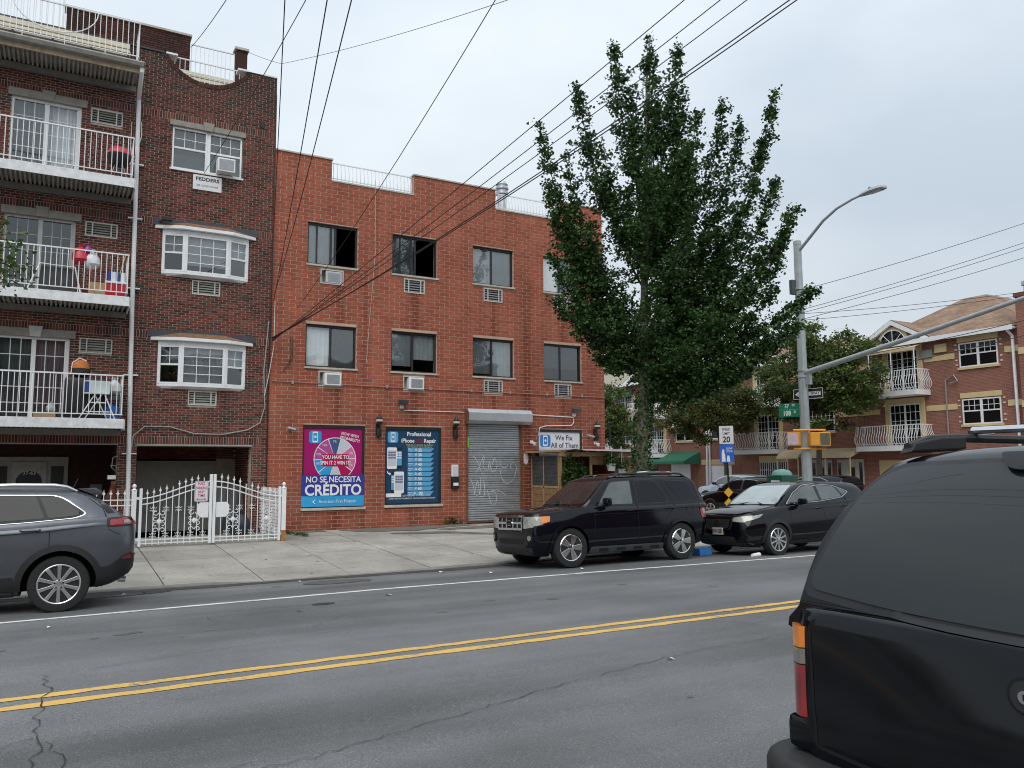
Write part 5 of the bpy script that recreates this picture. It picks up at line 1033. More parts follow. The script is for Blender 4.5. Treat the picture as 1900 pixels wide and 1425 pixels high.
fw = rpoly([(1.58, 1.16, .02), (1.97, 1.60, .08), (2.45, 1.62, .03), (2.40, 1.165, .03)], .03); rw = rpoly([(2.55, 1.17, .03), (2.60, 1.625, .03), (3.12, 1.625, .14), (3.33, 1.22, .05), (3.28, 1.18, .04)], .03); qw = rpoly([(3.36, 1.62, .03), (3.92, 1.60, .05), (4.14, 1.22, .04), (3.66, 1.215, .05)], .03)
for pg, mt in ((fw, TINTL), (rw, TINT), (qw, TINT)): c.side('window_seal', BLKPL, grow(pg, 1.05), off=.003); c.side('side_window', mt, pg, off=.007)
c.rear('rear_window', TINT, rpoly([(-.66, 1.22), (.66, 1.22), (.58, 1.6), (-.58, 1.6)], .06), on=[c.cb], off=.006)
c.front('grille', UNDER, rpoly([(-.46, .73), (.46, .73), (.46, .985), (-.46, .985)], .03), off=.012)
for z in (.745, .86, .975): c.front('grille_bar', CHROME, [(-.47, z - .02), (.47, z - .02), (.47, z + .02), (-.47, z + .02)], off=.03, depth=.03)
for y in (-.46, -.3, -.13, .13, .3, .46): c.front('grille_bar', CHROME, [(y - .018, .73), (y + .018, .73), (y + .018, .98), (y - .018, .98)], off=.028, depth=.03)
c.front('badge', CARBLK2, [(.1 * math.cos(TAU * k / 20), .86 + .045 * math.sin(TAU * k / 20)) for k in range(20)], off=.045, depth=.02, grid=.03); c.front('badge_ring', CHROME, [(.11 * math.cos(TAU * k / 20), .86 + .053 * math.sin(TAU * k / 20)) for k in range(20)], off=.04, depth=.02, grid=.03)
c.front('headlight', LENSW, rpoly([(.50, .75), (.80, .78), (.80, .975), (.50, .975)], .03), off=.012, mirror=True, grid=.04); c.side('headlight_side', LENSW, rpoly([(.11, .8), (.27, .83), (.29, .975), (.11, .975)], .02), off=.012, grid=.04); c.side('turn_signal', LENSA, rpoly([(.24, .84), (.42, .88), (.44, .98), (.26, .975)], .02), off=.016, grid=.04)
c.front('air_intake', UNDER, rpoly([(-.42, .46), (.42, .46), (.5, .56), (-.5, .56)], .03), off=.006); c.front('lower_valance', BLKPL, rpoly([(-.7, .29), (.7, .29), (.72, .40), (-.72, .40)], .03), off=.006); c.front('fog_lamp_ring', UNDER, ring(.68, .58, .09, 18), off=.014, mirror=True, grid=.04); c.front('fog_lamp', LENSG, ring(.69, .58, .05, 14), off=.022, mirror=True, grid=.04)
c.side('sill_panel', GRYPL, rpoly([(1.33, .255), (3.14, .255), (3.12, .37), (1.35, .37)], .03), off=.03, depth=.06)
for i in range(4): c.side('sill_step', BLKPL, rpoly([(1.55 + .42 * i, .285), (1.77 + .42 * i, .285), (1.75 + .42 * i, .335), (1.53 + .42 * i, .335)], .01), off=.036)
for pts in ([(1.46, 1.16), (1.44, .9), (1.44, .4), (1.5, .38)], [(2.5, 1.62), (2.5, 1.16), (2.5, .38)], [(3.25, 1.62), (3.45, 1.18), (3.44, 1.06), (3.25, .9), (3.12, .6), (3.1, .39)], [(.42, 1.01), (1.0, 1.09), (1.42, 1.145)], [(1.46, .98), (3.3, 1.0)]): c.side('panel_gap', GAPM, strip(pts, .009), off=.0016, grid=.1)
c.side('tail_light', LENSR, rpoly([(4.17, .84), (4.36, .84), (4.34, 1.12), (4.14, 1.12)], .03), off=.012); c.rear('tail_light', LENSR, rpoly([(.66, .84), (.8, .84), (.78, 1.12), (.66, 1.12)], .03), off=.012, mirror=True); c.side('tail_light_inset', LENSW, rpoly([(4.22, .91), (4.29, .91), (4.28, 1.04), (4.21, 1.04)], .02), off=.018)
c.side('fuel_door', GAPM, strip(ring(3.86, 1.0, .09, 22), .009), off=.0018, grid=.1)
c.mirror(1.68, 1.215, .85, CARBLK2); c.handle(2.3, 1.03, CARBLK2); c.handle(3.26, 1.05, CARBLK2)
c.rails(2.15, 4.0, .585, 1.71, BLKPL, .022, .06)
for sg in (-1, 1): MB().tube([(2.75, sg * .585, 1.785), (3.0, sg * .585, 1.80), (3.5, sg * .585, 1.80), (3.75, sg * .585, 1.77)], .022, 6).build('rail_cap', CHROME, c.root, local=True, smooth=True)
for x in (2.45, 3.15): MB().tube([(x, -.58, 1.775), (x, .58, 1.775)], .016, 6).build('cross_bar', CHROME, c.root, local=True)
for sg in (-1, 1): MB().tube([(1.18, sg * .45, 1.165), (1.34, sg * .1, 1.22)], .012, 5).build('wiper', BLKPL, c.root, local=True)
# ---------------------------------------------------------------- sloping crossover
def crossover(name, loc, rz, rx, label, pm, glass_w=WSCRB, glass_s=TINTL, plate=None, simple=False, trim=CHROME):
    bk = [(.03, .36, .50, .60, .55, .52, .72, .80, .0), (.06, .28, .62, .72, .56, .62, .78, .86, .01), (.14, .23, .70, .80, .58, .70, .82, .90, .02), (.3, .20, .75, .86, .6, .77, .87, .945, .035), (.55, .19, .78, .90, .62, .80, .91, .985, .04), (.9, .19, .80, .915, .64, .82, .95, 1.02, .04), (1.3, .20, .81, .92, .66, .84, 1.0, 1.055, .02), (2.2, .21, .81, .92, .68, .86, 1.05, 1.09, .01), (3.1, .22, .81, .92, .72, .86, 1.10, 1.13, .01), (3.7, .24, .80, .915, .76, .85, 1.12, 1.15, .01), (4.1, .30, .76, .88, .78, .81, 1.12, 1.15, 0), (4.28, .36, .70, .82, .78, .75, 1.08, 1.12, 0), (4.36, .44, .60, .74, .76, .66, 1.0, 1.05, 0)]
    ck = [(1.0, .98, .78, 1.0, .77, .0, .05), (1.15, 1.0, .80, 1.10, .78, .01, .06), (1.5, 1.03, .82, 1.325, .73, .015, .07), (1.8, 1.05, .83, 1.475, .67, .02, .08), (2.05, 1.06, .84, 1.53, .63, .025, .1), (2.5, 1.07, .84, 1.55, .62, .03, .1), (3.0, 1.09, .84, 1.545, .62, .03, .1), (3.4, 1.1, .83, 1.535, .615, .025, .1), (3.85, 1.11, .81, 1.505, .61, .02, .1), (4.04, 1.12, .79, 1.44, .62, .01, .08), (4.17, 1.12, .76, 1.27, .65, .0, .06), (4.22, 1.11, .74, 1.12, .66, 0, .04)]
    c = Car(name, loc, rz, rx, label, 'car', pm, bk, ck, (.91, 3.56), .34, .92, .215, .385, .245, 10 if not simple else 5, dict(w0=.02, w1=.02, a0=R(90)) if not simple else dict(w0=.03, w1=.05), ALLOY, None, BLKPL, .05)
    c.front('windscreen', glass_w, rpoly([(-.70, 1.08), (.70, 1.08), (.57, 1.48), (-.57, 1.48)], .06), on=[c.cb], off=.006)
    fw = rpoly([(1.36, 1.10, .03), (1.62, 1.29, .05), (2.03, 1.455, .15), (2.37, 1.475, .03), (2.38, 1.135, .03)], .03); rw = rpoly([(2.47, 1.14, .03), (2.47, 1.475, .03), (3.06, 1.43, .06), (3.2, 1.22, .05), (3.08, 1.185, .04)], .03); qw = rpoly([(3.13, 1.41, .03), (3.44, 1.31, .04), (3.26, 1.24, .05)], .02)
    allp = rpoly([(1.31, 1.075, .05), (1.60, 1.31, .05), (2.03, 1.485, .15), (2.4, 1.505, .1), (3.06, 1.46, .1), (3.52, 1.31, .05), (3.2, 1.185, .1), (2.4, 1.11, .1)], .05)
    c.side('window_trim', trim, allp, off=.004); c.side('window_seal', BLKPL, grow(allp, .975), off=.007)
    for pg in (fw, rw, qw): c.side('side_window', glass_s, pg, off=.010)
    c.rear('rear_window', TINT, rpoly([(-.6, 1.16), (.6, 1.16), (.5, 1.4), (-.5, 1.4)], .06), on=[c.cb], off=.006)
    c.front('grille', UNDER, rpoly([(-.36, .56), (.36, .56), (.46, .79), (-.46, .79)], .04), off=.008); c.front('lower_grille', UNDER, rpoly([(-.5, .3), (.5, .3), (.46, .42), (-.46, .42)], .04), off=.006)
    c.front('grille_trim', CHROME, strip([(-.42, .80), (-.33, .6), (-.12, .545), (.12, .545), (.33, .6), (.42, .80)], .035), off=.02, grid=.04)
    c.front('badge', CHROME, strip(ring(0, .70, .062, 20), .02), off=.03, depth=.02, grid=.03); c.front('badge', CHROME, [(-.09, .69), (.09, .69), (.09, .71), (-.09, .71)], off=.032, depth=.02, grid=.05)
    c.front('headlight', LENSW, rpoly([(.44, .74), (.72, .72), (.80, .80), (.78, .86), (.46, .82)], .02), off=.01, mirror=True, grid=.05); c.side('headlight_side', LENSW, rpoly([(.12, .74), (.42, .81), (.56, .885), (.14, .83)], .02), off=.011, grid=.05)
    c.side('air_scoop', BLKPL, rpoly([(.12, .34), (.42, .36), (.44, .44), (.14, .42)], .03), off=.008); c.front('lower_lip', BLKPL, rpoly([(-.66, .24), (.66, .24), (.68, .3), (-.68, .3)], .02), off=.006)
    c.side('sill_panel', BLKPL, rpoly([(1.28, .2), (3.2, .21), (3.2, .33), (1.3, .31)], .03), off=.012); c.side('crease_trim', GAPM, strip([(1.35, .40), (3.2, .44)], .012), off=.004, grid=.1)
    for pts in ([(1.4, 1.1), (1.33, .95), (1.36, .5), (1.4, .33)], [(2.42, 1.49), (2.42, 1.12), (2.45, .34)], [(3.15, 1.42), (3.3, 1.2), (3.26, .95), (3.1, .7), (3.06, .36)], [(.5, .97), (1.0, 1.03)]): c.side('panel_gap', GAPM, strip(pts, .008), off=.0016, grid=.1)
    c.side('tail_light', LENSR, rpoly([(3.95, .93), (4.28, .96), (4.24, 1.08), (3.98, 1.08)], .03), off=.01); c.rear('tail_light', LENSR, rpoly([(.46, .92), (.8, .92), (.74, 1.07), (.48, 1.06)], .03), off=.01, mirror=True)
    c.mirror(1.62, 1.13, .86, CARBLK, (.13, .2, .13)); c.handle(2.28, .97, pm, .2); c.handle(3.1, 1.0, pm, .2)
    if plate:
        c.front('licence_plate', M('plate white', (.4, .4, .36), .5, var=.1), [(-.15, .455), (.15, .455), (.15, .605), (-.15, .605)], off=.03, depth=.03); hx = c.bb.ray_cast(Vector((-3, 0, .53)), Vector((1, 0, 0)))[0].x - .036; mb = MB(); text(mb, plate, (hx, 0, .53), (0, -1, 0), (0, 0, 1), .105, .002, .72); mb.build('plate_number', INKK, c.root, local=True)
    for sg in (-1, 1): MB().tube([(1.02, sg * .45, 1.06), (1.2, sg * .06, 1.13)], .012, 5).build('wiper', BLKPL, c.root, local=True)
    return c
crossover('parked_crossover', (6.55, -9.42, -.025), 0, R(-2), 'black sloping crossover with pale windscreen and V grille behind the boxy SUV', CARBLK, plate='JDW 5281').root.scale = (.965, 1, 1)
crossover('parked_crossover', (16.45, 1.35, -.05), R(-90), 0, 'black crossover parked on the side street behind the speed limit sign', CARBLK, TINT, TINT, simple=True)
crossover('parked_crossover', (24.15, 9.9, -.06), R(-90), 0, 'silver crossover parked across the side street under the honey trees', CARSIL, TINTL, TINTL, simple=True)
crossover('parked_crossover', (24.15, 5.0, -.06), R(-90), 0, 'dark car on the far side street mostly hidden behind the green mailbox', CARBLK, TINTL, TINT, simple=True)
# ---------------------------------------------------------------- graphite SUV at the left edge (tail to the right)
bk = [(0, .4, .50, .62, .6, .55, .8, .88, 0), (.05, .3, .65, .76, .6, .68, .86, .94, .01), (.2, .22, .76, .88, .62, .78, .92, 1.0, .02), (.6, .21, .80, .92, .65, .82, .98, 1.05, .03), (1.2, .21, .82, .93, .7, .85, 1.06, 1.10, .02), (2.2, .22, .83, .93, .74, .875, 1.12, 1.15, .01), (3.2, .23, .83, .93, .78, .88, 1.17, 1.2, .01), (3.8, .25, .82, .93, .82, .88, 1.21, 1.24, .01), (4.15, .29, .80, .925, .84, .87, 1.22, 1.25, .01), (4.35, .36, .76, .89, .84, .83, 1.21, 1.245, 0), (4.46, .44, .70, .83, .84, .77, 1.18, 1.225, 0), (4.52, .52, .60, .75, .82, .68, 1.1, 1.17, 0)]
ck = [(1.1, 1.02, .80, 1.04, .79, 0, .05), (1.5, 1.07, .83, 1.3, .75, .01, .07), (1.85, 1.1, .85, 1.51, .70, .02, .08), (2.2, 1.12, .86, 1.6, .68, .025, .1), (2.8, 1.14, .86, 1.63, .675, .03, .1), (3.4, 1.17, .86, 1.625, .675, .03, .1), (3.75, 1.2, .855, 1.61, .67, .025, .1), (3.9, 1.21, .85, 1.58, .67, .02, .1), (4.05, 1.22, .845, 1.49, .685, .015, .09), (4.2, 1.22, .83, 1.375, .71, .01, .07), (4.36, 1.22, .80, 1.255, .73, 0, .05), (4.4, 1.2, .78, 1.22, .74, 0, .04)]
c = Car('parked_suv', (-9.52, -9.27, -.03), 0, R(-2.2), 'dark grey SUV at the left edge showing its rear wheel and red tail light', 'car', CARGRY, bk, ck, (.92, 3.61), .37, .93, .235, .465, .262, 10, dict(w0=.022, w1=.026, a0=R(90)), ALLOY, None, BLKPL, .06)
qw = rpoly([(3.33, 1.525, .02), (3.60, 1.515, .06), (3.84, 1.30, .05), (3.76, 1.265, .05), (3.45, 1.24, .03)], .03); rw = rpoly([(2.42, 1.19, .03), (2.40, 1.545, .03), (3.29, 1.535, .03), (3.40, 1.24, .03)], .03); fw = rpoly([(1.5, 1.12, .03), (1.95, 1.49, .1), (2.3, 1.545, .03), (2.32, 1.18, .03)], .03)
allp = rpoly([(1.45, 1.09, .05), (1.95, 1.52, .1), (2.35, 1.575, .1), (3.58, 1.55, .14), (3.92, 1.29, .06), (3.78, 1.235, .1), (3.2, 1.19, .1), (2.3, 1.15, .1)], .05)
c.side('window_trim', CHROME, allp, off=.004); c.side('window_seal', BLKPL, grow(allp, .978), off=.007)
for pg, mt in ((fw, TINTL), (rw, TINT), (qw, TINT)): c.side('side_window', mt, pg, off=.010)
c.front('windscreen', WSCR, rpoly([(-.72, 1.1), (.72, 1.1), (.6, 1.55), (-.6, 1.55)], .06), on=[c.cb], off=.006)
c.rear('rear_window', TINT, rpoly([(-.70, 1.27), (.70, 1.27), (.60, 1.53), (-.60, 1.53)], .05), on=[c.cb], off=.006)
c.side('rear_window_side', TINT, rpoly([(4.03, 1.48, .02), (4.10, 1.46, .02), (4.26, 1.29, .02), (4.16, 1.285, .02)], .02), off=.006)
sp_ = MB(); V_ = [(x, y, z) for y in (-.66, -.3, .3, .66) for x, z in ((3.78, 1.635), (4.0, 1.63 + .015), (4.1, 1.585), (4.08, 1.555), (3.95, 1.56))]; n = 5
sp_.add(V_, [(i * n + k, i * n + (k + 1) % n, (i + 1) * n + (k + 1) % n, (i + 1) * n + k) for i in range(3) for k in range(n)] + [tuple(range(n)), tuple(range(3 * n, 4 * n))]); sp_.build('rear_spoiler', CARGRY, c.root, local=True, bevel=.01, smooth=True)
c.side('tail_light', LENSR, rpoly([(4.19, 1.12, .03), (4.19, 1.2, .03), (4.44, 1.215, .02), (4.46, 1.13, .02)], .03), off=.014); c.side('tail_light_surround', BLKPL, rpoly([(4.15, 1.1, .03), (4.15, 1.225, .03), (4.47, 1.235, .02), (4.49, 1.11, .02)], .03), off=.009); c.side('reverse_lamp', LENSW, rpoly([(4.36, 1.15), (4.45, 1.15), (4.44, 1.195), (4.36, 1.19)], .01), off=.018)
c.rear('tail_light', LENSR, rpoly([(.52, 1.12), (.8, 1.12), (.76, 1.2), (.54, 1.2)], .03), off=.012, mirror=True)
low = rpoly([(4.07, .56, .02), (4.2, .57, .1), (4.38, .71, .1), (4.49, .745, .02), (4.495, .54, .02), (4.42, .43, .02), (4.2, .33, .02), (4.04, .29, .02), (4.05, .42, .05)], .03)
c.side('bumper_cladding', BLKPL, low, off=.012, depth=.03, grid=.035); c.rear('bumper_cladding', BLKPL, rpoly([(-.82, .44), (.82, .44), (.82, .72), (-.82, .72)], .05), off=.012); c.side('reflector', LENSR, rpoly([(4.34, .665, .02), (4.43, .715, .02), (4.47, .71, .01), (4.46, .665, .01)], .01), off=.02); c.rear('reflector', LENSR, rpoly([(.56, .66), (.74, .66), (.74, .71), (.56, .71)], .02), off=.02, mirror=True)
c.side('sill_cladding', BLKPL, rpoly([(1.4, .22), (3.1, .23), (3.08, .49), (1.42, .46)], .03), off=.012)
for pts in ([(3.3, 1.58), (3.42, 1.22), (3.47, 1.05), (3.47, .86)], [(2.37, 1.57), (2.38, 1.15), (2.4, .3)], [(3.8, 1.6), (3.95, 1.48), (4.1, 1.36), (4.15, 1.24)], [(4.17, 1.07), (4.3, 1.0), (4.49, .985)]): c.side('panel_gap', GAPM, strip(pts, .009), off=.0016, grid=.08)
c.handle(3.25, 1.085, CARGRY, .25); c.handle(2.25, 1.06, CARGRY, .25); c.mirror(1.7, 1.18, .87, CARGRY)
for sg in (-1, 1): MB().tube([(1.9, sg * .63, 1.6), (2.05, sg * .63, 1.67), (3.0, sg * .63, 1.695), (3.5, sg * .63, 1.685), (3.65, sg * .63, 1.66), (3.78, sg * .63, 1.60)], [.02, .027, .028, .028, .025, .015], 8).build('roof_rail', ALLOY, c.root, local=True, smooth=True)
c.rear('licence_plate', PALE, [(-.16, .95), (.16, .95), (.16, 1.1), (-.16, 1.1)], off=.01)
MB().tube([(4.34, -.5, .36), (4.44, -.5, .35)], .04, 12).build('exhaust', CHROME, c.root, local=True)
MB().tube([(3.72, .2, 1.62), (3.80, .2, 1.80)], .006, 5).build('aerial', BLKPL, c.root, local=True)
# ---------------------------------------------------------------- big black wagon close by on the right (tail towards us)
PRIV = M('privacy glass', (.014, .017, .018), .012, var=0, spec=.5); PRIV.node_tree.nodes['Principled BSDF'].inputs['IOR'].default_value = 1.5
bk = [(0, .5, .6, .7, .7, .7, .9, .98, 0), (.06, .4, .8, .9, .7, .85, 1.0, 1.05, .01), (.3, .36, .9, .97, .75, .92, 1.08, 1.12, .02), (1.0, .36, .94, 1.0, .8, .95, 1.14, 1.18, .02), (1.5, .38, .95, 1.0, .85, .965, 1.2, 1.24, .01), (3, .4, .95, 1.0, .88, .97, 1.22, 1.27, .005), (4.8, .42, .95, 1.0, .9, .972, 1.24, 1.29, .005), (5.35, .46, .93, .995, .92, .968, 1.25, 1.30, 0), (5.48, .50, .91, .98, .92, .955, 1.25, 1.30, 0), (5.545, .53, .88, .955, .92, .93, 1.24, 1.295, 0), (5.58, .56, .82, .91, .92, .885, 1.22, 1.285, 0), (5.59, .58, .76, .86, .92, .84, 1.2, 1.275, 0)]
ck = [(1.35, 1.18, .9, 1.2, .89, 0, .05), (1.9, 1.22, .94, 1.6, .85, .01, .08), (2.2, 1.24, .955, 1.82, .82, .02, .1), (2.5, 1.25, .965, 1.89, .81, .035, .12), (3.5, 1.26, .97, 1.905, .81, .045, .12), (4.7, 1.27, .97, 1.905, .81, .045, .12), (5.0, 1.28, .965, 1.90, .81, .04, .12), (5.13, 1.285, .96, 1.875, .81, .03, .12), (5.23, 1.29, .958, 1.80, .83, .02, .1), (5.34, 1.29, .955, 1.69, .865, .01, .07), (5.43, 1.29, .95, 1.56, .90, 0, .05), (5.5, 1.29, .945, 1.42, .925, 0, .05), (5.545, 1.285, .93, 1.305, .928, 0, .04)]
c = Car('parked_wagon', (2.30, -21.16, .02), R(180), 0, 'large black wagon close to the camera with wide tinted rear window', 'car', CARDUST, bk, ck, (.93, 4.2), .385, 1.0, .265, .45, .215, 6, dict(w0=.03, w1=.05), ALLOY, None, CARDUST, .0)
gl = rpoly([(-.895, 1.355, .07), (-.5, 1.32, .2), (0, 1.31, .2), (.5, 1.32, .2), (.895, 1.355, .07), (.745, 1.85, .15), (0, 1.875, .2), (-.745, 1.85, .15)], .1, 8); sl2 = rpoly([(-.925, 1.325, .07), (-.5, 1.29, .2), (0, 1.28, .2), (.5, 1.29, .2), (.925, 1.325, .07), (.765, 1.87, .15), (0, 1.893, .2), (-.765, 1.87, .15)], .1, 8)
c.rear('window_seal', M('rubber seal', (.012, .012, .013), .55, var=.2), sl2, off=.006, depth=.03, grid=.05, on=[c.cb, c.bb]); rg = c.rear('rear_window', PRIV, gl, off=.012, depth=.01, grid=.05, on=[c.cb, c.bb])
c.rear('brake_lamp_housing', CARDUST, rpoly([(-.2, 1.83, .05), (.2, 1.83, .05), (.27, 1.895, .02), (-.27, 1.895, .02)], .03), off=.035, depth=.05, grid=.04, on=[c.cb])
# wrap-round tail lamps on the corner
for sg in (-1, 1):
    for nm, z0, z1, mt in (('tail_lamp_amber', 1.12, 1.205, LENSA), ('tail_lamp_clear', 1.055, 1.115, LENSG), ('tail_lamp_red', .845, 1.05, LENSRD)):
        mb = MB(); prf = [(5.36, 1.001), (5.46, .994), (5.52, .982), (5.56, .962), (5.58, .94), (5.594, .915), (5.60, .893)]; n = len(prf)
        V_ = [(x, sg * y, z) for z in (z0, z1) for x, y in prf] + [(x - .04, sg * (y - .04), z) for z in (z0, z1) for x, y in prf]
        mb.add(V_, [(i, i + 1, n + i + 1, n + i) for i in range(n - 1)] + [(n + i, n + i + 1, 3 * n + i + 1, 3 * n + i) for i in range(n - 1)] + [(2 * n + i, 2 * n + i + 1, i + 1, i) for i in range(n - 1)] + [(0, n, 3 * n, 2 * n), (n - 1, 3 * n - 1, 4 * n - 1, 2 * n - 1)]); mb.build(nm, mt, c.root, local=True, smooth=True)
    MB().box(5.30, 5.50, min(sg * .905, sg * .985), max(sg * .905, sg * .985), .83, 1.22).build('tail_lamp_housing', LENSRD, c.root, local=True, bevel=.02)
for q in (-1, 1): c.rear('liftgate_gap', GAPM, strip([(q * .845, 1.21), (q * .84, .9), (q * .83, .745)], .012), off=.002)
c.rear('liftgate_gap', GAPM, strip([(-.83, .745), (-.4, .72), (.4, .72), (.83, .745)], .014), off=.002)
c.rear('lock_recess', UNDER, ring(.0, 1.13, .062, 24), off=.004, grid=.03); c.rear('lock_ring', BLKPL, ring(.0, 1.13, .05, 24), off=.008, grid=.03); c.rear('lock_cylinder', CHROME, ring(.0, 1.13, .021, 16), off=.016, grid=.03); c.rear('key_slot', UNDER, [(-.004, 1.12), (.004, 1.12), (.004, 1.14), (-.004, 1.14)], off=.019, grid=.03)
bp = MB(); prf = [(5.44, .50), (5.66, .50), (5.71, .54), (5.71, .66), (5.68, .695), (5.44, .70)]; ws_ = [-1.075, -1.05, -.9, -.4, .4, .9, 1.05, 1.075]; xo = [-.14, -.06, .02, .04, .04, .02, -.06, -.14]
V_ = [(5.44 if k in (0, 5) else x + o_, y, z) for y, o_ in zip(ws_, xo) for k, (x, z) in enumerate(prf)]; n = 6
bp.add(V_, [(i * n + k, i * n + (k + 1) % n, (i + 1) * n + (k + 1) % n, (i + 1) * n + k) for i in range(7) for k in range(n)] + [tuple(range(n)), tuple(range(7 * n, 8 * n))]); bo = bp.build('rear_bumper', BLKPL, c.root, local=True, bevel=.02, smooth=True)
for sg in (-1, 1): MB().box(5.36, 5.585, min(sg * .80, sg * .99), max(sg * .80, sg * .99), .702, .84).build('bumper_corner', CARDUST, c.root, local=True, bevel=.035, smooth=True); MB().prism([(5.50 + .07 * math.cos(a), sg * .84 + .06 * math.sin(a)) for a in [TAU * k / 16 for k in range(16)]], 'z', .70, .712).build('step_pad', BLKPL, bo, local=True)
for sg in (-1, 1):
    o = MB().tube([(2.3, sg * .70, 1.915), (2.5, sg * .70, 1.980), (4.75, sg * .70, 1.985), (4.95, sg * .70, 1.975), (5.1, sg * .70, 1.940)], .02, 8).build('roof_rail', BLKPL, c.root, local=True, smooth=True)
    MB().add([(4.72, sg * .67, 1.935), (5.12, sg * .67, 1.920), (5.08, sg * .67, 1.960), (4.9, sg * .67, 1.985), (4.72, sg * .67, 1.99), (4.72, sg * .73, 1.925), (5.12, sg * .73, 1.910), (5.08, sg * .73, 1.950), (4.9, sg * .73, 1.98), (4.72, sg * .73, 1.985)], [(0, 1, 2, 3, 4), (9, 8, 7, 6, 5), (0, 5, 6, 1), (1, 6, 7, 2), (2, 7, 8, 3), (3, 8, 9, 4), (4, 9, 5, 0)]).build('rail_foot', BLKPL, c.root, local=True, bevel=.008)
for x in (4.62, 3.2): MB().tube([(x, -.70, 2.020), (x, .70, 2.020)], .017, 8).build('cross_bar', ALLOY, c.root, local=True, smooth=True); [MB().tube([(x, q * .70, 1.985), (x, q * .70, 2.020)], .02, 6).build('bar_clamp', BLKPL, c.root, local=True) for q in (-1, 1)]
for pg in (rpoly([(3.9, 1.36), (3.9, 1.76), (5.0, 1.76, .1), (5.22, 1.36)], .05), rpoly([(2.85, 1.34), (2.85, 1.76), (3.78, 1.76), (3.78, 1.35)], .05), rpoly([(1.85, 1.32), (2.3, 1.72, .08), (2.73, 1.76), (2.73, 1.34)], .05)): c.side('side_window', TINT, pg, off=.006)
c.front('windscreen', WSCR, rpoly([(-.8, 1.3), (.8, 1.3), (.7, 1.75), (-.7, 1.75)], .06), on=[c.cb], off=.006); c.mirror(1.95, 1.4, .96, CARDUST, (.14, .22, .2))
# ================================================================ HOUSES ACROSS THE STREET (unseen, added behind the camera to darken the car reflections)
OB = M('dull brown brick', (.16, .075, .055), .9, var=.25, scale=3)
def opp(x0, x1, h, label):
    t = thing('reflection_house', ((x0 + x1) / 2, -33, .0), label, 'building', 'unseen row houses added for dark reflections'); MB().box(x0, x1, -44, -33, -.1, h).build('wall', OB, t); MB().box(x0 - .1, x1 + .1, -44.1, -32.9, h + .001, h + .25).build('roof', STONE, t)
    n = int((x1 - x0) / 2.4)
    for k in range(int(h // 3)):
        for i in range(n): x = lerp(x0, x1, (i + .5) / n); MB().box(x - .5, x + .5, -33, -32.97, 1 + 3 * k, 2.3 + 3 * k).build('window', DKFR, t)
opp(-34, -24, 9.6, 'unseen three storey house added across the street for reflections, farthest left of the row'); opp(-23.9, -13, 9.0, 'unseen three storey house added across the street for reflections, left of the camera'); opp(-12.9, -2, 9.8, 'unseen three storey house added across the street for reflections, behind the camera'); opp(-1.9, 10, 9.0, 'unseen three storey house added across the street for reflections, right of the camera'); opp(10.1, 24, 9.6, 'unseen three storey house added across the street for reflections, farthest right of the row')
# ================================================================ BRICK HOUSES BEYOND THE SIDE STREET (facades x=32, facing -X)
HB = brick_mat('house brick', [(0, (.25, .075, .045)), (1, (.30, .095, .058))])
def house_brick():
    m, t, b = nodes('far house brick'); n = t.nodes.new; l = t.links.new; g = n('ShaderNodeNewGeometry'); sp = n('ShaderNodeSeparateXYZ'); l(g.outputs['Position'], sp.inputs[0]); cb = n('ShaderNodeCombineXYZ'); l(sp.outputs[1], cb.inputs[0]); l(sp.outputs[2], cb.inputs[1])
    bt = n('ShaderNodeTexBrick'); l(cb.outputs[0], bt.inputs['Vector']); bt.inputs['Scale'].default_value = 1; bt.inputs['Brick Width'].default_value = .21; bt.inputs['Row Height'].default_value = .068; bt.inputs['Mortar Size'].default_value = .006; bt.inputs['Color1'].default_value = (.20, .072, .05, 1); bt.inputs['Color2'].default_value = (.265, .10, .07, 1); bt.inputs['Mortar'].default_value = (.33, .22, .165, 1)
    nz = n('ShaderNodeTexNoise'); nz.inputs['Scale'].default_value = .6; nz.inputs['Detail'].default_value = 6; l(g.outputs['Position'], nz.inputs[0]); r0 = n('ShaderNodeMapRange'); l(nz.outputs[0], r0.inputs[0]); r0.inputs[1].default_value = .3; r0.inputs[2].default_value = .7; r0.inputs[3].default_value = .85; r0.inputs[4].default_value = 1.12
    v = n('ShaderNodeVectorMath'); v.operation = 'SCALE'; l(bt.outputs[0], v.inputs[0]); l(r0.outputs[0], v.inputs['Scale']); l(v.outputs[0], b.inputs['Base Color']); b.inputs['Roughness'].default_value = .9; return m

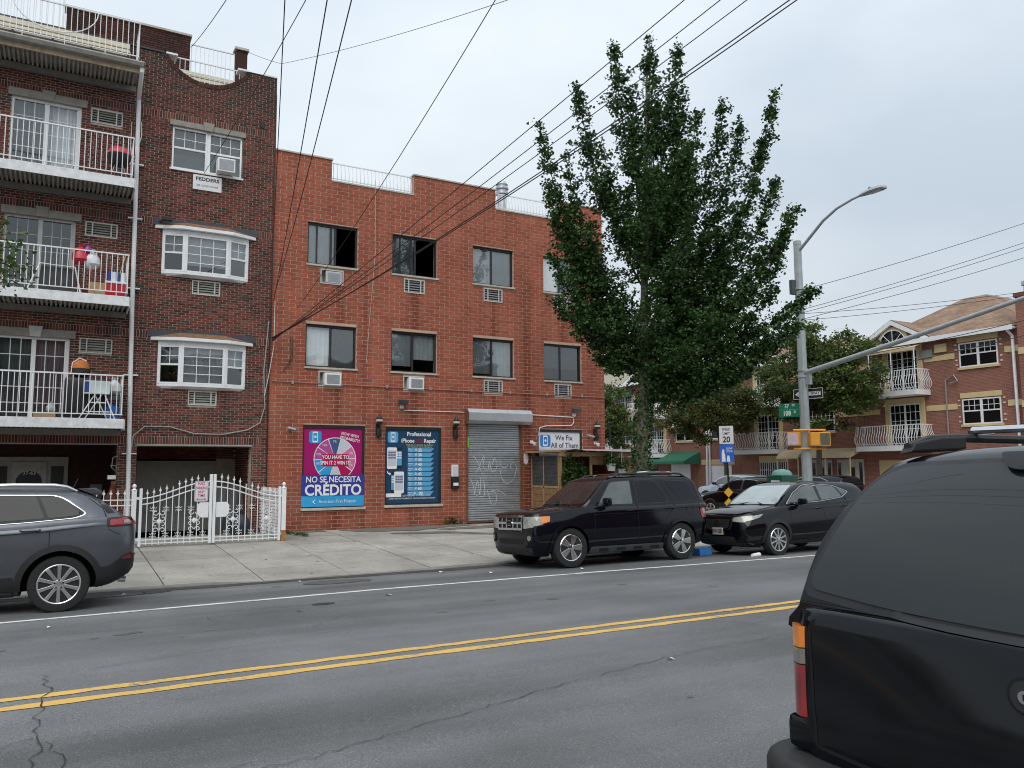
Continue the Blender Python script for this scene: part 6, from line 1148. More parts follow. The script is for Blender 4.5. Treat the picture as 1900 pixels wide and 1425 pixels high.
def shingles():
    m, t, b = nodes('tan shingles'); n = t.nodes.new; l = t.links.new; g = n('ShaderNodeNewGeometry'); sp = n('ShaderNodeSeparateXYZ'); l(g.outputs['Position'], sp.inputs[0]); ad = n('ShaderNodeMath'); l(sp.outputs[0], ad.inputs[0]); l(sp.outputs[1], ad.inputs[1]); cb = n('ShaderNodeCombineXYZ'); l(ad.outputs[0], cb.inputs[0]); l(sp.outputs[2], cb.inputs[1])
    bt = n('ShaderNodeTexBrick'); l(cb.outputs[0], bt.inputs['Vector']); bt.inputs['Scale'].default_value = 1; bt.inputs['Brick Width'].default_value = .45; bt.inputs['Row Height'].default_value = .085; bt.inputs['Mortar Size'].default_value = .008; bt.inputs['Color1'].default_value = (.20, .125, .082, 1); bt.inputs['Color2'].default_value = (.29, .19, .13, 1); bt.inputs['Mortar'].default_value = (.14, .085, .055, 1)
    nz = n('ShaderNodeTexNoise'); nz.inputs['Scale'].default_value = .9; nz.inputs['Detail'].default_value = 6; l(g.outputs['Position'], nz.inputs[0]); r0 = n('ShaderNodeMapRange'); l(nz.outputs[0], r0.inputs[0]); r0.inputs[1].default_value = .3; r0.inputs[2].default_value = .7; r0.inputs[3].default_value = .75; r0.inputs[4].default_value = 1.15
    v = n('ShaderNodeVectorMath'); v.operation = 'SCALE'; l(bt.outputs[0], v.inputs[0]); l(r0.outputs[0], v.inputs['Scale']); l(v.outputs[0], b.inputs['Base Color']); b.inputs['Roughness'].default_value = .95; return m
HBK = house_brick(); CREAM = M('cream stone band', (.58, .45, .24), .8, var=.08); ROOFB = shingles(); GREENC = M('green canvas', (.02, .13, .075), .8, var=.15); AWN = M('beige awning', (.52, .42, .26), .6, var=.12)
XH = 32.0
def hwin(par, y0, y1, z0, z1, curt=CURT2, awn=None, lint=True):
    f = MB(); t = .06; f.box(XH - .04, XH + .08, y0, y1, z1 - t, z1).box(XH - .04, XH + .08, y0, y1, z0, z0 + t).box(XH - .04, XH + .08, y0, y0 + t, z0 + t, z1 - t).box(XH - .04, XH + .08, y1 - t, y1, z0 + t, z1 - t); m_ = (y0 + y1) / 2; f.box(XH - .038, XH + .08, m_ - .06, m_ + .06, z0 + t, z1 - t); zm = (z0 + z1) / 2 + .03; f.box(XH - .03, XH + .07, y0 + t, m_ - .06, zm - .03, zm + .03).box(XH - .03, XH + .07, m_ + .06, y1 - t, zm - .03, zm + .03)
    o = f.build('window', WHITE, par); MB().quad((XH - .006, y0 + t, z0 + t), (XH - .006, y1 - t, z0 + t), (XH - .006, y1 - t, z1 - t), (XH - .006, y0 + t, z1 - t)).build('pane', TINT, o); gb = MB()
    for a, b in ((y0 + t, m_ - .06), (m_ + .06, y1 - t)):
        for i in (1, 2): y = lerp(a, b, i / 3); gb.box(XH - .022, XH - .01, y - .012, y + .012, zm, z1 - t)
        gb.box(XH - .023, XH - .009, a, b, (zm + z1 - t) / 2 - .012, (zm + z1 - t) / 2 + .012)
    gb.build('glazing_bars', WHITE, o); MB().box(XH - .09, XH + .02, y0 - .08, y1 + .08, z0 - .11, z0 - .001).build('sill', CREAM, o)
    if lint: MB().box(XH - .06, XH + .02, y0 - .06, y1 + .06, z1 + .05, z1 + .3).build('lintel', CREAM, o)
    for s in (y0 - .2, y1 + .1):
        for q in (.15, .4, .95, 1.2): MB().box(XH - .03, XH + .01, s, s + .1, z0 + q * (z1 - z0) * .8 - .03, z0 + q * (z1 - z0) * .8 + .04).build('accent_brick', M('cream brick', (.62, .54, .42), .8), o)
    if awn: MB().prism([(XH - .02, z1 + .35), (XH - .75, z1 - .08), (XH - .75, z1 - .16), (XH - .02, z1 + .2)], 'y', y0 - .1, y1 + .1).build('window_awning', awn, o) if 0 else MB().add([(XH - .02, y0 - .1, z1 + .36), (XH - .02, y1 + .1, z1 + .36), (XH - .7, y1 + .1, z1 - .05), (XH - .7, y0 - .1, z1 - .05), (XH - .7, y1 + .1, z1 - .15), (XH - .7, y0 - .1, z1 - .15), (XH - .02, y0 - .1, z1 + .1), (XH - .02, y1 + .1, z1 + .1)], [(0, 1, 2, 3), (3, 2, 4, 5), (0, 3, 5, 6), (1, 7, 4, 2)]).build('window_awning', awn, o)
def hbal(par, y0, y1, z, stuff=True):
    s = MB().box(XH - 1.15, XH - .002, y0, y1, z - .26, z).build('balcony', WHITE, par); r = MB(); r.box(XH - 1.12, XH - 1.08, y0, y1, z + 1.0, z + 1.04).box(XH - 1.11, XH - 1.09, y0, y1, z + .08, z + .11); r.box(XH - 1.08, XH, y0, y0 + .04, z + 1.0, z + 1.04).box(XH - 1.08, XH, y1 - .04, y1, z + 1.0, z + 1.04); ro = r.build('balcony_rail', WHITE, s)
    def bal(x, y, dx, dy): MB().tube([(x, y, z), (x + dx * .16, y + dy * .16, z + .2), (x + dx * .18, y + dy * .18, z + .4), (x + dx * .05, y + dy * .05, z + .7), (x, y, z + 1.02)], .016, 4).build('baluster', WHITE, ro)
    n = int((y1 - y0) / .14)
    for i in range(n + 1): bal(XH - 1.1, lerp(y0 + .03, y1 - .03, i / n), -1, 0)
    for i in range(1, 8):
        bal(XH - 1.1 + .14 * i, y0 + .02, 0, -1)
        if i % 2: bal(XH - 1.1 + .14 * i, y1 - .02, 0, 1)
    return s
def hdoor(par, y0, y1, z0, z1):
    f = MB(); f.box(XH - .06, XH + .02, y0 - .25, y0, z0, z1 + .3).box(XH - .06, XH + .02, y1, y1 + .25, z0, z1 + .3).box(XH - .06, XH + .02, y0, y1, z1, z1 + .3); o = f.build('door_surround', CREAM, par)
    d = MB(); t = .06; m_ = (y0 + y1) / 2; d.box(XH - .03, XH + .06, y0, y0 + t, z0, z1).box(XH - .03, XH + .06, y1 - t, y1, z0, z1).box(XH - .03, XH + .06, y0 + t, y1 - t, z1 - t, z1).box(XH - .03, XH + .06, m_ - .05, m_ + .05, z0, z1 - t); do = d.build('sliding_door', WHITE, o)
    MB().quad((XH - .006, y0, z0), (XH - .006, y1, z0), (XH - .006, y1, z1), (XH - .006, y0, z1)).build('pane', TINT, do); gb = MB()
    for i in range(1, 6):
        y = lerp(y0, y1, i / 6); gb.box(XH - .022, XH - .01, y - .012, y + .012, z0, z1)
    for i in range(1, 5): z = lerp(z0, z1, i / 5); gb.box(XH - .023, XH - .009, y0, y1, z - .012, z + .012)
    gb.build('glazing_bars', WHITE, do)
def gable(par, yc, w, zb, za, wn=True):
    g_ = MB(); g_.add([(XH - .25, yc - w, zb), (XH - .25, yc + w, zb), (XH - .25, yc, za), (XH + 4, yc - w, zb), (XH + 4, yc + w, zb), (XH + 5, yc, za)], [(0, 1, 2), (1, 4, 5, 2), (0, 2, 5, 3)]); o = g_.build('gable', HBK, par)
    for s in (-1, 1): MB().add([(XH - .45, yc, za + .22), (XH - .45, yc + s * (w + .35), zb + .02), (XH - .45, yc + s * (w + .35), zb - .2), (XH - .45, yc, za - .02), (XH - .2, yc, za + .22), (XH - .2, yc + s * (w + .35), zb + .02), (XH - .2, yc + s * (w + .35), zb - .2), (XH - .2, yc, za - .02)], [(0, 1, 2, 3), (7, 6, 5, 4), (0, 4, 5, 1), (1, 5, 6, 2), (2, 6, 7, 3)]).build('barge_board', WHITE, o)
    MB().add([(XH - .42, yc, za + .25), (XH - .42, yc + w + .38, zb + .06), (XH + 5.5, yc + w + .38, zb + .06), (XH + 5.5, yc, za + .25), (XH - .42, yc - w - .38, zb + .06), (XH + 5.5, yc - w - .38, zb + .06)], [(0, 1, 2, 3), (0, 3, 5, 4)]).build('gable_roof', ROOFB, o)
    if wn:
        zc = zb - .05; P_ = [(yc + .75 * math.cos(a), zc + .75 * math.sin(a)) for a in [PI * k / 14 for k in range(15)]]; MB().prism([(yc + .92 * math.cos(a), zc + .92 * math.sin(a)) for a in [PI * k / 14 for k in range(15)]] + [(yc - .92, zc - .16), (yc + .92, zc - .16)], 'x', XH - .30, XH - .255).build('fanlight_surround', CREAM, o); fo = MB().prism(P_, 'x', XH - .325, XH - .302).build('fanlight', TINT, o)
        for a in (45, 90, 135): MB().tube([(XH - .335, yc, zc), (XH - .335, yc + .74 * math.cos(R(a)), zc + .74 * math.sin(R(a)))], .02, 4).build('glazing_bar', WHITE, fo)
        MB().tube([(XH - .335, p[0], p[1]) for p in P_], .03, 4).build('fan_frame', WHITE, fo)
def house(y0, y1, label, ri=3.2):
    t = thing('brick_house', (XH, (y0 + y1) / 2, .05), label, 'house', 'brick houses along the side street'); ez = 8.2
    MB().box(XH + .02 - .02, XH + 11, y0 + .004, y1 - .004, -.1, ez).build('wall', HBK, t)
    ym = (y0 + y1) / 2; xr = XH + 5.5
    MB().add([(XH - .45, y0 - .02, ez + .06), (XH - .45, y1 + .02, ez + .06), (XH + 11.4, y1 + .02, ez + .06), (XH + 11.4, y0 - .02, ez + .06), (xr - 1.6, ym - .6, ez + ri - .6), (xr - 1.6, ym + .6, ez + ri - .6), (xr + 1, ym + .6, ez + ri - .6), (xr + 1, ym - .6, ez + ri - .6)], [(0, 1, 5, 4), (1, 2, 6, 5), (2, 3, 7, 6), (3, 0, 4, 7), (4, 5, 6, 7)]).build('roof', ROOFB, t)
    MB().box(XH - .5, XH - .44, y0 + .002, y1 - .002, ez - .14, ez + .09).build('gutter', WHITE, t); MB().box(XH - .44, XH - .001, y0 + .002, y1 - .002, ez - .06, ez + .02).build('soffit', WHITE, t)
    return t
def band(t, y0, y1, z): MB().box(XH - .035, XH - .001, y0, y1, z, z + .28).build('stone_band', CREAM, t)
h1 = house(-2.3, 5.98, 'brick house with tan hip roof, gable fanlight and two bowed balconies, nearest the corner')
gable(h1, 3.83, 1.75, 8.25, 9.25)
for z0, z1 in ((6.62, 7.8), (3.86, 5.08)): hwin(h1, -1.34, .51, z0, z1)
for za in (4.62, 7.1): band(h1, .75, 2.35, za); band(h1, -2.3, -1.65, za); band(h1, 5.0, 5.98, za)
for z in (5.7, 2.93): hdoor(h1, 2.68, 4.42, z, z + 2.14); hbal(h1, 2.1, 5.72, z)
MB().add([(XH, 2.2, 8.15), (XH, 5.0, 8.15), (XH - .9, 5.0, 7.85), (XH - .9, 2.2, 7.85), (XH - .9, 5.0, 7.7), (XH - .9, 2.2, 7.7)], [(0, 1, 2, 3), (3, 2, 4, 5)]).build('balcony_awning', AWN, h1)
for y in (2.3, 3.6, 4.9): MB().tube([(XH - .88, y, 5.7), (XH - .88, y, 7.75)], .03, 5).build('awning_post', WHITE, h1)
MB().box(XH - .12, XH - .01, 1.1, 1.7, 7.5, 7.9).build('ac_sleeve', CREAM, h1); MB().box(XH - .12, XH - .01, 1.85, 2.5, 7.3, 7.7).build('ac_sleeve', GREYM, h1); MB().box(XH - .2, XH - .01, -.95, -.2, 3.35, 3.72).build('ac_sleeve', WHITE, h1)
tubeo('downpipe', [(XH - .4, -2.0, 8.1), (XH - .1, -2.08, 7.8), (XH - .1, -2.1, .1)], .07, WHITE, h1); tubeo('service_pipe', [(XH - .08, 1.25, 2.6), (XH - .08, 1.25, 6.1), (XH - .12, .8, 6.3), (XH - .12, .6, 6.0), (XH - .12, 1.0, 5.9)], .035, GREYM, h1)
gd_ = MB().box(XH - .03, XH + .0, 2.2, 5.2, .1, 2.2).build('garage_door', CREAM, h1)
h2 = house(5.99, 15.25, 'brick house behind the mottled tree with arched beige entrance awning', 2.2)
for z0, z1 in ((6.62, 7.8), (3.86, 5.08)): hwin(h2, 7.9, 9.75, z0, z1)
for za in (4.62, 7.1): band(h2, 9.95, 11.6, za); band(h2, 5.99, 7.6, za)
for z in (5.7, 2.93): hdoor(h2, 11.9, 13.64, z, z + 2.14); hbal(h2, 11.33, 15.05, z)
gable(h2, 13.1, 1.75, 8.25, 9.25)
def vault(par, y0, y1, z):
    mb = MB(); n = 8; P_ = [(XH - 1.5 + 1.5 * (1 - math.cos(PI / 2 * i / n)), z + .55 * math.sin(PI / 2 * i / n)) for i in range(n + 1)]
    V_ = [(x, y, q) for y in (y0, y1) for x, q in P_]; mb.add(V_, [(i, i + 1, n + 2 + i, n + 1 + i) for i in range(n)] + [tuple(range(n + 1)) + ()]); mb.build('entrance_awning', AWN, par, smooth=True)
    for y in (y0 + .05, (y0 + y1) / 2, y1 - .05): MB().tube([(XH - 1.45, y, .1), (XH - 1.45, y, z + .02)], .035, 5).build('awning_post', CREAM, par)
vault(h2, 5.85, 9.1, 2.35); vault(h2, 9.3, 10.9, 2.35)
def fdoor(par, y0, y1):
    o = MB().box(XH - .05, XH - .001, y0, y1, .1, 2.28).build('front_door', M('door white', (.5, .49, .46), .5), par); MB().box(XH - .07, XH - .05, y0 + .55, y0 + .8, 1.15, 1.85).build('door_light', TINT, o)
    for a in (y0 + .08, y1 - .25): MB().box(XH - .07, XH - .05, a, a + .18, .6, 2.1).build('side_light', TINT, o)
    MB().lathe([(.035, -.06), (.03, 0)], (XH - .06, (y0 + y1) / 2 - .4, 1.05), 'x', 8).build('door_knob', GREYM, o)
fdoor(h2, 6.15, 7.85); fdoor(h2, 8.2, 9.6)
bw_ = MB().box(XH - .02, XH + .0, 11.5, 13.5, .75, 2.2).build('barred_window', TINT, h2); MB().box(XH - .06, XH - .021, 11.4, 13.6, 2.2, 2.55).build('lintel', CREAM, h2)
for i in range(13): y = 11.5 + 2 * i / 12; MB().box(XH - .09, XH - .07, y - .015, y + .015, .75, 2.2).build('window_bar', WHITE, bw_)
for z in (.75, 1.2, 1.7, 2.18): MB().box(XH - .092, XH - .068, 11.5, 13.5, z - .015, z + .015).build('window_bar', WHITE, bw_)
for t_, a, b in ((h2, 14.0, 15.25), ): MB().box(XH - .035, XH - .001, a, b, .6, .95).build('stone_band', CREAM, t_)
for y in (15.3, 15.55): tubeo('downpipe', [(XH - .1, y + 2.6, 8), (XH - .1, y + 2.6, .1)], .07, WHITE, h2)
h3 = house(15.26, 28.6, 'brick house with green awnings behind the tall tree trunk, farthest along the side street', 2.0)
hwin(h3, 19.45, 21.3, 3.7, 4.75, awn=AWN); hwin(h3, 19.45, 21.3, 6.5, 7.6); hwin(h3, 26.2, 28.0, 6.35, 7.4, awn=GREENC); hwin(h3, 26.2, 28.0, 3.7, 4.8, awn=GREENC); hwin(h3, 16.2, 17.8, 3.75, 4.8); hwin(h3, 16.2, 17.8, 6.5, 7.6)
for z in (5.6, 2.85): hdoor(h3, 22.6, 24.2, z, z + 2.1); hbal(h3, 21.9, 25.4, z)
for za in (4.6, 7.0): band(h3, 21.4, 22.2, za); band(h3, 24.6, 26.0, za); band(h3, 18, 19.2, za)
gable(h3, 24.3, 2.3, 8.2, 9.4, False)
MB().add([(XH, 18.9, 2.95), (XH, 23.4, 2.95), (XH - 1.5, 23.4, 2.3), (XH - 1.5, 18.9, 2.3), (XH - 1.5, 23.4, 2.12), (XH - 1.5, 18.9, 2.12), (XH, 18.9, 2.12), (XH, 23.4, 2.12)], [(0, 1, 2, 3), (3, 2, 4, 5), (0, 3, 5, 6), (1, 7, 4, 2)]).build('entrance_awning', GREENC, h3)
MB().box(XH - .03, XH - .001, 19.9, 21.9, .1, 2.1).build('garage_door', WHITE, h3); MB().box(XH - .03, XH - .001, 16.0, 18.4, .1, 2.0).build('garage_door', WHITE, h3); MB().box(XH - .05, XH - .001, 15.7, 18.8, 2.05, 2.4).build('lintel', CREAM, h3); MB().box(XH - .03, XH - .001, 23.4, 25, .9, 2.0).build('barred_window', TINT, h3)
# taller cream block far behind, and the tall brick wall at the right edge
fb = thing('apartment_block', (46, 40, 0), 'pale cream apartment block glimpsed above the house roofs behind the tree', 'building'); MB().box(44, 60, 40, 56, 0, 12.6).build('wall', M('cream render', (.55, .5, .4), .9), fb); MB().box(43.8, 60.2, 39.8, 56.2, 12.601, 12.9).build('roof', STONE, fb)
for i in range(4):
    for k in range(3): MB().box(43.93, 43.99, 41.5 + 3.6 * i, 43 + 3.6 * i, 2 + 3.2 * k, 3.5 + 3.2 * k).build('window', DKFR, fb)
cbk = thing('corner_building', (36, -5.0, 0), 'tall red brick corner building with metal chimney at the right edge', 'building'); MB().box(31.7, 46, -9.5, -2.42, 0, 9.5).build('wall', HBK, cbk)
MB().box(31.6, 46, -9.6, -2.40, 9.501, 9.7).build('coping', M('dark red coping', (.2, .05, .03), .8), cbk); MB().box(31.66, 31.699, -9.5, -2.42, 6.9, 7.2).build('stone_band', CREAM, cbk); MB().box(31.66, 31.699, -9.5, -2.42, 4.5, 4.8).build('stone_band', CREAM, cbk)
MB().lathe([(.3, 9.7), (.3, 10.6), (.38, 10.62), (.38, 10.9), (.3, 10.92), (.3, 11.1)], (33.2, -3.2, 0), n=14).build('chimney', GALV, cbk, smooth=True); MB().lathe([(.22, 9.7), (.22, 10.1), (.3, 10.12), (.3, 10.3)], (32.4, -2.7, 0), n=12).build('vent_pipe', GALV, cbk, smooth=True)
for k in range(3): MB().box(31.67, 31.699, -6.2, -4.6, .9 + 2.9 * k, 2.3 + 2.9 * k).build('window', TINT, cbk)
# ================================================================ WOODEN LEAN-TO
WOOD = M('weathered pine', (.25, .145, .07), .8, var=.3, scale=9, bump=.2); WOODL = M('pale timber', (.36, .235, .12), .8, var=.25, scale=9); WOODD = M('dark boards', (.055, .058, .06), .8, var=.3); TARP = M('pink tarpaulin', (.68, .60, .64), .6, var=.1); PLYW = M('reddish plywood', (.2, .075, .03), .7, var=.3)
st = thing('wooden_lean_to', (9, -.9, .15), 'timber lean-to with slatted side and pale sheet roof against the brick wall', 'shed'); sx0, sx1, sy = 7.43, 10.62, -1.76
for x in (sx0, 8.55, 9.7, sx1 - .05):
    for y in (sy, -.09): MB().box(x, x + .07, y, y + .07, .1, 2.28).build('post', WOODL, st)
MB().box(sx0 - .05, sx1 + .1, sy - .02, sy + .05, 2.24, 2.37).build('front_beam', WOODL, st); MB().box(sx0 - .25, sx0 + .02, -1.8, -.03, 2.37, 2.43).build('side_beam', WOODL, st); MB().box(8.6, sx1, sy + .0, sy + .03, 1.98, 2.22).build('fascia_board', WOOD, st)
for i in range(8): x = sx0 + .1 + .42 * i; MB().box(x, x + .05, sy - .12, -.03, 2.372, 2.44).build('rafter', WOOD, st)
rf_ = MB(); nx = 12
for i in range(nx + 1): x = lerp(sx0 + .1, sx1 + .35, i / nx); rf_.v += [(x, sy - .35, 2.445 + .02 * math.sin(i * 2.1)), (x, -.9, 2.47 + .015 * math.sin(i)), (x, -.02, 2.50)]
rf_.f = [(3 * i + k, 3 * i + 3 + k, 3 * i + 4 + k, 3 * i + 1 + k) for i in range(nx) for k in range(2)]; rf_.m = [0] * len(rf_.f); rf_.build('sheet_roof', TARP, st, smooth=True); MB().add([(sx0 + .6, sy - .352, 2.452), (sx1 + .36, sy - .352, 2.462), (sx1 + .36, sy - .36, 2.36), (sx0 + .6, sy - .36, 2.42)], [(0, 1, 2, 3)]).build('sheet_edge', TARP, st)
MB().box(sx0 + .0, sx0 + .03, sy + .07, -.1, .15, 1.28).build('side_panel', WOOD, st)
for k in range(5): MB().box(sx0 - .014, sx0 - .001, sy + .07, -.1, .16 + .225 * k, .37 + .225 * k).build('board', WOOD, st, bevel=.004)
for k in range(7): MB().box(sx0 + .0, sx0 + .025, sy + .07, -.1, 1.32 + .135 * k, 1.445 + .135 * k).build('slat', WOODD, st)
for y in (sy + .05, -.85, -.12): MB().box(sx0 - .03, sx0 - .015, y, y + .05, .15, 2.27).build('batten', WOODL, st)
MB().box(sx0 - .03, sx0 - .015, sy + .1, -.12, 1.27, 1.33).build('batten', WOODL, st)
MB().box(8.7, sx1, -.2, -.14, .15, 2.25).build('back_panel', PLYW, st); MB().box(9.6, 9.66, sy + .2, -.2, .15, 2.25).build('partition', PLYW, st)
for i in range(5): x = 7.6 + .6 * i; MB().box(x, x + .55, sy + .0, sy + .03, .15, .95).build('front_board', WOOD, st)
# ================================================================ GATE AND FENCE
gw = M('white gate paint', (.78, .79, .80), .45, var=.05, scale=6); GY = -2.6; RUSTP = M('rust', (.35, .16, .05), .9, var=.4, scale=20)
gt = thing('driveway_gate', (-2.8, GY, .15), 'white ornamental double gate with spear tips and scrolls before the garage', 'gate')
def top_z(x): # arched head of the gate
    u = min(1, abs((x + 2.8) / 1.62)); return 1.235 + .38 * (.5 + .5 * math.cos(PI * u))
def leaf(x0, x1, parn):
    n = 14; o = MB().tube([(lerp(x0, x1, i / n), GY, top_z(lerp(x0, x1, i / n))) for i in range(n + 1)], .014, 6).build(parn, gw, gt, smooth=True)
    for dz in (-.13,): MB().tube([(lerp(x0, x1, i / n), GY, top_z(lerp(x0, x1, i / n)) + dz) for i in range(n + 1)], .014, 6).build('rail', gw, o, smooth=True)
    for z in (.24, .32): MB().box(x0, x1, GY - .012, GY + .012, z - .012, z + .012).build('rail', gw, o)
    k = 11
    for i in range(1, k):
        x = lerp(x0, x1, i / k); zt_ = top_z(x) + .10; MB().box(x - .0085, x + .0085, GY - .0085, GY + .0085, .2, zt_).build('bar', gw, o)
        if i % 5: MB().prism([(x, zt_ + .10), (x + .012, zt_ + .03), (x + .035, zt_ + .01), (x + .012, zt_ - .005), (x + .01, zt_ - .04), (x - .01, zt_ - .04), (x - .012, zt_ - .005), (x - .035, zt_ + .01), (x - .012, zt_ + .03)], 'y', GY - .012, GY + .012).build('spear_tip', gw, o)
        if i % 2 == 0:
            for z in (1.0, .42): curl(o, x, z)
    for q in (.27, .78): scroll(o, lerp(x0, x1, q), .72)
def spiral(cx, cz, r, a0, turns, sgn, n=12): return [(cx + r * (1 - .55 * i / n) * math.cos(a0 + sgn * turns * TAU * i / n), GY, cz + r * (1 - .55 * i / n) * math.sin(a0 + sgn * turns * TAU * i / n)) for i in range(n + 1)]
def curl(o, x, z):
    mb = MB()
    for sx_ in (-1, 1):
        for sz in (-1, 1): mb.tube(spiral(x + sx_ * .035, z + sz * .045, .032, R(90 - sx_ * 90), .6, -sx_ * sz, 8), .007, 4)
    mb.build('curl', gw, o)
def scroll(o, x, z):
    mb = MB()
    for sx_ in (-1, 1):
        for k in (-1.5, -.5, .5, 1.5): mb.tube(spiral(x + sx_ * .075, z + k * .13, .062, R(90 + sx_ * 90), .85, sx_ * (1 if k > 0 else -1), 12), .009, 5)
    mb.tube(ring3(x, z, .04), .009, 5); mb.build('scroll', gw, o); MB().lathe([(.03, -.02), (.045, 0), (.03, .02)], (x, GY, z), 'y', 10).build('rosette', gw, o)
def ring3(x, z, r): return [(x + r * math.cos(TAU * k / 10), GY, z + r * math.sin(TAU * k / 10)) for k in range(11)]
leaf(-4.33, -2.86, 'gate_leaf'); leaf(-2.74, -1.2, 'gate_leaf')
for x in (-2.835, -2.755): MB().box(x - .033, x + .033, GY - .033, GY + .033, .19, 1.78).build('meeting_stile', gw, gt, bevel=.006)
MB().box(-4.36, -4.30, GY - .03, GY + .03, .17, 1.47).build('hinge_stile', gw, gt, bevel=.006); MB().box(-1.27, -1.21, GY - .03, GY + .03, .17, 1.47).build('hinge_stile', gw, gt, bevel=.006)
MB().prism([(-3.07, 1.13), (-3.12, 1.08), (-3.12, .86), (-3.04, .78), (-2.88, .78), (-2.88, 1.13)], 'y', GY - .02, GY - .012).build('lock_plate', gw, gt); MB().prism([(-2.71, 1.13), (-2.48, 1.13), (-2.42, 1.06), (-2.42, .86), (-2.5, .78), (-2.71, .78)], 'y', GY - .02, GY - .012).build('lock_plate', gw, gt)
for x, lb in ((-4.47, 'left'), (-1.14, 'right')):
    p_ = MB().box(x - .05, x + .05, GY - .05, GY + .05, .1, 1.42).build('gate_post', gw, gt, bevel=.006); MB().lathe([(.06, 1.42), (.065, 1.44), (.03, 1.46), (.022, 1.48), (.04, 1.5), (.045, 1.53), (.03, 1.56), (.005, 1.575)], (x, GY, 0), n=12).build('finial', gw, p_, smooth=True)
    for z in (.33, 1.25): MB().box(min(x, x + .12 * (1 if x < -3 else -1)), max(x, x + .12 * (1 if x < -3 else -1)), GY - .02, GY + .02, z - .03, z + .03).build('hinge', gw, p_)
    if x > -2: MB().box(x - .052, x + .052, GY - .052, GY + .052, .1, .42).build('rust_patch', RUSTP, p_)
sd_ = thing('fence_sign', (-3.05, GY - .03, 1.15), 'red and white NO PARKING ANY TIME plate wired to the gate', 'sign'); MB().prism(rrect(-3.20, -2.90, 1.15, 1.62, .03), 'y', GY - .032, GY - .024).build('sign_plate', M('faded sign white', (.68, .70, .74), .5, var=.06), sd_)
RINK = M('faded red ink', (.50, .06, .12), .6, var=.15); 
flat('lettering', RINK, sd_, lambda mb: (text(mb, 'NO', (-3.05, GY - .035, 1.56), ux, uz, .1, .002), text(mb, 'PARKING', (-3.05, GY - .035, 1.46), ux, uz, .085, .002, .72), text(mb, 'ANY', (-3.05, GY - .035, 1.37), ux, uz, .085, .001, .9), text(mb, 'TIME', (-3.05, GY - .035, 1.285), ux, uz, .085, .001, .9)))
flat('arrow', RINK, sd_, lambda mb: poly(mb, [(-3.16, 1.205), (-3.12, 1.18), (-3.12, 1.197), (-2.98, 1.197), (-2.98, 1.18), (-2.94, 1.205), (-2.98, 1.23), (-2.98, 1.213), (-3.12, 1.213), (-3.12, 1.23)], (0, GY - .035, 0), ux, uz))
flat('sign_border', RINK, sd_, lambda mb: mb.add(*(lambda a, b: ([(x, GY - .034, z) for x, z in a + b], [(i, (i + 1) % len(a), len(a) + (i + 1) % len(a), len(a) + i) for i in range(len(a))]))(rrect(-3.19, -2.91, 1.16, 1.61, .028), rrect(-3.183, -2.917, 1.167, 1.603, .024))))
# fences at the sides of the drive
lf = thing('side_fence', (-5.2, GY, .13), 'white spear-topped fence left of the gate behind the grey SUV', 'fence')
for z in (1.22, 1.1, .28): MB().box(-9.3, -4.52, GY - .012, GY + .012, z - .012, z + .012).build('rail', gw, lf)
for i in range(34):
    x = -4.66 - .14 * i; MB().box(x - .0085, x + .0085, GY - .0085, GY + .0085, .18, 1.36).build('bar', gw, lf); MB().prism([(x, 1.46), (x + .012, 1.39), (x + .035, 1.37), (x + .01, 1.33), (x - .01, 1.33), (x - .035, 1.37), (x - .012, 1.39)], 'y', GY - .012, GY + .012).build('spear_tip', gw, lf)
rf2 = thing('return_fence', (-1.14, -1.3, .15), 'white fence with lattice sheet running back from the right gate post', 'fence')
for z in (1.32, 1.2, .3): MB().box(-1.155, -1.125, GY + .06, -.03, z - .012, z + .012).build('rail', gw, rf2)
for i in range(17): y = GY + .14 + .145 * i; MB().box(-1.148, -1.132, y - .008, y + .008, .2, 1.42).build('bar', gw, rf2)
lt_ = MB(); 
for i in range(30): 
    y = GY + .1 + .083 * i
    for j in range(13): lt_.box(-1.17, -1.165, y, y + .05, .32 + .08 * j, .37 + .08 * j)
o = lt_.build('lattice_sheet', gw, rf2); o['kind'] = 'stuff'
# bags and bins inside the drive
bn_ = thing('rubbish_bag', (-1.75, -.4, .15), 'dark rubbish bag on the drive behind the right gate leaf', 'bag'); mb = MB(); mb.lathe([(.1, .15), (.24, .2), (.28, .38), (.22, .6), (.08, .72), (.1, .8), (.02, .82)], (-1.75, -.4, 0), n=14); mb.v = [(x + .04 * noise.noise((x * 5, y * 5, z * 5)), y + .04 * noise.noise((y * 5, z * 5, x * 5)), z) for x, y, z in mb.v]; mb.build('bag', M('dark plastic bag', (.02, .025, .04), .35, var=.2), bn_, smooth=True)
cv = thing('grey_tarpaulin', (-1.9, .9, .15), 'grey tarpaulin hanging inside the garage recess behind the gate', 'tarpaulin'); mb = MB(); n = 12
for i in range(n + 1): a = -2.25 + .07 * i; mb.v += [(a, 1.0 + .12 * math.sin(i * 1.4), .2), (a + .05, .95 + .06 * math.sin(i * 1.4), .8), (a + .12, .95, 1.45)]
mb.f = [(3 * i + k, 3 * i + 3 + k, 3 * i + 4 + k, 3 * i + 1 + k) for i in range(n) for k in range(2)]; mb.m = [0] * len(mb.f); mb.build('cloth', M('grey cloth', (.13, .13, .14), .8), cv, smooth=True)
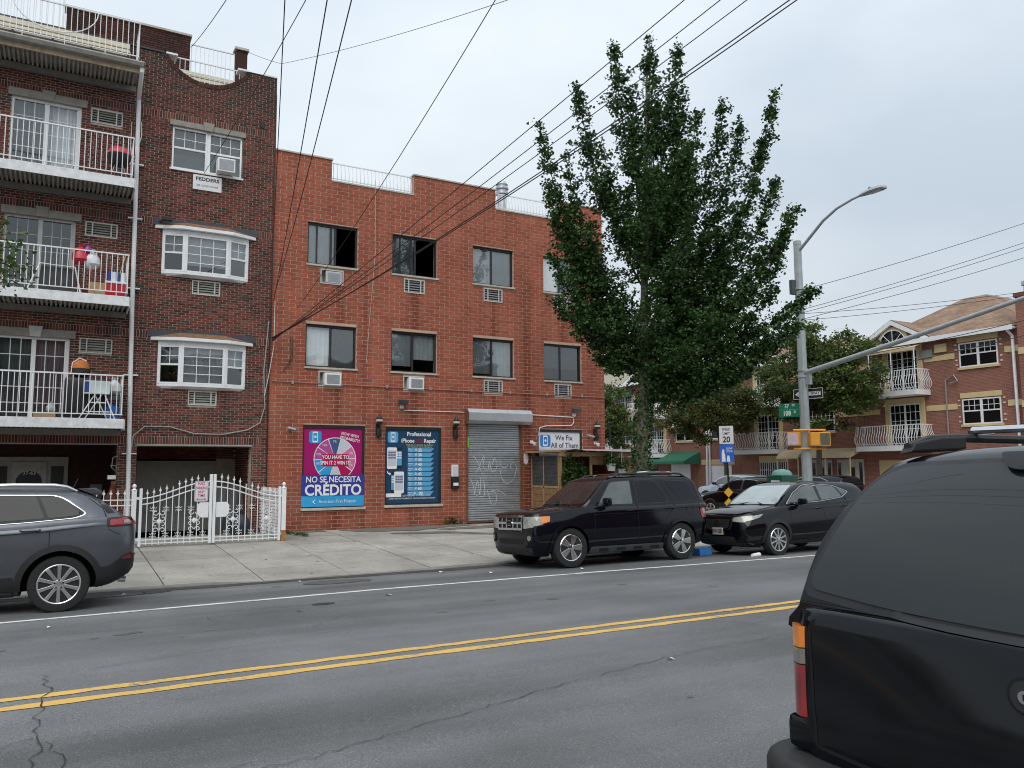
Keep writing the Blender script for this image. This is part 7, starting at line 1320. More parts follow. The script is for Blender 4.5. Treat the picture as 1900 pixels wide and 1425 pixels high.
# ================================================================ STREET LIGHT POLE WITH SIGNAL ARM
PX, PY = 13.68, -5.75
PGAL = M('galvanised pole', (.36, .40, .41), .5, .35, var=.12, scale=4); pl = thing('street_light', (PX, PY, .05), 'tall grey octagonal street light pole with curved lamp arm and long signal arm', 'street light')
mb = MB(); mb.lathe([(.155, .05), (.15, 1), (.135, 4.7), (.115, 8.7), (.12, 8.72), (.12, 8.84), (.03, 8.88)], (PX, PY, 0), n=8); mb.build('pole', PGAL, pl); MB().box(PX - .22, PX + .22, PY - .22, PY + .22, .02, .3).build('pole_base', PGAL, pl, bevel=.05)
MB().tube([(PX, PY - .1, 8.55), (PX, PY - .5, 8.85), (PX, PY - 1.0, 9.22), (PX, PY - 1.5, 9.45), (PX, PY - 2.05, 9.57), (PX, PY - 2.35, 9.60)], [.05, .048, .045, .04, .036, .034], 8).build('lamp_arm', PGAL, pl, smooth=True)
lh = MB(); prf = [(-2.3, .05, .04), (-2.45, .09, .06), (-2.7, .15, .08), (-2.95, .15, .085), (-3.1, .1, .06), (-3.14, .03, .02)]; V_ = []
for dy, w_, h_ in prf: V_ += [(PX - w_, PY + dy, 9.60), (PX - w_ * .6, PY + dy, 9.60 + h_), (PX + w_ * .6, PY + dy, 9.60 + h_), (PX + w_, PY + dy, 9.60), (PX + w_ * .8, PY + dy, 9.565), (PX - w_ * .8, PY + dy, 9.565)]
lh.add(V_, [(i * 6 + k, i * 6 + (k + 1) % 6, i * 6 + 6 + (k + 1) % 6, i * 6 + 6 + k) for i in range(5) for k in range(6)] + [tuple(range(6)), tuple(range(30, 36))]); lo = lh.build('lamp_head', PGAL, pl, smooth=True); MB().lathe([(.04, 9.68), (.045, 9.74), (.02, 9.76)], (PX, PY - 2.62, 0), n=10).build('photocell', GREYM, lo); MB().box(PX - .1, PX + .1, PY - 3.0, PY - 2.6, 9.555, 9.564).build('lens', LENSG, lo)
MB().tube([(PX, PY - .12, 4.72), (PX, PY - 2, 5.02), (PX, PY - 4, 5.36), (PX, PY - 6.5, 5.8), (PX, PY - 9, 6.1)], [.085, .075, .065, .055, .045], 10).build('signal_arm', PGAL, pl, smooth=True); mb = MB(); mb.lathe([(.165, 4.55), (.165, 4.63)], (PX, PY, 0), n=10).lathe([(.165, 4.75), (.165, 4.83)], (PX, PY, 0), n=10); 
for z in (4.58, 4.78, 7.3): MB().lathe([(.16, z), (.16, z + .07)], (PX, PY, 0), n=10).build('band_clamp', PGAL, pl)
MB().box(PX - .05, PX + .05, PY - .3, PY - .1, 4.35, 4.75).build('arm_bracket', PGAL, pl); MB().box(PX - .3, PX - .1, PY + .0, PY + .12, 7.15, 7.6).build('control_box', M('dark box', (.06, .07, .07), .6), pl, bevel=.01); MB().lathe([(.165, .0), (.165, .05)], (PX, PY, 1.25), n=10).build('band_clamp', BLACK, pl)
# signs on the pole: faces towards -X -Y (towards the camera)
GREENS = M('street sign green', (.0, .17, .09), .5, var=.08)
def sign_frame(px, py, dx, dy): u = Vector((dx, dy, 0)).normalized(); nn = Vector((u.y, -u.x, 0)); return u, nn
def plate(t, name, org, u, nn, w, h, mat, y=0, th=.006):
    o = Vector(org); V_ = [o + u * a + Vector((0, 0, b)) + nn * c for c in (y, y + th) for a, b in ((0, 0), (w, 0), (w, h), (0, h))]; return MB().add(V_, [(3, 2, 1, 0), (4, 5, 6, 7), (0, 1, 5, 4), (1, 2, 6, 5), (2, 3, 7, 6), (3, 0, 4, 7)]).build(name, mat, t)
def put_text(t, mat, items, org, u, nn, y): 
    mb = MB(); 
    for s, a, b, sz, bo, sx_ in items: text(mb, s, Vector(org) + u * a + Vector((0, 0, b)) + nn * y, u, uz, sz, bo, sx_)
    return mb.build('lettering', mat, t)
u, nn = sign_frame(0, 0, .25, -.97)
ow = thing('one_way_sign', (PX - .1, PY - .1, 3.95), 'black ONE WAY arrow sign strapped behind the grey pole', 'sign'); og = Vector((PX, PY, 0)) - u * .42 - nn * .16; ow.location = (og.x, og.y, 3.9); ORG[ow.name] = Vector(ow.location)
plate(ow, 'sign_plate', (og.x, og.y, 3.93), u, nn, .96, .33, INKK); flat('sign_border', INKW, ow, lambda mb: None) if 0 else None
fr0 = Vector((og.x, og.y, 3.93)); 
def opoly(pts, mat, t, nm, y): mb = MB(); mb.add([fr0 + u * a + Vector((0, 0, b)) + nn * y for a, b in pts], [list(range(len(pts)))]); return mb.build(nm, mat, t)
opoly([(.06, .165), (.24, .28), (.24, .225), (.88, .225), (.88, .105), (.24, .105), (.24, .05)], INKW, ow, 'arrow', .008)
for k, pg in enumerate(([(0.008, .008), (.952, .008), (.952, .022), (.008, .022)], [(.008, .308), (.952, .308), (.952, .322), (.008, .322)], [(.008, .022), (.022, .022), (.022, .308), (.008, .308)], [(.938, .022), (.952, .022), (.952, .308), (.938, .308)])): opoly(pg, INKW, ow, 'sign_border', .008)
put_text(ow, INKK, [('ONE', .36, .165, .14, .002, .85), ('WAY', .72, .165, .14, .002, .85)], fr0, u, nn, .011)
u, nn = sign_frame(0, 0, .35, -.94)
ss = thing('street_name_sign', (PX, PY, 3.35), 'green street name plates reading 37 Dr over 108 St beside the pole', 'sign'); fr0 = Vector((PX, PY, 3.40)) - u * .78 + nn * .02; ss.location = fr0; ORG[ss.name] = fr0.copy()
plate(ss, 'name_plate', fr0 + Vector((0, 0, .235)), u, nn, .62, .19, GREENS, -.03); plate(ss, 'name_plate', fr0, u, nn, .64, .235, GREENS)
plate(ss, 'edge_strip', fr0 + Vector((0, 0, .226)), u, nn, .62, .008, INKW, .0)
put_text(ss, INKW, [('108', .25, .11, .21, .004, .8), ('St', .5, .15, .11, .001, .8), ('37', .25, .33, .17, .002, .8), ('Dr', .46, .36, .1, .001, .8)], fr0, u, nn, .01)
for q in (.02, .86): MB().tube([fr0 + u * .63 + Vector((0, 0, .06 + .25 * q)), fr0 + u * .78 + Vector((0, 0, .06 + .25 * q))], .015, 6).build('bracket', GREYM, ss)
YEL = M('signal yellow', (.72, .33, .03), .45, var=.08); ped = thing('pedestrian_signal', (PX, PY, 2.4), 'yellow pedestrian signal boxes strapped around the pole below the name plates', 'signal')
def ybox(c, u, nn, w, h, d, face):
    o = Vector(c); V_ = [o + u * a + Vector((0, 0, b)) + nn * q for q in (-d / 2, d / 2) for a, b in ((-w / 2, -h / 2), (w / 2, -h / 2), (w / 2, h / 2), (-w / 2, h / 2))]; b_ = MB().add(V_, [(3, 2, 1, 0), (4, 5, 6, 7), (0, 1, 5, 4), (1, 2, 6, 5), (2, 3, 7, 6), (3, 0, 4, 7)]).build('signal_box', YEL, ped, bevel=.02)
    k = w * .42; V_ = [o + u * a + Vector((0, 0, b)) + nn * (d / 2 + .006) for a, b in ((-k, -h * .42), (k, -h * .42), (k, h * .42), (-k, h * .42))]; MB().add(V_, [(0, 1, 2, 3)]).build('signal_face', face, b_)
ybox((PX - .36, PY + .12, 2.72), Vector((.45, -.89, 0)), Vector((-.89, -.45, 0)), .36, .42, .24, M('faded notice', (.6, .5, .55), .6)); ybox((PX + .28, PY - .42, 2.70), Vector((.87, -.5, 0)), Vector((-.5, -.87, 0)), .34, .42, .26, M('signal lens', (.12, .125, .09), .25)); ybox((PX + .02, PY - .28, 2.70), Vector((.87, -.5, 0)), Vector((-.5, -.87, 0)), .26, .40, .24, YEL)
for z in (2.42, 2.98): MB().tube([(PX - .4, PY + .1, z), (PX - .05, PY - .22, z), (PX + .4, PY - .4, z)], .03, 8).build('mounting_bar', YEL, ped)
# speed limit post
SX, SYY = 15.15, -.95; spd = thing('speed_limit_sign', (SX, SYY, .07), 'SPEED LIMIT 20 sign over a blue panel on a post with two yellow diamonds', 'sign'); post = MB().tube([(SX + .03, SYY, .05), (SX - .05, SYY, 3.42)], .035, 6).build('post', BLACK, spd)
u, nn = sign_frame(0, 0, .62, -.78); fr0 = Vector((SX - .02, SYY, 0)) - u * .25 + nn * .05
plate(spd, 'white_plate', fr0 + Vector((0, 0, 2.72)), u, nn, .5, .65, M('sign enamel', (.68, .69, .70), .4)); plate(spd, 'blue_plate', fr0 + Vector((0, 0, 2.05)), u, nn, .5, .65, M('sign blue', (.02, .13, .55), .45))
put_text(spd, INKK, [('SPEED', .25, 3.24, .13, .001, .85), ('LIMIT', .25, 3.09, .13, .001, .85), ('20', .25, 2.87, .3, .008, .9)], fr0, u, nn, .008)
put_text(spd, INKW, [('SLOW', .34, 2.55, .1, .001, .8), ('ZONE', .34, 2.45, .1, .001, .8)], fr0, u, nn, .008)
def spoly(pts, nm, mat, y=.008): mb = MB(); mb.add([fr0 + u * a + Vector((0, 0, b)) + nn * y for a, b in pts], [list(range(len(pts)))]); mb.build(nm, mat, spd)
spoly([(.06, 2.08), (.2, 2.08), (.19, 2.32), (.16, 2.4), (.16, 2.52), (.1, 2.52), (.07, 2.4)], 'figure_mark', INKW); spoly([(.24, 2.08), (.36, 2.08), (.35, 2.22), (.33, 2.3), (.27, 2.3), (.25, 2.22)], 'figure_mark', INKW)
for z in (.98, .60):
    c0 = Vector((SX, SYY, z)) + nn * .06; V_ = [c0 + u * a + Vector((0, 0, b)) + nn * q for q in (0, .008) for a, b in ((0, -.18), (.16, 0), (0, .18), (-.16, 0))]; MB().add(V_, [(3, 2, 1, 0), (4, 5, 6, 7), (0, 1, 5, 4), (1, 2, 6, 5), (2, 3, 7, 6), (3, 0, 4, 7)]).build('yellow_diamond', M('diamond yellow', (.75, .42, .03), .45), spd)
tp = thing('thin_post', (13.1, 3.3, .07), 'thin dark green post behind the boxy SUV roof near the green awning', 'post'); MB().tube([(13.1, 3.3, .05), (13.02, 3.3, 3.6)], .035, 8).build('shaft', M('dark green paint', (.02, .05, .04), .5), tp); MB().lathe([(.05, 3.6), (.055, 3.66), (.01, 3.7)], (13.02, 3.3, 0), n=8).build('cap', BLACK, tp)
mbx = thing('mail_relay_box', (14.5, -3.9, .05), 'dark green mail relay box with domed top and white stickers behind the pole', 'mailbox'); bx_ = (14.2, 14.95, -4.3, -3.65)
MB().box(*bx_, .08, 1.62).build('case', M('mailbox green', (.01, .09, .06), .45, var=.1), mbx, bevel=.03); mb = MB(); mb.lathe([(.33, 1.6), (.31, 1.68), (.24, 1.76), (.1, 1.8), (.01, 1.81)], (14.57, -3.97, 0), n=16); mb.build('domed_lid', M('lid pale green', (.16, .34, .30), .5), mbx, smooth=True); MB().box(14.19, 14.199, -4.2, -3.85, 1.1, 1.45).build('sticker', INKW, mbx); MB().box(14.25, 14.6, -4.306, -4.301, 1.0, 1.4).build('sticker', INKW, mbx)
# ================================================================ THINGS ON THE BALCONIES
def box_t(nm, lb, ct, x0, x1, y0, y1, z0, z1, mat, bev=.01): t = thing(nm, ((x0 + x1) / 2, (y0 + y1) / 2, z0), lb, ct); MB().box(x0, x1, y0, y1, z0, z1).build('body', mat, t, bevel=bev); return t
CARD = M('cardboard', (.42, .28, .15), .9, var=.15); f2, f3, f4 = 6.08, 3.08, 9.08
g4 = thing('kettle_barbecue', (-5.0, -.6, f4), 'kettle barbecue with pink lid on the top balcony', 'barbecue'); MB().lathe([(.05, .45), (.2, .5), (.27, .65), (.28, .75)], (-5.0, -.6, f4), n=16).build('bowl', BLACK, g4, smooth=True); MB().lathe([(.285, .75), (.28, .82), (.2, .92), (.03, .96)], (-5.0, -.6, f4), n=16).build('lid', M('pink enamel', (.5, .06, .1), .4), g4, smooth=True)
for a in (90, 210, 330): MB().tube([(-5.0 + .1 * math.cos(R(a)), -.6 + .1 * math.sin(R(a)), f4 + .5), (-5.0 + .26 * math.cos(R(a)), -.6 + .26 * math.sin(R(a)), f4)], .012, 5).build('leg', GREYM, g4)
tb = thing('folded_table', (-6.2, -.55, f2), 'white framed folding table with dark top leaning on the second balcony', 'table'); MB().tube([(-6.85, -.85, f2), (-6.6, -.55, f2 + .78), (-5.85, -.55, f2 + .76), (-5.7, -.85, f2)], .02, 6).build('frame', WHITE, tb); MB().add([(-6.62, -.5, f2 + .05), (-5.8, -.5, f2 + .05), (-5.86, -.48, f2 + .74), (-6.58, -.48, f2 + .74)], [(0, 1, 2, 3)]).build('table_top', WOODD, tb)
box_t('cardboard_box', 'plain cardboard box on the second balcony left of the red cooler', 'box', -5.55, -5.18, -.95, -.6, f2 + .01, f2 + .36, CARD)
cl = thing('cool_box', (-4.95, -.75, f2), 'red cool box with white lid on the second balcony', 'cooler'); MB().box(-5.18, -4.74, -.97, -.6, f2 + .01, f2 + .36).build('tub', M('red plastic', (.42, .01, .02), .4), cl, bevel=.02); MB().box(-5.2, -4.72, -.99, -.58, f2 + .365, f2 + .42).build('lid', WHITE, cl, bevel=.015)
pw = thing('paper_towel_pack', (-4.97, -.75, f2 + .43), 'blue and white paper towel pack on top of the red cool box', 'package'); 
for i in range(4): MB().lathe([(.07, 0), (.07, .26)], (-5.1 + .1 * i, -.75, f2 + .43), n=10).build('roll', WHITE if i % 2 else M('blue wrap', (.03, .05, .25), .5), pw, smooth=True)
def bag(nm, lb, x, y, z, s, mat):
    t = thing(nm, (x, y, z), lb, 'bag'); mb = MB(); mb.lathe([(.02, 0), (.12 * s, .02), (.19 * s, .12 * s), (.18 * s, .26 * s), (.1 * s, .38 * s), (.03 * s, .44 * s), (.06 * s, .5 * s)], (x, y, z), n=12); mb.v = [(a + .04 * s * noise.noise((a * 9, b * 9, c * 9)), b + .04 * s * noise.noise((b * 9, c * 9, a * 9)), c) for a, b, c in mb.v]; mb.build('sack', mat, t, smooth=True); return t
b_ = bag('plastic_bag', 'red carrier bag hanging by the rail of the second balcony', -5.75, -.95, f2 + .75, 1.0, M('red bag', (.45, .02, .04), .4, var=.2)); bag('plastic_bag', 'white carrier bag hanging beside the red one on the second balcony', -5.5, -.95, f2 + .66, 1.0, M('white bag', (.6, .6, .62), .4, var=.1)); bag('plastic_bag', 'small purple bag knotted above the white carrier bag', -5.6, -.97, f2 + 1.02, .5, M('purple bag', (.25, .03, .25), .4))
tubeo('x', [(0, 0, 0), (0, 0, .1)], .01, BLACK, None) if 0 else None
mp_ = thing('broom_handle', (-4.8, -.9, f2), 'thin yellow stick leaning in the corner of the second balcony', 'stick'); MB().tube([(-4.95, -.7, f2 + .3), (-4.76, -.95, f2 + 1.15)], .012, 6).build('stick', M('pale yellow stick', (.6, .55, .25), .6), mp_)
gb_ = thing('covered_barbecue', (-5.35, -.55, f3), 'bulky barbecue under a black cover on the lowest balcony', 'barbecue'); mb = MB(); mb.box(-5.95, -5.0, -.75, -.3, f3 + .01, f3 + 1.05); o = mb.build('cover', M('black tarp', (.012, .012, .014), .5, var=.2), gb_, bevel=.1, smooth=True)
bp_ = thing('toy_car_seat', (-5.62, -.6, f3 + 1.06), 'orange and black backpack with white handle on top of the covered barbecue', 'backpack'); mb = MB(); mb.lathe([(.12, 0), (.2, .06), (.2, .2)], (-5.62, -.6, f3 + 1.06), n=12); mb.build('lower_body', BLACK, bp_, smooth=True); mb = MB(); mb.lathe([(.2, .2), (.18, .32), (.1, .4), (.02, .42)], (-5.62, -.6, f3 + 1.06), n=12); mb.build('upper_body', M('orange cloth', (.45, .14, .03), .8), bp_, smooth=True); MB().tube([(-5.82, -.62, f3 + 1.15), (-5.8, -.62, f3 + 1.4), (-5.65, -.62, f3 + 1.52), (-5.5, -.62, f3 + 1.45)], .015, 6).build('handle', WHITE, bp_, smooth=True); bp_.name = 'backpack'; ORG['backpack'] = Vector(bp_.location)
sl_ = thing('step_ladder', (-5.15, -.92, f3), 'white folding stool frame behind the rail of the lowest balcony', 'stool')
for a, b in (((-5.62, -1.02, f3 + .02), (-5.3, -.9, f3 + .62)), ((-5.5, -.8, f3 + .02), (-5.15, -.9, f3 + .62)), ((-5.0, -.8, f3 + .02), (-5.3, -.9, f3 + .62)), ((-4.85, -1.02, f3 + .02), (-5.08, -.9, f3 + .62))): MB().tube([a, b], .016, 6).build('leg', WHITE, sl_)
for z, w_ in ((.2, .23), (.42, .15)): MB().tube([(-5.25 - w_, -.98, f3 + z), (-5.2 + w_, -.98, f3 + z)], .014, 6).build('rung', WHITE, sl_)
wb = box_t('white_carton', 'white printed carton standing on the stool frame of the lowest balcony', 'carton', -5.55, -4.98, -1.0, -.8, f3 + .63, f3 + .95, M('pale green carton', (.6, .68, .66), .7)); MB().box(-5.53, -5.42, -1.006, -1.001, f3 + .67, f3 + .92).build('blue_print', M('blue wrap', (.03, .05, .25), .5), wb)
box_t('cardboard_tray', 'flat cardboard tray on the floor of the lowest balcony', 'box', -6.55, -6.1, -.95, -.7, f3 + .01, f3 + .14, CARD); sh_ = bag('shoe_bag', 'grey and black shoe bag on the cardboard tray', -6.2, -.82, f3 + .15, .55, M('grey bag', (.4, .42, .45), .6))
bb_ = thing('water_container', (-4.85, -.7, f3), 'blue plastic container in the corner of the lowest balcony', 'container'); MB().lathe([(.16, .02), (.17, .1), (.17, .32), (.1, .38), (.06, .42)], (-4.9, -.7, f3), n=14).build('tub', M('blue plastic', (.03, .1, .35), .4), bb_, smooth=True); bag('plastic_bag', 'pale bag with orange top on the shelf of the lowest balcony', -4.88, -.7, f3 + .62, .9, M('pale bag', (.5, .52, .54), .5))
box_t('plastic_shelf', 'dark low shelf in the corner of the lowest balcony under the pale bag', 'shelf', -5.08, -4.74, -.9, -.45, f3 + .5, f3 + .6, M('dark plastic', (.05, .05, .055), .5))
# ================================================================ LITTER
lb_ = thing('flattened_carton', (6.4, -9.05, -.03), 'crushed blue carton in the gutter between the boxy SUV and the crossover', 'carton'); mb = MB(); mb.add([(6.18, -9.25, -.02), (6.62, -9.15, -.02), (6.66, -8.9, -.03), (6.2, -8.95, -.03), (6.2, -9.2, .13), (6.6, -9.12, .16), (6.62, -8.92, .1), (6.24, -8.95, .12)], [(0, 3, 2, 1), (4, 5, 6, 7), (0, 1, 5, 4), (1, 2, 6, 5), (2, 3, 7, 6), (3, 0, 4, 7)]); mb.build('carton', M('blue carton', (.05, .2, .55), .5, var=.2), lb_)
cu = thing('paper_cup', (6.85, -10.2, .01), 'pale crushed cup lying by the white line before the crossover', 'cup'); MB().tube([(6.72, -10.22, .045), (6.95, -10.2, .05)], [.035, .048], 10).build('cup', INKW, cu)
for i, (x, y) in enumerate(((.95, -9.5), (-2.25, -8.4), (-5.0, -8.5), (-3.2, -12.1), (-.9, -16.6), (.1, -8.7), (.35, -8.62), (-1.7, -11.3), (-4.7, -8.45), (-6.0, -11.6), (-1.55, -17.6), (2.6, -10.0))):
    t = thing('litter_scrap', (x, y, zr(y)), 'small pale scrap of paper lying on the asphalt', 'litter', 'paper scraps on the road'); s = rnd(.03, .09); a = rnd(0, 3); MB().add([(x + s * math.cos(a), y + s * math.sin(a), zr(y) + .012), (x - s * .5 * math.sin(a), y + s * .5 * math.cos(a), zr(y) + .03), (x - s * math.cos(a), y - s * math.sin(a), zr(y) + .012), (x + s * .5 * math.sin(a), y - s * .5 * math.cos(a), zr(y) + .02)], [(0, 1, 2, 3)]).build('scrap', INKW, t)
# ================================================================ TREES AND PLANTS
import numpy as np
rng = np.random.default_rng(5)
def leaves(name, P, size, mat, parent, flat_=.45, aspect=.85):
    P = np.asarray(P, dtype=np.float32); n = len(P); off = np.array(ORG.get(parent.name, Vector((0, 0, 0)))); P = P - off
    nrm = rng.normal(size=(n, 3)); nrm[:, 2] = np.abs(nrm[:, 2]) + flat_; nrm /= np.linalg.norm(nrm, axis=1)[:, None]
    a = rng.normal(size=(n, 3)); a -= nrm * (a * nrm).sum(1)[:, None]; a /= np.linalg.norm(a, axis=1)[:, None]; b = np.cross(nrm, a)
    s = (size * rng.uniform(.65, 1.25, n))[:, None]; dr = nrm * s * rng.uniform(-.25, .25, n)[:, None]
    V_ = np.stack([P - a * s * .5, P + b * s * .5 * aspect + a * s * .18 + dr, P + a * s * .42 - dr * .5, P - b * s * .5 * aspect + a * s * .18 + dr], 1).reshape(-1, 3)
    me = bpy.data.meshes.new(name); me.vertices.add(4 * n); me.vertices.foreach_set('co', V_.astype(np.float32).ravel()); me.loops.add(4 * n); me.loops.foreach_set('vertex_index', np.arange(4 * n, dtype=np.int32)); me.polygons.add(n); me.polygons.foreach_set('loop_start', np.arange(0, 4 * n, 4, dtype=np.int32)); me.polygons.foreach_set('loop_total', np.full(n, 4, dtype=np.int32)); me.update(); me.validate(); me.materials.append(mat)
    o = bpy.data.objects.new(name, me); C.objects.link(o); o.parent = parent; return o
def bez(a, b, c, t): return a * (1 - t) ** 2 + b * 2 * t * (1 - t) + c * t * t
BARK = M('grey bark', (.17, .145, .115), .95, var=.35, scale=7, bump=.8, bscale=14); BARKD = M('dark bark', (.06, .05, .04), .95, var=.3, bump=.6, bscale=20)
GINK = leaf_mat('ginkgo leaf', [(.018, .046, .014), (.034, .080, .023), (.052, .110, .032), (.085, .15, .045)], .22); IVY = leaf_mat('ivy leaf', [(.02, .06, .02), (.045, .11, .03), (.06, .14, .04)], .2)
OLIVE = leaf_mat('olive leaf', [(.055, .095, .026), (.085, .125, .036), (.13, .15, .045), (.07, .115, .032)], .3); RUSTL = leaf_mat('turning leaf', [(.045, .085, .024), (.11, .09, .03), (.065, .11, .03), (.14, .10, .04), (.055, .10, .028), (.06, .105, .03)], .3); MIDG = leaf_mat('fresh leaf', [(.04, .08, .02), (.07, .12, .03), (.10, .15, .04)], .3)
# ---- the tall tree on the sidewalk
TX, TY = 6.78, -6.71; tr = thing('street_tree', (TX, TY, .02), 'tall dark green tree with spiky ascending branches and ivied trunk before the brick building', 'tree')
ax_r = Vector((math.cos(yaw), -math.sin(yaw), 0)); ax_f = Vector((math.sin(yaw), math.cos(yaw), 0)); T0 = Vector((TX, TY, 0))
trunk_pts = [(-.06, .0), (-.08, .6), (-.1, 1.8), (-.08, 2.8), (.02, 3.7), (0, 4.3), (.04, 5.5), (.1, 7.6), (.18, 9.8), (.26, 12.2), (.32, 13.0)]; trunk_r = [.34, .21, .165, .15, .14, .125, .105, .08, .05, .022, .008]
def trunk_at(z):
    for (u0, z0), (u1, z1) in zip(trunk_pts[:-1], trunk_pts[1:]):
        if z <= z1: return T0 + ax_r * lerp(u0, u1, max(0, (z - z0) / (z1 - z0))) + Vector((0, 0, z))
    return T0 + ax_r * .32 + Vector((0, 0, 13))
MB().tube([trunk_at(z) for _, z in trunk_pts], trunk_r, 12).build('trunk', BARK, tr, smooth=True)
tips = [(-2.57, 10.91, 5.2), (-1.6, 11.92, 7.0), (-.6, 13.01, 8.6), (.34, 13.19, 9.8), (1.09, 13.0, 8.4), (1.24, 11.86, 7.6), (1.5, 11.02, 7.0), (2.23, 11.28, 6.2), (2.54, 10.62, 5.6), (3.67, 11.75, 5.0), (3.74, 9.49, 4.9), (3.82, 8.37, 4.6), (3.74, 7.75, 4.4), (4.36, 6.43, 4.3), (3.78, 5.43, 3.9), (-2.35, 7.21, 4.6), (-2.32, 6.05, 4.7), (-1.16, 4.73, 4.3), (-.95, 4.29, 4.4), (.86, 4.1, 4.0), (2.5, 4.25, 3.5), (3.2, 4.9, 3.6), (-2.43, 9.35, 4.9), (-1.85, 8.34, 4.8), (1.73, 3.95, 3.6), (-1.61, 6.2, 4.6), (-.9, 10.3, 6.4), (1.9, 8.6, 5.2), (2.9, 9.2, 5.1), (.5, 11.6, 7.2), (-.2, 11.9, 7.6), (2.2, 6.9, 4.5), (3.1, 6.3, 4.2), (2.6, 5.2, 3.9), (1.2, 4.7, 3.9), (2.0, 4.7, 3.7), (2.9, 5.0, 3.6), (1.5, 5.6, 4.0), (2.4, 6.0, 4.2), (.9, 5.0, 3.9), (3.0, 7.4, 4.6), (2.1, 7.8, 4.8), (-1.5, 5.4, 4.5), (-.8, 5.2, 4.4), (-1.9, 9.9, 5.0)]
br = []
for i, (u, z, z0) in enumerate(tips):
    dep = random.uniform(-.9, .9) * (.35 + .18 * abs(u)); br.append((u, dep, z, z0, 1.3))
for i in range(22):      # branches towards and away from the street
    a = rnd(0, TAU); z0 = rnd(3.6, 7.4); k = (z0 - 3.6) / 5; rad = lerp(rnd(2.0, 3.1), rnd(.7, 1.5), k); zt_ = z0 + lerp(rnd(.5, 3.2), rnd(2.0, 3.4), k)
    u, d = rad * math.cos(a), rad * math.sin(a)
    if u < -1.9 and not 4.6 < zt_ < 9: u = -1.7
    br.append((u * (.72 if u < 0 else .95), d, min(zt_, 9.6), z0, .8))
LP = []; limb_n = 0
for (u, d, z, z0, dens) in br:
    A = trunk_at(z0); Cc = T0 + ax_r * u + ax_f * d + Vector((0, 0, z)); hz = (Cc - A); B = A + Vector((hz.x * .72, hz.y * .72, hz.z * .28)); Ln = hz.length
    if limb_n < 60:
        r0 = .05 if z0 < 5 else .035; MB().tube([bez(A, B, Cc, t / 8) for t in range(9)], [lerp(r0, .008, t / 8) for t in range(9)], 6).build('limb', BARK if z0 < 3.6 else BARKD, tr, smooth=True); limb_n += 1
    main = dens > 1; nc = int(Ln / (.036 if main else .055)); t = .1 + .9 * rng.random(nc) ** .9; o1 = 1 - t
    P0 = np.array(A)[None] * (o1 ** 2)[:, None] + np.array(B)[None] * (2 * t * o1)[:, None] + np.array(Cc)[None] * (t ** 2)[:, None]
    rad = (.46 * (1 - t) + .11) * (1 + .45 * np.sin(t * Ln * 5 + u * 5)); v = rng.normal(size=(nc, 3)); v /= np.linalg.norm(v, axis=1)[:, None]; q = rng.random(nc) ** .45
    P0 = P0 + v * (rad * q)[:, None] * np.array([1, 1, .8]); wide = rng.random(nc) < .18; P0[wide] += v[wide] * rng.random(int(wide.sum()))[:, None] * .34 * o1[wide][:, None]
    rep_ = rng.integers(8, 20, nc); P0 = np.repeat(P0, rep_, axis=0); P0 = P0 + rng.normal(size=P0.shape) * np.array([.07, .07, .055]); LP.append(P0)
    for k in range(int(Ln * (2.6 if main else 2))):      # side shoots, curving upwards
        t0 = rnd(.15, .85); c0 = bez(A, B, Cc, t0); a = rnd(0, TAU); ln = rnd(.3, 1.05) * (1.15 - t0 * .7); e1 = c0 + Vector((math.cos(a) * ln, math.sin(a) * ln, ln * rnd(.2, .9))); m_ = int(ln * 95); w = rng.random(m_); LP.append(np.array(c0)[None] * (1 - w)[:, None] + np.array(e1)[None] * w[:, None] + rng.normal(size=(m_, 3)) * (.09 * (1 - w) + .045)[:, None])
LP = np.concatenate(LP)
leaves('crown', LP, .094, GINK, tr)
ip = []
for q in range(1500):
    z = 1.1 + 2.7 * random.random(); c0 = trunk_at(z); a = rnd(0, TAU); rr_ = .2 + .16 * random.random() * math.sin(min(1, (z - 1.0) / 1.2) * PI * .8 + .3); ip.append((c0.x + rr_ * math.cos(a), c0.y + rr_ * math.sin(a), z))
leaves('ivy', ip, .085, IVY, tr)
MB().lathe([(.5, .03), (.52, .06), (.3, .09), (.05, .1)], (TX, TY, 0), n=14).build('root_mound', EARTH, tr)
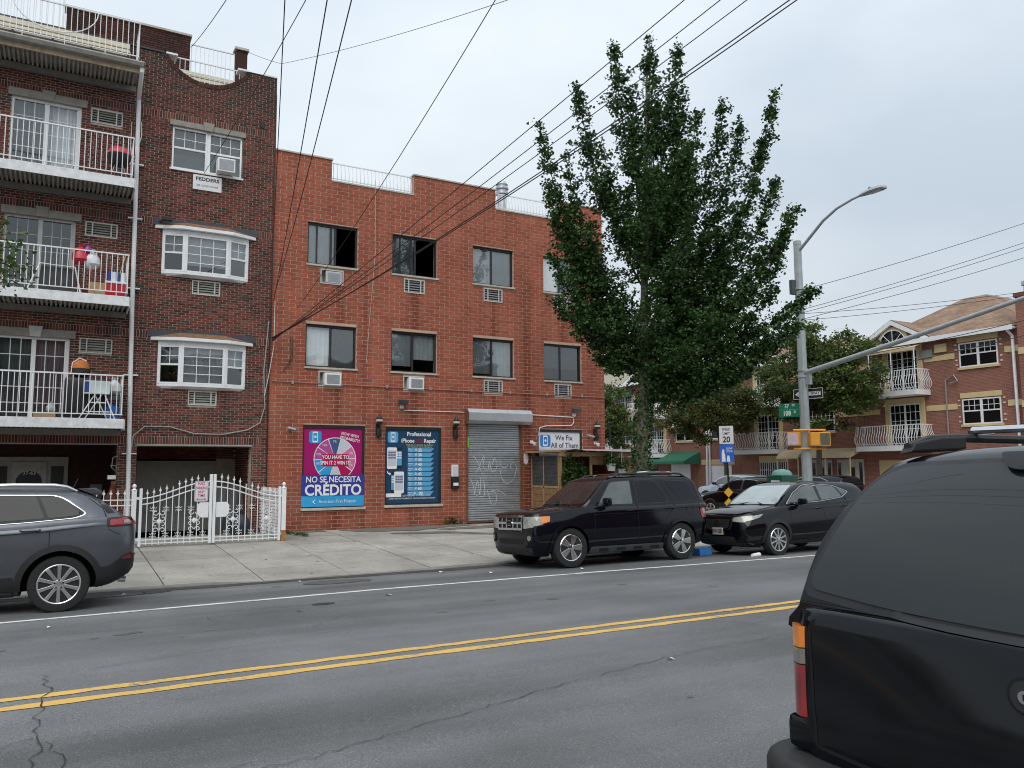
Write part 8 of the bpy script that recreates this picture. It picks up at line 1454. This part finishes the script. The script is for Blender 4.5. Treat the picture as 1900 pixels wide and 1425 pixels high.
def crown_tree(nm, loc, label, c, rad, n_cl, n_lf, lf, mat, trunk_r, bark=BARKD, spread=.26, seed=0, parts=14, group=None, bias=None):
    t = thing(nm, loc, label, 'tree', group); L0 = Vector(loc); c = Vector(c); P_ = []; cl = []
    while len(cl) < n_cl:
        v = Vector((rnd(-1, 1), rnd(-1, 1), rnd(-1, 1)))
        if .25 < v.length < 1 and not (v.z < -.55 and random.random() < .6): k = 1 + .2 * noise.noise(v * 2 + Vector((seed, 0, 0))); cl.append(c + Vector((v.x * rad[0] * k, v.y * rad[1] * k, v.z * rad[2] * k)))
    zb = c.z - rad[2] * .75; MB().tube([L0, L0 + Vector((.05, .03, zb * .5)), Vector((lerp(L0.x, c.x, .3), lerp(L0.y, c.y, .3), zb)), Vector((lerp(L0.x, c.x, .7), lerp(L0.y, c.y, .7), c.z + rad[2] * .3))], [trunk_r * 1.3, trunk_r, trunk_r * .8, trunk_r * .2], 8).build('trunk', bark, t, smooth=True)
    for q in cl[:parts]: A = Vector((lerp(L0.x, c.x, .3), lerp(L0.y, c.y, .3), zb + rnd(-.1, rad[2] * .5))); MB().tube([A, A.lerp(q, .5) + Vector((0, 0, .25)), q], [trunk_r * .4, trunk_r * .25, .012], 5).build('limb', bark, t, smooth=True)
    for q in cl:
        for i in range(n_lf): P_.append((q.x + random.gauss(0, spread), q.y + random.gauss(0, spread), q.z + random.gauss(0, spread * .6)))
    leaves('crown', P_, lf, mat, t); return t
crown_tree('street_tree', (28.4, 6.1, .06), 'olive leaved tree behind the pole before the houses', (28.4, 5.75, 6.35), (2.5, 3.3, 2.85), 170, 130, .18, OLIVE, .14, seed=1)
crown_tree('street_tree', (28.4, 12.8, .06), 'rusty tinged tree behind the speed limit sign', (28.2, 14.2, 5.3), (2.4, 3.9, 2.15), 150, 120, .17, RUSTL, .13, seed=2)
crown_tree('street_tree', (28.6, 23.9, .06), 'slim leafy tree at the right corner of the brick building', (28.6, 24.4, 5.3), (1.4, 1.8, 2.6), 80, 110, .17, OLIVE, .1, seed=3)
crown_tree('street_tree', (-8.9, -6.6, .03), 'leafy branches of a tree reaching in from the left edge', (-8.55, -6.5, 5.45), (1.6, 1.85, 1.25), 80, 90, .1, MIDG, .12, seed=4)
# ---- plants of the lean-to
def shrub(nm, lb, c, rad, n, size, mat, pot=None, ct='plant'):
    base = (c[0], c[1], pot[0] if pot else .15); t = thing(nm, base, lb, ct); P_ = []
    for i in range(n):
        v = Vector((random.gauss(0, 1), random.gauss(0, 1), random.gauss(0, 1))).normalized() * random.random() ** .4; P_.append((c[0] + v.x * rad[0], c[1] + v.y * rad[1], c[2] + v.z * rad[2]))
    leaves('foliage', P_, size, mat, t)
    if pot: MB().lathe([(pot[1] * .75, pot[0]), (pot[1], pot[0] + pot[2]), (pot[1] * 1.08, pot[0] + pot[2]), (pot[1] * 1.08, pot[0] + pot[2] + .03), (pot[1] * .5, pot[0] + pot[2] + .03)], (c[0], c[1], 0), n=14).build('pot', pot[3], t, smooth=True)
    else: MB().tube([(c[0], c[1], .15), (c[0] + .03, c[1], c[2])], [.02, .01], 5).build('stem', BARKD, t)
    return t
shrub('climbing_plant', 'leafy climber covering the front corner post of the lean-to', (7.72, -1.85, 1.5), (.3, .2, .85), 900, .09, MIDG)
shrub('climbing_plant', 'tall leafy vine inside the lean-to beside the corner climber', (8.15, -1.75, 1.55), (.32, .25, .6), 600, .09, IVY); shrub('potted_shrub', 'dark leafy shrub inside the lean-to left of the middle post', (8.3, -1.3, 1.15), (.45, .4, .6), 700, .09, IVY, (.15, .2, .3, M('clay pot', (.35, .15, .08), .9))); shrub('potted_shrub', 'bushy plant inside the lean-to right of the middle post', (8.95, -1.45, 1.3), (.32, .3, .5), 500, .08, MIDG, (.15, .18, .3, MATS['clay pot']))
for x, z, lb in ((9.58, 1.62, 'white hanging pot with trailing plant at the right end of the lean-to'), (9.18, 1.78, 'small hanging plant left of the white pot under the lean-to roof')):
    t = shrub('hanging_plant', lb, (x, -2.0, z + .32), (.3, .25, .24), 320, .085, MIDG, (z, .15, .2, WHITE))
    for a in (0, 120, 240): MB().tube([(x + .14 * math.cos(R(a)), -2.0 + .14 * math.sin(R(a)), z + .22), (x, -2.0, 2.56)], .008, 4).build('hanger', WHITE, t)
wd = thing('weed_strip', (-.5, -.6, .18), 'low green weeds in the joint by the right gate post', 'weeds'); P_ = []
for i in range(260): t_ = random.random(); P_.append((lerp(-.95, -.35, t_) + rnd(-.05, .05), lerp(-.15, -1.9, t_) + rnd(-.04, .04), zsw(-.6, lerp(-.15, -1.9, t_)) + .02 + .05 * random.random()))
leaves('blades', P_, .06, MIDG, wd); wd['kind'] = 'stuff'
w2_ = thing('weed_strip', (4.6, -.05, .18), 'tuft of yellow green weeds at the wall foot left of the shutter', 'weeds'); leaves('blades', [(4.55 + random.gauss(0, .18), -.06 + rnd(-.04, .0), .22 + .2 * random.random() ** 2) for i in range(120)], .07, OLIVE, w2_)
# ================================================================ OVERHEAD WIRES
WIREM = M('black wire', (.012, .012, .014), .6, var=0)
def wire(A, B, label, r=.011, sag=.3, n=18, grp='overhead wires'):
    A, B = Vector(A), Vector(B); pts = [A.lerp(B, i / n) - Vector((0, 0, sag * 4 * (i / n) * (1 - i / n))) for i in range(n + 1)]
    t = thing('overhead_wire', A, label, 'wire', grp); MB().tube(pts, r * .78, 5).build('cable', WIREM, t, smooth=True)
def ray(px, py, y):      # where a wire leaves the view, worked out as a point over the street
    d = F_ + R_ * ((px - 950) / 1493.55) + U_ * ((712.5 - py) / 1493.55); return CAM + d * ((y - CAM.y) / d.y)
def through(A, Q, k): A, Q = Vector(A), Vector(Q); return A + (Q - A) * k
HK = Vector((-.98, -.12, 5.4))
for i, (px, lb) in enumerate(((1266, 'uppermost of the wires fanning from the wall hook to the top right'), (1305, 'second of the wires fanning from the wall hook to the top right'), (1341, 'third of the wires fanning from the wall hook to the top right'), (1386, 'thick pair of wires fanning from the wall hook, upper strand'), (1393, 'thick pair of wires fanning from the wall hook, lower strand'))):
    A = HK + Vector((.0, 0, .03 * i)); wire(A, through(A, ray(px, 0, -12.6 + .1 * i), 1.75), lb, .012 if i < 3 else .016, (-.12, .1, .2, .45, .5)[i] + .15)
A = Vector((-.95, -.1, 6.55)); wire(A, through(A, ray(602, 0, -13), 1.7), 'left of two steep wires rising from the brown facade edge', .011, .25); wire(A + Vector((.02, 0, .2)), through(A, ray(643, 0, -13), 1.7), 'right of two steep wires rising from the brown facade edge', .011, .35)
A = Vector((-.3, -.1, 6.4)); wire(A, through(A, ray(886, 0, -12), 1.8), 'single wire crossing the upper left window of the red building', .01, .5)
A = Vector((-.75, .6, 13.9)); wire(A, through(A, ray(880, 4, -9), 1.6), 'thin wire from the brown roof corner crossing the pale sky', .008, .2); wire((-1.78, .9, 14.2), (-.75, .6, 13.9), 'short thin wire between the brown chimney and the roof corner', .008, .03)
A = Vector((-2.9, -.1, 9.9)); wire(A, through(A, ray(557, 0, -10), 1.6), 'wire slanting down across the FEDDERS window', .01, .2)
A = Vector((-3.3, .3, 13.6)); wire(A, through(A, ray(414, 0, -8), 1.6), 'wire from the half-moon parapet to the top edge of view', .01, .1)
A = Vector((-1.0, -.1, 8.5)); wire(A, through(A, ray(528, 0, -12), 1.7), 'near vertical wire along the line between the two brick buildings', .011, .2)
tubeo('drop_cable', [(-.45, -.1, 5.6), (-.42, -.06, 5.1), (-.45, -.05, 4.9), (-.62, -.04, 4.62)], .009, WIREM, red, 5); tubeo('drop_cable', [(-.41, -.1, 5.6), (-.38, -.06, 5.0), (-.5, -.05, 4.75)], .009, WIREM, red, 5)
# right hand side: wires between the street light and the utility poles
def wr_(l, rr, lb, r=.012, sag=.25, xl=13.68, far=1.35):
    dl = F_ + R_ * ((l[0] - 950) / 1493.55) + U_ * ((712.5 - l[1]) / 1493.55); A = CAM + dl * ((xl - CAM.x) / dl.x); dr_ = F_ + R_ * ((rr[0] - 950) / 1493.55) + U_ * ((712.5 - rr[1]) / 1493.55); B = CAM + dr_ * ((21 - CAM.x) / dr_.x); wire(A, through(A, B, far), lb, r, sag)
wr_((1495, 536), (1900, 410), 'highest wire right of the street light', .011, .1); wr_((1490, 574), (1900, 446), 'second highest wire right of the street light', .011, .1); wr_((1490, 580), (1900, 455), 'third wire right of the street light, close under the second', .011, .1); wr_((1490, 592), (1900, 474), 'fourth wire right of the street light', .011, .1); wr_((1490, 582), (1880, 540), 'upper of two flatter wires right of the street light', .01, .1); wr_((1490, 594), (1880, 546), 'lower of two flatter wires right of the street light', .01, .1)
wr_((1420, 692), (1900, 588), 'upper thick cable passing before the houses', .016, .15, 16.5); wr_((1420, 722), (1900, 616), 'lower thick cable passing before the houses', .016, .15, 16.5); wr_((1130, 748), (1420, 715), 'thin cable passing behind the tall tree', .012, .1, 16.5, 1.0)
up = thing('utility_pole', (4.2, -22.95, 0), 'wooden utility pole on the near sidewalk right of the camera', 'utility pole'); MB().tube([(4.2, -22.95, 0), (4.2, -22.95, 12.6)], [.16, .11], 10).build('pole', M('creosote wood', (.1, .075, .055), .9, var=.3), up); MB().box(3.1, 5.3, -23.0, -22.9, 11.6, 11.72).build('cross_arm', MATS['creosote wood'], up)
